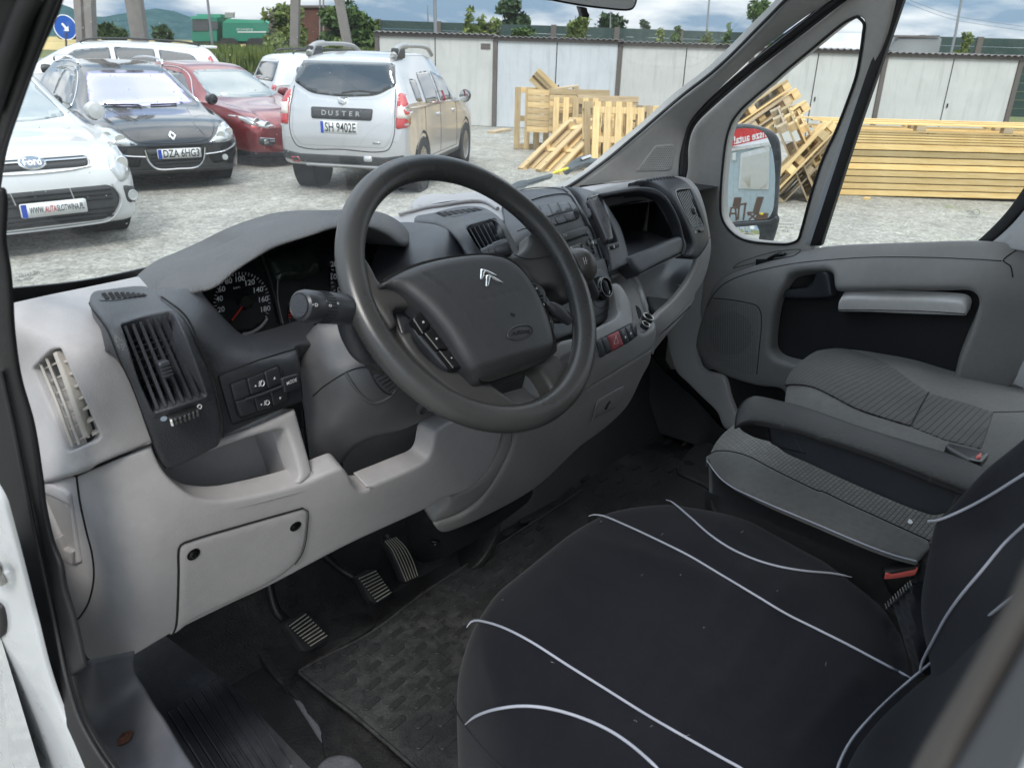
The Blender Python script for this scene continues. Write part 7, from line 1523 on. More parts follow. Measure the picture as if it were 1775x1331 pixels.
def far_box(name,label_,cat,x0,y0,x1,y1,dist,dep,mat,r=.15):
    b = Gd((x0+x1)/2,dist); Sp = Plane(b,Hh); t = thing(name,label_,cat,tuple(b)); zt = Sp.at((x0+x1)/2,y0)[2]; a,c_ = Sp.at(x0,y1),Sp.at(x1,y1)
    L_ = float((c_-a)@Rh); o = (a+c_)/2; bm = bmesh.new(); bmesh.ops.create_cube(bm,size=1)
    for v in bm.verts: v.co = Vector(b)+Vector(Rh)*((float((o-b)@Rh))+v.co.x*L_)+Vector(Hh)*(dep/2+v.co.y*dep)+Vector((0,0,1))*((zt-b[2])*(v.co.z+.5))
    bmesh.ops.bevel(bm,geom=bm.edges[:],offset=r,segments=3,affect='EDGES'); me = bpy.data.meshes.new('body'); bm.to_mesh(me); bm.free(); link('body',me,mat,t); return t
t = far_box('parked_van','white van whose rounded roof shows over the garages in the quarter window','van',1440,58,1530,90,25.5,4.5,simple('white van paint',(.6,.61,.61),.3),.35)
Sp = Plane(Gd(1480,25.4),Hh); 
t = far_box('container','grey box container standing behind the garages, seen through the side window','container',1548,62,1628,95,25,3,simple('grey container',(.17,.18,.18),.7),.05)
Sp = Plane(Gd(1590,25),Hh)
pbox('roof_edge',1548,62,1628,65,Sp,.05,M['post'],t,.03)
# ================================================================== parked cars
from mathutils.bvhtree import BVHTree
def pchip(x,y,xi):
    x = np.asarray(x,float); y = np.asarray(y,float); h = np.diff(x); d = np.diff(y)/h; m = np.zeros(len(x)); m[0] = d[0]; m[-1] = d[-1]
    for k in range(1,len(x)-1):
        if d[k-1]*d[k] > 0: w1 = 2*h[k]+h[k-1]; w2 = h[k]+2*h[k-1]; m[k] = (w1+w2)/(w1/d[k-1]+w2/d[k])
    i = np.clip(np.searchsorted(x,xi)-1,0,len(h)-1); t = (xi-x[i])/h[i]
    return (2*t**3-3*t**2+1)*y[i]+(t**3-2*t**2+t)*h[i]*m[i]+(-2*t**3+3*t**2)*y[i+1]+(t**3-t**2)*h[i]*m[i+1]
def paint(name,col,metal=.4,rough=.28,coat=1.):
    m,nt,N,L,B = newmat(name); v = coords(N); n = noise(N,L,v,3000,1); n2 = noise(N,L,v,2.5,5,.6)
    c = mixc(N,L,1.,col,ramp(N,L,n,[(.3,.86),(.7,1.14)]),'MULTIPLY'); c = mixc(N,L,ramp(N,L,n2,[(.45,0),(.75,.12)]),c,(.25,.23,.20)); L.new(c,B.inputs['Base Color'])
    B.inputs['Metallic'].default_value = metal; B.inputs['Roughness'].default_value = rough; B.inputs['Coat Weight'].default_value = coat; B.inputs['Coat Roughness'].default_value = .05; return m
M['carglass'] = simple('tinted car glass',(.012,.015,.016),.03,0,1.0,0,1.); M['tyre'] = plastic('tyre rubber',(.018,.018,.018),.8,200,.3,.2,(.06,.055,.05)); M['alloy'] = simple('alloy wheel',(.42,.42,.43),.3,.8)
M['lamp'] = simple('headlamp lens',(.42,.44,.44),.08,.2,1.,0,1.); M['lamp_in'] = simple('lamp reflector',(.75,.76,.76),.15,.9); M['tail'] = simple('tail lamp red',(.42,.012,.012),.12,0,.8,0,1.); M['tail_w'] = simple('tail lamp white',(.6,.55,.5),.12,0,.8,0,1.)
M['ctrim'] = plastic('car black trim',(.022,.024,.025),.5,300,.2,.15); M['plate'] = simple('number plate',(.62,.63,.62),.4); M['plate_blue'] = simple('plate blue',(.01,.05,.35),.4); M['ink'] = simple('plate ink',(.01,.01,.012),.5)
class BS:
    """sheet lying on a car body, drawn in centimetres as seen from one side"""
    def __init__(s,bvh,o,u,v,d): s.b = bvh; s.o = np.array(o,float); s.u = np.array(u,float); s.v = np.array(v,float); s.d = np.array(d,float)/np.linalg.norm(d)
    def hit(s,Q):
        Q = np.atleast_2d(np.asarray(Q,float))[:,:2]; P_ = []; N_ = []; last = None
        for q in Q:
            o = s.o+s.u*q[0]*.01+s.v*q[1]*.01
            h = s.b.ray_cast(Vector(o-s.d*6),Vector(s.d),20)
            if h[0] is None:
                n = s.b.find_nearest(Vector(o)); P_.append(np.array(n[0])); N_.append(np.array(n[1]))
            else: P_.append(np.array(h[0])); N_.append(np.array(h[1]))
        N_ = np.array(N_); f = np.sign(-(N_@s.d)); f[f == 0] = 1; return np.array(P_),N_*f[:,None]
    def pos(s,Q): p,n = s.hit(Q); return p,np.full(len(p),F/100.)
    def nrm(s,Q): return s.hit(Q)[1]
    def at(s,x,y,off=0.): p,n = s.hit([(x,y)]); return p[0]+n[0]*off
def mk_wheel(parent,x,y,r_,side,style=5,w=.20,name='wheel'):
    t = lathe(name,[(r_*.62,-w/2),(r_*.93,-w/2),(r_,-w*.36),(r_,w*.36),(r_*.93,w/2),(r_*.64,w/2),(r_*.62,w*.40)],M['tyre'],parent,((x,y,r_),(0,side,0)),28,world=False)
    lathe('rim',[(r_*.64,w*.42),(r_*.60,w*.46),(r_*.56,w*.36),(r_*.55,-.02),(.0001,-.02)],M['alloy'],t,((x,y,r_),(0,side,0)),24,world=False)
    o = Vector((x,y+side*w*.36,r_))
    bm = bmesh.new()
    for k in range(style):
        a = 2*math.pi*k/style+.3; d = Vector((math.cos(a),0,math.sin(a))); s = Vector((-math.sin(a),0,math.cos(a))); V = []
        for rad,ww in ((.02,.035),(r_*.60,.022)):
            for (i,j) in ((-1,0),(1,0),(1,-1),(-1,-1)): V.append(bm.verts.new(o+d*rad+s*ww*i+Vector((0,side*(.012+.035*j),0))))
        for f in ((0,1,5,4),(1,2,6,5),(3,0,4,7),(2,3,7,6)): bm.faces.new([V[i] for i in f])
    me = bpy.data.meshes.new('spokes'); bm.to_mesh(me); bm.free(); link('spokes',me,M['alloy'],t,False,smooth=False)
    lathe('hub_cap',[(.045,0),(.04,.012),(.0001,.014)],M['alloy'],t,(tuple(o),(0,side,0)),14,world=False)
def car(name,label_,st,pt,origin,heading,wheels,group='cars parked in the gravel yard',clear=True):
    """st rows: x, z_bottom, half_width, z_belt, half_belt, z_top, half_top (x forward, 0 = middle)"""
    t = thing(name,label_,'car',tuple(origin),math.radians(90-heading),group); LOCALS.add(t.name)
    st = np.array(st,float); xs = st[:,0]; X = np.unique(np.concatenate([np.linspace(xs[0],xs[-1],70),xs])); c = [pchip(xs,st[:,k],X) for k in range(1,7)]
    V = []; rings = []
    for i,x in enumerate(X):
        zb,hw,zs,ws,zt,wt = [q[i] for q in c]
        pr = [(0,zb),(hw*.6,zb),(hw*.93,zb+.015),(hw*.985,zb+.10),(hw,zb+(zs-zb)*.45),(hw*.995,zb+(zs-zb)*.75),(ws,zs),(ws*.98+wt*.02,zs+(zt-zs)*.06),((ws*.5+wt*.5),zs+(zt-zs)*.55),(wt*1.0,zt-(zt-zs)*.10-.005),(wt*.90,zt-.012),(wt*.55,zt+.006),(0,zt+.014)]
        half = [(np.array(p)) for p in pr]; pts = spl3([np.array([p[0],p[1],0]) for p in half],False,3)
        ring = [(x,p[0],p[1]) for p in pts]+[(x,-p[0],p[1]) for p in pts[-2:0:-1]]; rings.append(len(ring)); V += ring
    n = rings[0]; Fc = []
    for i in range(len(X)-1):
        for k in range(n): Fc.append((i*n+k,i*n+(k+1) % n,(i+1)*n+(k+1) % n,(i+1)*n+k))
    Fc.append(tuple(range(n))[::-1]); Fc.append(tuple((len(X)-1)*n+k for k in range(n)))
    me = mesh('body',V,Fc); body = link('body',me,pt,t,False); autosmooth(body,60)
    bvh = BVHTree.FromPolygons([Vector(v) for v in V],Fc)
    S = dict(front=BS(bvh,(0,0,0),(0,1,0),(0,0,-1),(-1,0,0)),back=BS(bvh,(0,0,0),(0,-1,0),(0,0,-1),(1,0,0)),
             left=BS(bvh,(0,0,0),(-1,0,0),(0,0,-1),(0,-1,0)),right=BS(bvh,(0,0,0),(1,0,0),(0,0,-1),(0,1,0)),top=BS(bvh,(0,0,0),(1,0,0),(0,-1,0),(0,0,-1)))
    rw,wx0,wx1,tr,style = wheels
    for x in (wx0,wx1):
        for s in (1,-1):
            hw = float(np.interp(x,X,c[1]))
            lathe('wheel_arch',[(rw*1.16,-.30),(rw*1.16,.004),(rw*1.05,.006),(rw*1.05,-.28)],M['gap'] if pt is not None else None,t,((x,s*hw*.995,rw*1.03),(0,s,0)),28,world=False)
            lathe('arch_well',[(rw*1.10,-.02),(rw*1.10,.003),(.0001,.003)],M['gap'],t,((x,s*hw*.995,rw*1.03),(0,s,0)),28,world=False)
            mk_wheel(t,x,s*(hw-.085),rw,s,style)
    return t,S,body
def cp(name,pts,S,mat,t,off=.006,r=.003,thick=.01,rad=3,holes=(),res=5,sm=True,hr=None):
    o = rr([(p[0],-p[1])+tuple(p[2:]) for p in pts],rad,3.0); return panel(name,o,S,mat,t,off=off,thick=thick,r=r,holes=[rr([(p[0],-p[1]) for p in h],2,3) for h in holes],res=res,hr=hr)
def cc_(name,pts,S,rad,mat,t,off=0.): return cord(name,[(p[0],-p[1]) for p in pts],S,rad,mat,t,off=off,step=4,seg=6)
def plate_(S,t,cx,cz,txt,w=52,h=11.5,slope=0,off=.02,blue=True,size=None,parts=None):
    p = cp('number_plate',[(cx-w/2,cz-h/2),(cx+w/2,cz-h/2),(cx+w/2,cz+h/2),(cx-w/2,cz+h/2)],S,M['plate'],t,off=off,r=.001,thick=.012,rad=.8)
    c0 = S.at(cx,-cz,off+.001); l = S.at(cx-w*.4,-cz,off+.001); r_ = S.at(cx+w*.4,-cz,off+.001)
    Sx = Plane((0,0,0),(1,0,0))
    class FL:      # flat sheet in plate coordinates
        def pos(s,Q): Q = np.atleast_2d(np.asarray(Q,float)); b = S.o+0; nn = -S.d; d0 = float((c0-S.o)@(-S.d)); q = S.o+S.u*Q[:,:1]*.01+S.v*Q[:,1:2]*.01-S.d*0; q = q-np.outer((q-c0)@(-S.d),-S.d); return q,np.full(len(Q),F/100.)
        def nrm(s,Q): return np.repeat((-S.d)[None],len(np.atleast_2d(Q)),0)
        def at(s,x,y,off=0.): return s.pos([(x,y)])[0][0]-S.d*off
    fl_ = FL(); bpy.data.objects.remove(p); p = panel('number_plate',rr([(cx-w/2,-cz-h/2),(cx+w/2,-cz-h/2),(cx+w/2,-cz+h/2),(cx-w/2,-cz+h/2)],.8),fl_,M['plate'],t,off=.006,thick=.03,r=.001,res=12)
    if blue: panel('plate_band',rr([(cx-w/2+.3,-cz-h/2+.3),(cx-w/2+4.5,-cz-h/2+.3),(cx-w/2+4.5,-cz+h/2-.3),(cx-w/2+.3,-cz+h/2-.3)],.2),fl_,M['plate_blue'],p,off=.0068,thick=.001,r=0,res=6)
    def wid(tx): me = text_mesh(tx,1.); w_ = max(v.co.x for v in me.vertices)-min(v.co.x for v in me.vertices); bpy.data.meshes.remove(me); return w_
    prt = parts or [(txt,0,'ink')]; ws = [wid(a[0]) for a in prt]; tot = sum(ws)+.10*(len(ws)-1); em = (w-(9 if blue else 4))/tot; x_ = cx-w/2+(6.5 if blue else 2)
    for (tx,dx,col),w_ in zip(prt,ws): label_on('lettering',tx,fl_,x_+w_*em/2,-cz+.2,em,0,0,-(size or 10)*1.25,M[col],p,off=.0072,bold=.012); x_ += (w_+.10)*em
    return fl_
# ---------------- silver SUV seen from behind
duster = [(-2.13,.42,.80,.66,.79,.70,.72),(-2.10,.36,.86,.80,.84,.86,.78),(-2.04,.34,.885,.98,.87,1.04,.80),(-1.98,.33,.90,1.06,.88,1.14,.78),(-1.86,.32,.905,1.08,.89,1.38,.70),(-1.76,.31,.908,1.08,.89,1.55,.64),(-1.60,.30,.91,1.08,.89,1.60,.62),(-1.0,.28,.905,1.06,.885,1.64,.62),(-.2,.27,.90,1.03,.88,1.64,.61),(.35,.27,.90,1.01,.88,1.58,.60),(.75,.27,.90,1.00,.87,1.36,.62),(1.12,.28,.90,.99,.86,1.08,.70),(1.3,.28,.90,.97,.85,1.03,.70),(1.85,.30,.88,.92,.82,.96,.66),(2.08,.32,.80,.80,.76,.84,.60),(2.18,.36,.66,.66,.64,.70,.50)]
M['silver_paint'] = paint('silver car paint',(.47,.475,.48),.35,.30)
rlp,rrp = G(524,322),G(722,335); mid = (rlp+rrp)/2; hd = 57; fv = np.array([math.sin(math.radians(hd)),math.cos(math.radians(hd)),0])
t,S,b = car('parked_suv','silver SUV seen from behind with chunky roof rails and plate SH 9402E',duster,M['silver_paint'],mid+fv*1.42+np.array([0,0,0]),hd,(.345,-1.35,1.32,0,5))
bk = S['back']; t.scale = (.90,.93,1.03)
cp('rear_window',[(-64,153,6),(64,153,6),(71,129,3),(46,117,10),(0,114,14),(-46,117,10),(-71,129,3)],bk,M['carglass'],t,off=.014,r=.004)
cp('tailgate',[(-68,125,6),(-46,114,8),(0,111,14),(46,114,8),(68,125,6),(71,106,3),(71,74,6),(62,58,10),(-62,58,10),(-71,74,6),(-71,106,3)],bk,M['silver_paint'],t,off=.004,r=.012,thick=.01)
cc_('tailgate_gap',[(-71,125),(-73,100),(-73,74),(-62,56),(0,55),(62,56),(73,74),(73,100),(71,125)],bk,.006,M['gap'],t,off=.0)
cp('nameplate_strip',[(-43,102,2),(43,102,2),(42,89,3),(-42,89,3)],bk,M['ctrim'],t,off=.02,r=.006,thick=.02)
for k,ch in enumerate('DUSTER'): label_on('lettering',ch,bk,-24+k*9.4,-95.2,10,0,0,-7.5,M['silver'],t,off=.030,bold=.012)
cp('badge',[(-7,113,1),(7,113,1),(6,107,4),(0,104.5,4),(-6,107,4)],bk,M['chrome'],t,off=.022,r=.006,thick=.012); cp('badge_inset',[(-4,111),(4,111),(3,108),(-3,108)],bk,M['silver_paint'],t,off=.026,r=.002)
plate_(bk,t,-3,80,'SH 9402E',52,14,off=.012,size=12)
for s in (-1,1):
    l = cp('tail_lamp',[(s*74.5,122,5),(s*89,117,3),(s*90,83,3),(s*75.5,81,3)],bk,M['tail'],t,off=.016,r=.008,thick=.03)
    cp('lamp_window',[(s*76,106,2),(s*89.5,105,2),(s*89.5,93,2),(s*76,93,2)],bk,M['tail_w'],t,off=.021,r=.004)
    cp('reflector',[(s*62,44),(s*74,44),(s*73,38),(s*60,38)],bk,M['tail'],t,off=.018,r=.002)
cp('bumper_strip',[(-86,52,3),(-60,48,3),(60,48,3),(86,52,3),(86,42,3),(60,38,4),(-60,38,4),(-86,42,3)],bk,M['ctrim'],t,off=.014,r=.010,thick=.02)
cp('skid_plate',[(-56,37,4),(56,37,4),(50,22,4),(-50,22,4)],bk,M['silver_paint'],t,off=.02,r=.01,thick=.02)
cp('tow_cover',[(30,49),(42,49),(42,42),(30,42)],bk,M['silver_paint'],t,off=.018,r=.003); cp('small_badge',[(44,66,.5),(54,66,.5),(54,63.5,.5),(44,63.5,.5)],bk,M['silver'],t,off=.016,r=.001)
cord('rear_wiper',[(-2,-118),(20,-121),(44,-120)],bk,.012,M['ctrim'],t,off=.015,seg=6)
for s,SS in ((1,S['left']),(-1,S['right'])):
    q = -1 if s == 1 else 1     # left view x runs backwards
    cp('side_window',[(q*-158,110,6),(q*-128,108,2),(q*-122,134,4),(q*-152,136,6)],SS,M['carglass'],t,off=.006,r=.003); cp('side_window',[(q*-112,106,2),(q*-36,105,2),(q*-34,143,3),(q*-108,142,8)],SS,M['carglass'],t,off=.006,r=.003)
    cp('side_window',[(q*-28,105,2),(q*66,104,4),(q*30,138,6),(q*-26,143,3)],SS,M['carglass'],t,off=.006,r=.003)
    for a,b2 in ((-32,1.0),(-118,1.0),(70,1.0)): cc_('door_gap',[(q*a,40),(q*a,70),(q*(a+2),103)],SS,.004,M['gap'],t)
    cc_('sill_gap',[(q*-95,40),(q*68,40)],SS,.004,M['gap'],t); cp('sill_trim',[(q*-95,36),(q*92,36),(q*92,28),(q*-95,28)],SS,M['ctrim'],t,off=.01,r=.004)
    for a in (-40,56): cp('door_handle',[(q*a,92,2),(q*(a-14),92,2),(q*(a-14),88,2),(q*a,88,2)],SS,M['silver_paint'],t,off=.03,r=.006,thick=.03)
    # mirror
    lathe('wing_mirror',[(.02,-.14),(.075,-.10),(.09,0),(.085,.06),(.05,.07)],M['ctrim'],t,((.78,s*1.02,1.08),(-1,0,0)),16,world=False)
    lathe('mirror_face',[(.08,0),(.0001,.001)],M['mirror'],t,((.705,s*1.02,1.08),(-1,0,0)),16,world=False)
    # roof rail: thick ends and a bar
    y_ = s*.60; tube3('roof_rail',spl3([(-1.62,y_*.99,1.60),(-1.50,y_*1.0,1.675),(-1.30,y_*1.0,1.715),(-.9,y_,1.725),(-.3,y_*.99,1.725),(.1,y_*.98,1.70),(.35,y_*.97,1.62)],False,5),[.05]*6+[.042]*8+[.026]*11+[.03]*6,M['silver'],t,8,world=False)
    cp('rail_foot',[(q*-160,158),(q*-118,164),(q*-120,170),(q*-140,168)],SS,M['ctrim'],t,off=.02,r=.003) if False else None
    box('rail_foot',(-1.62,y_-.045,1.58),(-1.22,y_+.045,1.70),M['ctrim'],t,.03)
# ---------------- black estate, front
est = [(-2.38,.40,.70,.70,.70,.74,.60),(-2.32,.34,.84,.86,.82,.96,.68),(-2.2,.32,.88,.92,.86,1.22,.62),(-2.05,.30,.89,.92,.87,1.38,.58),(-1.6,.26,.895,.92,.88,1.44,.58),(-.6,.24,.90,.91,.88,1.47,.58),(.1,.24,.90,.90,.88,1.44,.57),(.45,.24,.90,.89,.88,1.34,.58),(.9,.24,.90,.885,.86,1.11,.64),(1.22,.24,.90,.88,.84,.95,.70),(1.4,.24,.90,.86,.83,.91,.70),(1.95,.24,.885,.78,.80,.84,.66),(2.2,.22,.84,.70,.76,.76,.60),(2.33,.22,.74,.62,.70,.67,.54),(2.40,.26,.60,.56,.56,.60,.42)]
M['black_paint'] = paint('black car paint',(.012,.013,.016),.3,.2)
fc = G(300,299,.2); fc[2] = GZ; hd = 190; fv = np.array([math.sin(math.radians(hd)),math.cos(math.radians(hd)),0])
t,S,b = car('parked_estate','glossy black estate car facing the camera with plate DZA 6HG3',est,M['black_paint'],fc-fv*2.15,hd,(.325,-1.40,1.42,0,10))
fr = S['front']
wsS = BS(fr.b,(0,0,0),(0,1,0),(0,0,-1),(-1,0,-.35))
m,nt,N,L,B = newmat('windscreen with violet reflection'); B.inputs['Base Color'].default_value = (.50,.47,.66,1); B.inputs['Metallic'].default_value = .9; B.inputs['Roughness'].default_value = .10; M['violet'] = m  # sky reflection on the glass put in as a violet base colour
def front_ws(S,t,z0,z1,w0,w1,mat,bow=3):
    SS = BS(S['front'].b,(0,0,0),(0,1,0),(0,0,-1),(-1,0,0))
    return cp('windscreen',[(-w0,z0+bow,3),(-w0*.5,z0,12),(w0*.5,z0,12),(w0,z0+bow,3),(w1,z1-2,6),(w1*.5,z1,8),(-w1*.5,z1,8),(-w1,z1-2,6)],SS,mat,t,off=.006,r=.003)
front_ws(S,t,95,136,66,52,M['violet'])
cp('sticker',[(-46,101,1),(-34,101,1),(-34,98,1),(-46,98,1)],fr,M['plate'],t,off=.01,r=.001)
cc_('wiper',[(-50,95.5),(-10,95),(-8,94)],fr,.008,M['gap'],t,off=.015); cc_('wiper',[(5,95),(40,95.5)],fr,.008,M['gap'],t,off=.015)
for s in (-1,1):
    l = cp('headlight',[(s*54,66,2),(s*42,58,2),(s*62,57,3),(s*82,61,3),(s*86,72,3),(s*78,80,4),(s*64,76,4)],fr,M['lamp'],t,off=.008,r=.006)
    for a,z_ in ((60,65),(73,68)): lathe('lamp_bowl',[(.055,0),(.05,.008),(.03,.004),(.0001,.006)],M['lamp_in'],l,(tuple(fr.at(s*a,-z_,.009)),(1,0,0)),16,world=False)
    cp('side_grille',[(s*40,44,2),(s*76,50,3),(s*80,44,3),(s*72,34,3),(s*44,32,3)],fr,M['gap'],t,off=.006,r=.002); cc_('chrome_strip',[(s*36,44),(s*56,46),(s*70,50),(s*78,54)],fr,.010,M['chrome'],t,off=.010)
    lathe('fog_lamp',[(.04,0),(.035,.012),(.0001,.014)],M['lamp'],t,(tuple(fr.at(s*60,-39,.01)),(1,0,0)),14,world=False)
    SS = S['left'] if s == 1 else S['right']; q = -1 if s == 1 else 1
    cp('side_window',[(q*-30,95,2),(q*80,94,4),(q*28,131,6),(q*-28,136,3)],SS,M['carglass'],t,off=.006,r=.003); cp('side_window',[(q*-36,95,2),(q*-122,96,4),(q*-112,132,6),(q*-34,137,3)],SS,M['carglass'],t,off=.006,r=.003)
    cc_('window_trim',[(q*-122,96),(q*-30,93),(q*84,92),(q*28,133),(q*-28,139),(q*-112,134)],SS,.006,M['chrome'],t,off=.006)
    tube3('roof_rail',spl3([(-1.7,s*.56,1.43),(-1.55,s*.57,1.49),(-.8,s*.57,1.52),(0,s*.56,1.50),(.18,s*.55,1.43)],False,5),.016,M['chrome'],t,6,world=False)
    lathe('wing_mirror',[(.02,-.12),(.07,-.08),(.085,0),(.07,.06),(.0001,.08)],M['black_paint'],t,((.82,s*1.0,1.0),(1,0,0)),14,world=False)
cc_('bonnet_crease',[(-40,66),(-34,80),(-50,92)],fr,.005,M['black_paint'],t,off=.002); cc_('bonnet_crease',[(40,66),(34,80),(50,92)],fr,.005,M['black_paint'],t,off=.002)
cc_('bonnet_gap',[(-58,76),(-44,62),(0,58),(44,62),(58,76)],fr,.004,M['gap'],t)
cp('grille_slot',[(-36,56,2),(36,56,2),(33,53.5,1),(-33,53.5,1)],fr,M['gap'],t,off=.006,r=.001)
cp('lower_grille',[(-34,52,2),(34,52,2),(30,34,8),(22,29,6),(-22,29,6),(-30,34,8)],fr,M['ctrim'],t,off=.008,r=.002); cc_('grille_chrome',[(-36,52),(-33,38),(-24,29),(0,28),(24,29),(33,38),(36,52)],fr,.012,M['chrome'],t,off=.010)
for z_ in (46,42,38,34): cc_('grille_bar',[(-30,z_),(30,z_)],fr,.005,M['gap'],t,off=.012)
lz = [(0,72),(5,66.5),(0,61),(-5,66.5)]; cp('badge',lz,fr,M['chrome'],t,off=.02,r=.004,rad=.6,holes=[[(0,69.6),(2.6,66.5),(0,63.4),(-2.6,66.5)]],res=3)
cp('splitter',[(-78,28,3),(78,28,3),(72,21,3),(-72,21,3)],fr,M['ctrim'],t,off=.012,r=.006)
plate_(fr,t,4,46.5,'DZA 6HG3',52,11.5,off=.035,size=10.5)
# ---------------- dark red saloon
sal = [(-2.34,.42,.70,.80,.70,.92,.58),(-2.2,.34,.84,.90,.82,1.02,.66),(-1.9,.30,.88,.93,.85,1.06,.66),(-1.5,.26,.89,.93,.87,1.22,.60),(-1.0,.24,.895,.92,.88,1.38,.57),(-.4,.24,.90,.91,.88,1.44,.57),(.15,.24,.90,.90,.88,1.42,.56),(.6,.24,.90,.89,.87,1.24,.59),(1.15,.24,.895,.88,.83,.96,.68),(1.35,.24,.90,.87,.82,.91,.68),(1.95,.24,.88,.78,.80,.82,.64),(2.22,.22,.82,.68,.75,.72,.58),(2.36,.24,.66,.58,.62,.62,.48)]
M['red_paint'] = paint('dark red metallic paint',(.20,.018,.020),.5,.22)
fc = G(508,262,.2); fc[2] = GZ; hd = 173; fv = np.array([math.sin(math.radians(hd)),math.cos(math.radians(hd)),0]); lv = np.array([-fv[1],fv[0],0])
t,S,b = car('parked_saloon','dark red metallic saloon between the black estate and the silver SUV',sal,M['red_paint'],fc-fv*2.15,hd,(.33,-1.38,1.40,0,7)); fr = S['front']
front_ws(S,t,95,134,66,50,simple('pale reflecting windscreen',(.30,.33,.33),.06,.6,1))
cp('sticker',[(-46,101,1),(-34,101,1),(-34,98,1),(-46,98,1)],fr,M['plate'],t,off=.01,r=.001)
for s in (-1,1):
    l = cp('headlight',[(s*44,60,2),(s*60,58,3),(s*80,64,3),(s*86,76,3),(s*74,74,4),(s*56,68,4)],fr,M['lamp'],t,off=.008,r=.006)
    for a,z_ in ((58,63),(70,68)): lathe('lamp_bowl',[(.05,0),(.045,.008),(.03,.004),(.0001,.006)],M['lamp_in'],l,(tuple(fr.at(s*a,-z_,.009)),(1,0,0)),16,world=False)
    cp('fog_housing',[(s*48,42,2),(s*74,46,3),(s*74,36,3),(s*52,34,3)],fr,M['ctrim'],t,off=.008,r=.002); lathe('fog_lamp',[(.04,0),(.035,.012),(.0001,.014)],M['lamp_in'],t,(tuple(fr.at(s*66,-40,.012)),(1,0,0)),14,world=False)
    cc_('chrome_strip',[(s*50,43.5),(s*72,46)],fr,.008,M['chrome'],t,off=.010); cc_('chrome_strip',[(s*50,40),(s*60,41)],fr,.007,M['chrome'],t,off=.010)
    SS = S['left'] if s == 1 else S['right']; q = -1 if s == 1 else 1
    cp('side_window',[(q*-22,95,2),(q*84,94,4),(q*34,128,6),(q*-20,134,3)],SS,M['carglass'],t,off=.006,r=.003); cp('side_window',[(q*-28,95,2),(q*-118,97,4),(q*-86,128,8),(q*-26,134,3)],SS,M['carglass'],t,off=.006,r=.003)
    cc_('window_trim',[(q*-122,97),(q*-84,131),(q*-24,137),(q*36,131),(q*88,94)],SS,.006,M['chrome'],t,off=.006); cc_('door_gap',[(q*-25,34),(q*-25,93)],SS,.004,M['gap'],t); cc_('door_gap',[(q*84,34),(q*86,92)],SS,.004,M['gap'],t)
    lathe('wing_mirror',[(.02,-.12),(.07,-.08),(.085,0),(.07,.06),(.0001,.08)],M['red_paint'],t,((.78,s*1.0,.99),(1,0,0)),14,world=False)
cp('grille',[(-34,62,3),(34,62,3),(22,50,4),(-22,50,4)],fr,M['gap'],t,off=.008,r=.002); cc_('grille_chrome',[(-36,63),(-22,49),(22,49),(36,63)],fr,.010,M['chrome'],t,off=.012)
cp('lower_grille',[(-36,44,4),(36,44,4),(30,26,5),(-30,26,5)],fr,M['ctrim'],t,off=.008,r=.002)
cp('splitter',[(-76,27,3),(76,27,3),(70,21,3),(-70,21,3)],fr,M['ctrim'],t,off=.006,r=.004)
# ---------------- silver white people carrier, nearest
mpv = [(-2.1,.4,.75,.8,.74,.9,.62),(-2.0,.32,.86,.95,.84,1.2,.66),(-1.8,.28,.89,1.0,.87,1.5,.62),(-1.0,.25,.91,.99,.89,1.60,.62),(-.2,.24,.91,.98,.89,1.61,.61),(.25,.24,.91,.98,.88,1.54,.60),(.7,.24,.91,.97,.87,1.30,.63),(1.15,.24,.91,.96,.85,1.03,.69),(1.35,.24,.90,.94,.84,.97,.69),(1.75,.24,.89,.86,.82,.90,.66),(2.0,.22,.84,.76,.77,.81,.62),(2.14,.22,.76,.64,.70,.70,.56),(2.2,.25,.62,.52,.58,.58,.46)]
M['pearl_paint'] = paint('silvery white paint',(.52,.53,.525),.15,.3)
fc = G(80,400,.2); fc[2] = GZ; hd = 181; fv = np.array([math.sin(math.radians(hd)),math.cos(math.radians(hd)),0])
t,S,b = car('parked_people_carrier','silvery white people carrier at the left edge with a web address on its plate',mpv,M['pearl_paint'],fc-fv*2.1,hd,(.33,-1.33,1.32,0,5)); fr = S['front']
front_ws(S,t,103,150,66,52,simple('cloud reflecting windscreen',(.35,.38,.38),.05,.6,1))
for s in (-1,1):
    l = cp('headlight',[(s*60,70,3),(s*66,56,4),(s*78,60,5),(s*86,72,6),(s*84,86,4),(s*74,88,4),(s*64,80,4)],fr,M['lamp'],t,off=.008,r=.004)
    lathe('lamp_bowl',[(.055,0),(.05,.006),(.03,.004),(.0001,.006)],M['lamp_in'],l,(tuple(fr.at(s*74,-72,.009)),(1,0,0)),20,world=False)
    lathe('fog_lamp',[(.05,-.005),(.05,.006),(.042,.008),(.036,.004),(.0001,.006)],M['lamp'],t,(tuple(fr.at(s*76,-44,.012)),(1,.25*s,0)),16,world=False); cp('fog_recess',[(s*68,54,3),(s*84,50,4),(s*82,36,4),(s*70,38,4)],fr,M['ctrim'],t,off=.006,r=.002)
    SS = S['left'] if s == 1 else S['right']; q = -1 if s == 1 else 1
    cp('side_window',[(q*-22,103,2),(q*82,102,4),(q*34,140,6),(q*-20,148,3)],SS,M['carglass'],t,off=.006,r=.003); cp('side_window',[(q*-28,103,2),(q*-118,105,4),(q*-110,145,8),(q*-26,148,3)],SS,M['carglass'],t,off=.006,r=.003)
    lathe('wing_mirror',[(.02,-.12),(.08,-.08),(.095,0),(.08,.06),(.0001,.08)],M['pearl_paint'],t,((.80,s*1.02,1.08),(1,0,0)),16,world=False)
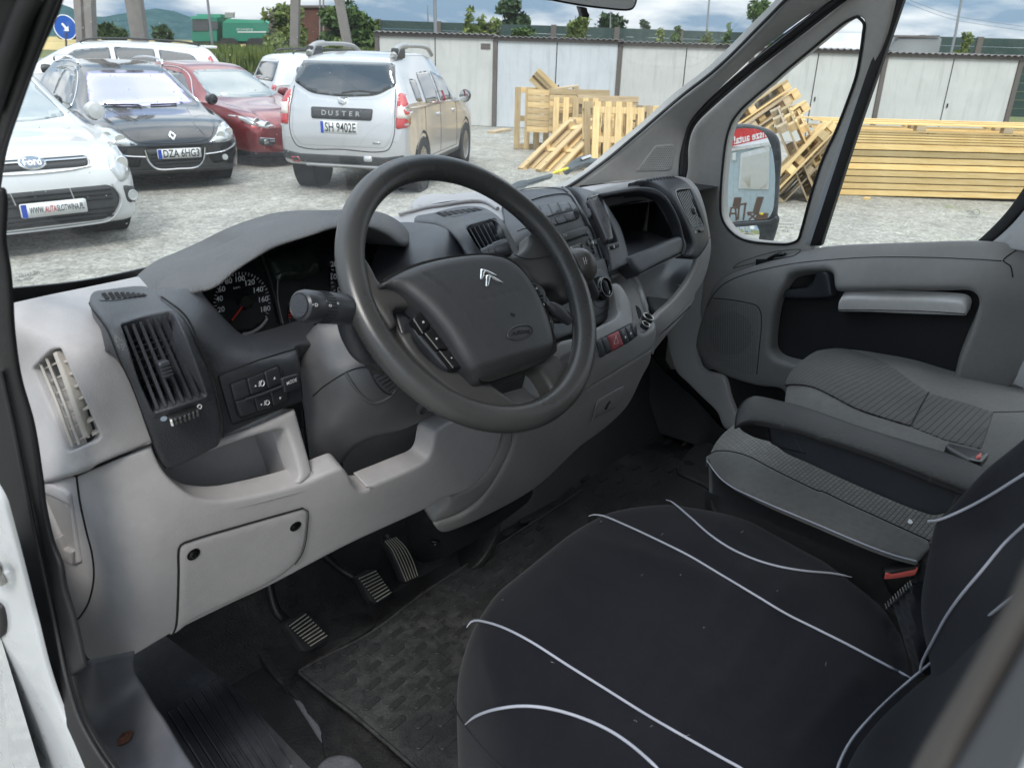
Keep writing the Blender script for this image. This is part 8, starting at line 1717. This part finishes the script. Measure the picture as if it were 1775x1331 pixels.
cp('grille',[(-46,80,3),(46,80,3),(44,72,4),(-44,72,4)],fr,M['ctrim'],t,off=.008,r=.002); cc_('grille_chrome',[(-44,77.5),(44,77.5)],fr,.009,M['chrome'],t,off=.014); cc_('grille_chrome',[(-47,81),(-45,71.5),(45,71.5),(47,81)],fr,.006,M['chrome'],t,off=.012)
ovl = [(11*math.cos(a),76.5+4.6*math.sin(a)) for a in np.linspace(0,5.98,20)]; cp('badge_oval',ovl,fr,M['chrome'],t,off=.022,r=.003,rad=1); cp('badge_field',[(p[0]*.86,76.5+(p[1]-76.5)*.78) for p in ovl],fr,simple('grey blue enamel',(.20,.24,.30),.3),t,off=.025,r=.001,rad=1)
label_on('lettering','Ford',fr,0,-76.6,7.5,0,1.5,-7,M['chrome'],t,off=.0275,bold=.01)
cp('lower_grille',[(-58,56,10),(58,56,10),(64,42,8),(52,26,10),(-52,26,10),(-64,42,8)],fr,M['ctrim'],t,off=.008,r=.003)
for z_ in (52,48,44,36,32,28.5): cc_('grille_bar',[(-56,z_),(56,z_)],fr,.006,M['gap'],t,off=.012)
for a in (-24,22): cc_('grille_strut',[(a,56),(a+2,46)],fr,.006,M['silver'],t,off=.014)
cc_('grille_chrome',[(-64,42),(-54,27),(-40,24),(40,24),(54,27),(64,42),(58,56)],fr,.010,M['silver_paint'],t,off=.010)
fl_ = plate_(fr,t,6,41,'',52,11.5,off=.05,size=6.0,parts=[('WWW.',-16.0,'ink'),('AUTA',-5.0,'tail'),('SLOTWINA.PL',12.2,'ink')])
# ---------------- white estate broadside, behind
t,S,b = car('parked_estate','white estate car standing side on behind the black estate',[(r[0],r[1],r[2],r[3]+.02,r[4],r[5]+.02,r[6]) for r in est],paint('white paint',(.56,.57,.57),0,.3),Gd(172,18.5)+np.array([0,0,.22]),291,(.33,-1.40,1.42,0,5))
for s in (-1,1):
    SS = S['left'] if s == 1 else S['right']; q = -1 if s == 1 else 1
    for pts in ([(-30,97,2),(88,96,4),(30,133,6),(-28,138,3)],[(-38,97,2),(-108,97,3),(-106,137,3),(-36,139,3)],[(-116,97,2),(-196,101,4),(-172,130,8),(-114,136,3)]): cp('side_window',[(q*p[0],p[1],p[2]) for p in pts],SS,M['carglass'],t,off=.006,r=.003)
    tube3('roof_rail',spl3([(-1.9,s*.55,1.44),(-1.7,s*.57,1.50),(-.8,s*.57,1.54),(0,s*.56,1.52),(.2,s*.55,1.45)],False,5),.018,M['ctrim'],t,6,world=False)
    cp('tail_lamp',[(q*-208,128,3),(q*-222,96,3),(q*-232,84,3),(q*-214,92,3),(q*-202,122,3)],SS,M['tail'],t,off=.012,r=.006,thick=.03)
    lathe('wing_mirror',[(.02,-.12),(.07,-.08),(.085,0),(.07,.06),(.0001,.08)],M['ctrim'],t,((.82,s*1.0,1.0),(1,0,0)),12,world=False)
box('spoiler',(-2.25,-.5,1.40),(-2.02,.5,1.45),M['plate'],t,.02)
# ---------------- white SUV between the saloon and the silver SUV
t,S,b = car('parked_suv','white SUV half hidden between the red saloon and the silver SUV',duster,paint('white paint',(.56,.57,.57),0,.3),Gd(612,16.6)+np.array([0,0,.05]),104,(.345,-1.35,1.32,0,5))
for s in (-1,1):
    SS = S['left'] if s == 1 else S['right']; q = -1 if s == 1 else 1
    for pts in ([(-158,110,6),(-128,108,2),(-122,140,4),(-150,140,6)],[(-114,106,2),(-36,105,2),(-34,145,3),(-108,145,8)],[(-28,105,2),(66,104,4),(30,140,6),(-26,145,3)]): cp('side_window',[(q*p[0],p[1],p[2]) for p in pts],SS,M['carglass'],t,off=.006,r=.003)
    tube3('roof_rail',spl3([(-1.5,s*.58,1.62),(-1.35,s*.6,1.69),(-.6,s*.6,1.71),(.1,s*.59,1.69),(.25,s*.58,1.60)],False,5),.02,M['ctrim'],t,6,world=False)
cp('rear_window',[(-60,150,6),(60,150,6),(66,114,5),(-66,114,5)],S['back'],M['carglass'],t,off=.006,r=.004)
for s in (-1,1): cp('tail_lamp',[(s*72,110,3),(s*88,108,3),(s*88,84,3),(s*76,84,3)],S['back'],M['tail'],t,off=.016,r=.008,thick=.03)
t.scale = (.88,.9,.95)
# ---------------- green lorry far off
b = Gd(405,62); Sp = Plane(b,Hh); lo = thing('tipper_lorry','green tipper lorry with its trailer on the road behind the yard','lorry',tuple(b))
M['green'] = simple('green lorry paint',(.02,.17,.11),.35,0,.5,0,.6); M['green2'] = simple('light green tarpaulin',(.05,.27,.18),.6)
pbox('cab',333,31,376,72,Sp,2.4,M['green'],lo); pbox('cab_roof',341,25,382,31,Sp,2.2,M['green2'],lo); pbox('windscreen',334,35,362,54,Sp,.05,M['carglass'],lo,.06); pbox('side_window',367,38,378,52,Sp,.05,M['carglass'],lo,.06); pbox('sun_visor',333,29,364,34,Sp,.3,M['green2'],lo,.3)
pbox('skip',384,40,462,72,Sp,2.4,M['green'],lo,-.2); V = [Sp.at(x,y,o) for o in (-.2,-2.6) for (x,y) in ((384,40),(392,33),(456,35),(463,41))]; link('tarpaulin',mesh('tarpaulin',V,[(0,1,2,3),(7,6,5,4),(0,4,5,1),(1,5,6,2),(2,6,7,3)]),M['green2'],lo,smooth=False)
pbox('bumper',334,72,380,80,Sp,2.3,M['ctrim'],lo); pbox('chassis',380,72,465,77,Sp,2.,M['ctrim'],lo,-.3); pbox('side_stripe',410,55,460,57,Sp,.02,M['plate'],lo,-.17); pbox('exhaust_stack',387,22,402,31,Sp,.3,M['silver'],lo,-.3)
for x in (392,402,440,450,460): lathe('wheel',[(.5,-.15),(.5,.15),(.25,.16)],M['tyre'],lo,(Sp.at(x,80,0),-Hh),18)
label_on('lettering','SCHMITZ',Plane(b+Hh*.17,Hh),424,52,7,.2,0,-5,M['plate'],lo,off=.0)
# ================================================================== pallets and timber
def wood(name,c1,c2):
    m,nt,N,L,B = newmat(name); v = coords(N); mp = N.new('ShaderNodeMapping'); mp.inputs['Scale'].default_value = (1,9,9); L.new(v,mp.inputs[0]); n1 = noise(N,L,mp.outputs[0],2.2,7,.65,.5)
    vo = N.new('ShaderNodeTexVoronoi'); vo.inputs['Scale'].default_value = 3.2; L.new(v,vo.inputs['Vector']); kn_ = ramp(N,L,vo.outputs['Distance'],[(.0,1),(.09,0)])
    oi = N.new('ShaderNodeObjectInfo'); c = mixc(N,L,ramp(N,L,n1,[(.35,0),(.66,1)]),c1,c2); c = mixc(N,L,kn_,c,tuple(x*.35 for x in c1)); c = mixc(N,L,1.,c,ramp(N,L,oi.outputs['Random'],[(0,(.52,.53,.56)),(.3,(.82,.80,.78)),(1,(1.15,1.10,1.0))]),'MULTIPLY')
    L.new(c,B.inputs['Base Color']); B.inputs['Roughness'].default_value = .75; bump(N,L,B,n1,.2,.004); return m
M['wood'] = wood('fresh pallet wood',(.56,.40,.19),(.74,.58,.32)); M['wood_o'] = wood('weathered pallet wood',(.36,.28,.18),(.52,.43,.30)); M['timber'] = wood('yellow sawn timber',(.60,.42,.17),(.76,.59,.30))
def brd(name,a,b,mat,parent,me_cache={}):
    key = (name,tuple(np.round(np.array(b)-np.array(a),3)),mat.name)
    if key not in me_cache: me_cache[key] = box_mesh(name,tuple(-(np.array(b)-np.array(a))/2),tuple((np.array(b)-np.array(a))/2),.003); me_cache[key].materials.append(mat)
    o = bpy.data.objects.new(name,me_cache[key]); COL.objects.link(o); o.parent = parent; o.location = tuple((np.array(a)+np.array(b))/2); return o
def pallet(label_,loc,rot,L=1.2,W=.8,ntop=5,mat='wood',nb=3,tg='used pallets',sw=None):
    """rot: Euler or matrix (columns = long side, short side, up)"""
    t = thing('pallet',label_,'pallet',tuple(loc),0,tg); LOCALS.add(t.name)
    if isinstance(rot,Matrix): t.rotation_euler = rot.to_euler()
    else: t.rotation_euler = rot
    w = sw or (.10 if ntop > 4 else .13)
    for k in range(ntop): y = -W/2+(W-w)*k/(ntop-1); brd('slat',(-L/2,y,.122),(L/2,y+w,.144),M[mat],t)
    for x in (-L/2,-.05,L/2-.1): brd('cross_board',(x,-W/2,.10),(x+.1,W/2,.121),M[mat],t)
    for x in (-L/2,-.05,L/2-.1):
        for y in (-W/2,-.05,W/2-.1): brd('block',(x,y,.022),(x+.1,y+.1,.099),M[mat],t)
    for y in (-W/2,-.05,W/2-.1): brd('runner',(-L/2,y,0),(L/2,y+.1,.021),M[mat],t)
    return t
def frame_m(xa,ya):
    x = Vector(xa).normalized(); y = Vector(ya); y = (y-x*x.dot(y)).normalized(); z = x.cross(y); return Matrix((x,y,z)).transposed()
up = np.array([0,0,1.])
# big leaning pallet: lower edge on the gravel, slats run up to the right
A,B_ = G(889,295),G(938,303); eL = Plane(A+Hh*.9,Hh)
xa = P(985,202,'d',float((A-C)@Fw)+.9)-A; ya = B_-A
for k in range(4):
    off = Hh*(.17*k)+Rh*(.05*k)+up*0
    pallet(['front leaning pallet of long pale slats resting on the gravel','second pallet leaning behind the front slatted one','third pallet of the leaning row, its slats stepping back','rearmost pallet of the leaning row'][k],(A+B_)/2+xa/2*1.0+off+Rh*.12,frame_m(xa,ya),1.55,.80,5,'wood' if k != 2 else 'wood_o',sw=.138)
# upright pallets behind, on edge
def upright(label_,px,py,dist,lean,yaw,L=1.2,W=.8,mat='wood',ntop=5,roll=90,h=0.):
    b = Gd(px,dist); fwd = -Hh*math.cos(yaw)+Rh*math.sin(yaw); side = Rh*math.cos(yaw)+Hh*math.sin(yaw)
    if roll == 90: xa_,ya_ = up*math.cos(lean)-fwd*math.sin(lean),side
    else: xa_,ya_ = side,up*math.cos(lean)-fwd*math.sin(lean)
    Lh = L if roll == 90 else W; c = b+(up*math.cos(lean)-fwd*math.sin(lean))*Lh/2+up*h
    m = frame_m(xa_,ya_); z = m.col[2]
    if Vector(fwd).dot(z) < 0: m = frame_m(xa_,-np.array(ya_))
    return pallet(label_,c,m,L,W,ntop,mat)
U_ = [(932,15.9,.04,.1,1.12,.85,'wood',5,90,0,'tall open pallet standing upright at the left end of the pile'),(968,15.5,.05,-.1,1.1,.75,'wood',7,0,.35,'slatted crate pallet on edge, top left of the pile'),(1005,15.4,.1,.05,1.1,.75,'wood',7,0,.38,'slatted pallet on edge at the top middle of the pile'),
      (1055,15.2,.1,.05,1.1,.75,'wood_o',7,0,.30,'greyish pallet on edge, top right of the pile'),(1095,15.0,.05,.15,1.2,.8,'wood',6,0,.12,'pallet on edge beside the windscreen pillar'),(1000,15.0,.12,0,1.0,.8,'wood',5,90,0,'upright pallet just behind the leaning row'),
      (1060,13.3,.22,.2,1.05,.8,'wood',5,90,0,'upright pale pallet right of the leaning row'),(1092,13.6,.1,.1,1.0,.8,'wood_o',5,90,0,'upright pallet half hidden by the windscreen pillar'),(1045,14.6,.05,-.2,1.1,.7,'wood',6,0,0,'pallet lying on its long edge at the foot of the pile'),(965,16.2,.02,0,1.1,.8,'wood_o',5,90,0,'darker upright pallet behind the tall open one'),(1078,13.0,.3,.0,1.0,.8,'wood',5,90,0,'pallet leaning back at the foot of the windscreen pillar')]
for (px,d_,le,ya_,L_,W_2,mt,nt_,rl,hh,lb) in U_: upright(lb,px,0,d_,le,ya_,L_,W_2,mt,nt_,rl,hh)
# stick-like frame sticking up on the pile
b = Gd(960,15.5); Sp = Plane(b,Hh); p0,p1 = Sp.at(935,138),Sp.at(968,170)
pallet('narrow pallet offcut sticking up diagonally out of the pile',(p0+p1)/2+Hh*.1,frame_m(p1-p0,Rh+up*.5),.75,.28,3,'wood')
pallet('small offcut frame lying on top of the pile',Sp.at(980,165),frame_m(Rh+up*.15,Hh),.5,.4,3,'wood_o')
# single board on the gravel
q = G(866,229); t = thing('board','short grey board lying on the gravel by the garage doors','board',tuple(q),0); LOCALS.add(t.name); box('plank',(-.45,-.10,0),(.45,.10,.05),M['wood_o'],t,.004); t.rotation_euler = (0,0,math.radians(20))
# tipped heap seen through the quarter window
HP = [(1300,200,11.8,(.80,.0,.60),'wood','upper pallet jutting out of the tipped heap in the quarter window'),(1316,214,11.8,(.80,.0,.60),'wood','second pallet of the tipped heap, just below the top one'),(1300,228,11.6,(.80,.05,.60),'wood_o','third pallet of the tipped heap, half behind the outside mirror'),(1328,240,11.4,(.78,.1,.6),'wood','fourth pallet of the tipped heap'),
      (1368,274,10.8,(.50,.1,-.78),'wood_o','pale pallet tilted on its corner above the mirror housing'),(1386,270,10.9,(.52,.1,-.78),'wood','next pallet tilted on its corner, right of the pale one'),(1402,274,11.0,(.52,.1,-.78),'wood','last tilted pallet before the window channel'),(1385,285,10.7,(.62,.0,.78),'wood','lower pallet propped up steeply'),(1370,300,10.6,(.62,.0,.78),'wood','lowest propped pallet with orange blocks on the gravel'),(1400,300,10.9,(.62,0,.78),'wood_o','rear propped pallet in the shadow of the heap')]
for (px,py,d_,dr,mt,lb) in HP:
    c = P(px,py,'d',d_); xa_ = Rh*dr[0]+up*dr[2]+Hh*dr[1]; pallet(lb,c,frame_m(xa_,Hh*.9+Rh*.25),1.2,.8,5,mt)
c = P(1300,200,'d',12.); t = thing('tarpaulin','crumpled grey plastic sheet on the tipped pallets behind the mirror','tarpaulin',tuple(c)); 
V = []; n = 14
for j in range(n):
    for i in range(n): V.append(c+Rh*(i/n-.6)*1.1+up*((.55-j/n)*.8+.06*math.sin(i*1.7+j))+Hh*(.12*math.sin(i*1.3)*math.cos(j*1.1)))
link('sheet',mesh('sheet',V,[(j*n+i,j*n+i+1,(j+1)*n+i+1,(j+1)*n+i) for j in range(n-1) for i in range(n-1)]),simple('grey plastic film',(.30,.29,.27),.3),t)
# long timber stack
L0,L1 = G(1440,338),G(1775,352); ld = (L1-L0); ld[2] = 0; ld /= np.linalg.norm(ld); back_ = np.array([-ld[1],ld[0],0]); 
if back_@(L0-C) < 0: back_ = -back_
ts = thing('timber_stack','long stack of yellow sawn boards on the gravel outside the side window','timber stack',tuple(L0-ld*1.2)); rz = math.atan2(ld[1],ld[0]); ts.rotation_euler = (0,0,rz); LOCALS.add(ts.name)
ztop = hgt(1500,246,L0+ld*.8)   # height of the board face
LT = 6.2; rows = 8; rh = ztop/rows; sgn = 1 if Vector(back_).dot(Vector((-math.sin(rz),math.cos(rz),0))) > 0 else -1
for r_ in range(rows):
    jit = rng.uniform(-.03,.03); o0 = rng.uniform(0,.012); a,b = sorted((sgn*o0,sgn*(.16+o0)))
    for k in range(1): brd('plank',(jit+1.0,a,r_*rh+.005),(jit+LT+1.0,b,(r_+1)*rh-.010),M['timber'],ts)
    for k in range(1,5): a,b = sorted((sgn*(.17*k),sgn*(.17*k+.16))); brd('plank',(jit+1.0,a,r_*rh+.005),(jit+LT+1.0,b,(r_+1)*rh-.010),M['timber'],ts)
for i in range(4):     # loose battens between stack and top frame
    for k in range(3): a,b = sorted((sgn*(.01+.3*k),sgn*(.12+.3*k))); brd('batten',(1.0+.1*k,a,ztop+.01+i*.035),(LT+1.0,b,ztop+.035+i*.035),M['timber'],ts)
tp = thing('long_pallet','long open pallet of pale battens and blocks lying on the timber stack','pallet',tuple(L0-ld*1.2+up*(ztop+.155))); tp.rotation_euler = (0,0,rz); LOCALS.add(tp.name)
for k in range(3):
    a,b = sorted((sgn*(.0+.38*k),sgn*(.10+.38*k))); brd('batten',(.9,a,.0),(LT+1.0,b,.022),M['timber'],tp); brd('batten',(.9,a,.098),(LT+1.0,b,.12),M['timber'],tp)
    for x in (1.0,2.25,3.5,4.75,6.0): brd('block',(x+.1*k,a,.024),(x+.1*k+.14,b,.096),M['wood_o'],tp)
for x in (1.0,2.25,3.5,4.75,6.0): a,b = sorted((sgn*.02,sgn*.85)); brd('cross_board',(x+.2,a,-.012),(x+.3,b,-.001),M['timber'],tp)
q = G(1502,346); t = thing('wood_chip','small wood offcut on the gravel in front of the timber stack','offcut',tuple(q)); LOCALS.add(t.name); box('chip',(-.07,-.03,0),(.07,.03,.03),M['timber'],t,.003)

# ================================================================== what the outside mirror shows: an office cabin behind the van
c0m = mir.p0; 
def setup_mirror():
    pass
mn = mir.n_
wpx = (1300,383); base_pt = None
def mref(px,py):
    o,_ = mir.pos([(px,py)]); o = o[0]+mn*.0145; d = o-C; d = d/np.linalg.norm(d); d = d-2*(d@mn)*mn; return o,d
o_,d_ = mref(*wpx); tt = (GZ+.12-o_[2])/d_[2] if d_[2] < 0 else 60.
MIRROR_INFO = (tt,d_)
tt = min(max(tt,8),40); bp = o_+d_*tt; hz_ = np.array([d_[0],d_[1],0]); hz_ /= np.linalg.norm(hz_); rt_ = np.array([-hz_[1],hz_[0],0])
on = -(hz_*math.cos(.25)+rt_*math.sin(.25))
class MS:
    def __init__(s,p0,n): s.p0 = np.array(p0); s.n = np.array(n)/np.linalg.norm(n)
    def pos(s,Q):
        out = []
        for q in np.atleast_2d(np.asarray(Q,float)): o,d = mref(q[0],q[1]); out.append(o+d*(((s.p0-o)@s.n)/(d@s.n)))
        return np.array(out),np.full(len(out),25.)
    def nrm(s,Q): return np.repeat(s.n[None],len(np.atleast_2d(Q)),0)
    def at(s,x,y,off=0.): return s.pos([(x,y)])[0][0]+s.n*off
MW = MS(bp,on); mk_ = cr(1240,200,5.546)
cab = thing('office_cabin','pale blue office cabin with a shuttered window and red sign, reflected in the outside mirror','office cabin',tuple(bp))
M['cabin'] = plastic('pale blue cladding',(.36,.44,.48),.6,20,.2,.1)
panel('wall',rr(mk_((-60,300),(650,300),(650,1030),(-60,1030)),1),MW,M['cabin'],cab,off=0,thick=2.5,r=0,res=60)
for k in range(12): cord('wall_joint',mk_((40+k*55,330),(40+k*55,1020)),MW,.012,M['cabin'],cab,off=0,seg=4,step=200)
panel('fascia',rr(mk_((-60,345),(650,235),(650,265),(-60,375)),1),MW,M['plate'],cab,off=.08,thick=.2,r=0,res=60)
panel('sign_board',rr(mk_((60,130),(60,318),(480,218),(480,30)),1),MW,simple('red sign board',(.62,.03,.03),.5),cab,off=.14,thick=.1,r=0,res=40)
me = text_mesh('Najtansze auta!',1.,0,.02); q = np.array([(v.co.x,v.co.y) for v in me.vertices]); w_ = q[:,0].max(); scx = 78
px = np.array(mk_(*[(170+(w_-a)*scx+b*-4,248-(w_-a)*scx*.235-b*105) for a,b in q])); pos = MW.pos(px)[0]+MW.n*.16
for v,p in zip(me.vertices,pos): v.co = p
me.materials.clear(); link('lettering',me,M['white_print'],cab,smooth=False)
panel('window',rr(mk_((225,365),(500,290),(490,708),(205,700)),1),MW,M['plate'],cab,off=.05,thick=.1,r=0,res=40)
panel('shutter',rr(mk_((240,408),(492,345),(482,690),(218,686)),1),MW,plastic('shutter slats',(.50,.50,.47),.6,20,.2,.05),cab,off=.07,thick=.05,r=0,res=40)
panel('wall_lamp',rr(mk_((150,360),(182,355),(182,430),(150,432)),1),MW,M['plate'],cab,off=.1,thick=.1,r=0,res=40)
deck = thing('terrace','grey plank terrace in front of the reflected office cabin','terrace',tuple(bp)); 
vd = [bp+rt_*s*3+on*k for s,k in ((-1,0),(1,0),(1,2.2),(-1,2.2))]; link('planks',mesh('planks',vd+[v-np.array([0,0,.12]) for v in vd],[(0,1,2,3),(0,4,5,1),(1,5,6,2),(2,6,7,3),(3,7,4,0)]),M['wood_o'],deck,smooth=False)
def mtube(name,pts,S_,r_,mat,par): return tube3(name,[S_.at(*mk_(p)[0]) for p in pts],r_,mat,par,6)
MC = MS(bp+on*1.0,on); M['teak'] = simple('brown teak',(.10,.065,.05),.6)
ch = thing('garden_chair','brown folding garden chair facing away from the table, in the mirror','chair',tuple(bp+on)); 
panel('backrest',rr(mk_((375,780),(435,780),(395,930),(335,925)),2),MC,M['teak'],ch,off=0,thick=.03,r=0,res=20)
for a in ([(285,930),(385,935)],[(290,930),(370,1000)],[(370,935),(300,1000)],[(435,780),(365,1000)],[(285,930),(300,960)]): mtube('leg',a,MC,.03,M['teak'],ch)
ch2 = thing('garden_chair','brown folding garden chair behind the small table, in the mirror','chair',tuple(bp+on*1.1)); panel('backrest',rr(mk_((150,785),(220,785),(205,880),(130,880)),2),MC,M['teak'],ch2,off=-.1,thick=.03,r=0,res=20)
for a in ([(125,885),(200,885)],[(130,885),(105,1015)],[(170,885),(180,1010)],[(115,940),(175,940)]): mtube('leg',a,MC,.03,M['teak'],ch2)
tb = thing('garden_table','small brown garden table between the two reflected chairs','table',tuple(bp+on*1.2)); panel('tabletop',rr(mk_((190,850),(285,835),(290,852),(200,868)),1),MC,M['teak'],tb,off=.1,thick=.05,r=0,res=20)
for a in ([(205,865),(195,1000)],[(265,855),(245,1005)]): mtube('leg',a,MC,.03,M['teak'],tb)
fb = thing('flower_box','brown planter with a yellow flower beside the reflected chairs','planter',tuple(bp+on*1.3)); panel('box',rr(mk_((380,945),(490,930),(480,1000),(385,1000)),3),MC,M['teak'],fb,off=.2,thick=.2,r=0,res=20)
panel('flower',spl(ell(mk_((440,938))[0],3,2,0,340,10),True,2),MC,simple('yellow bloom',(.8,.6,.03),.6),fb,off=.25,thick=.05,r=0,res=4)
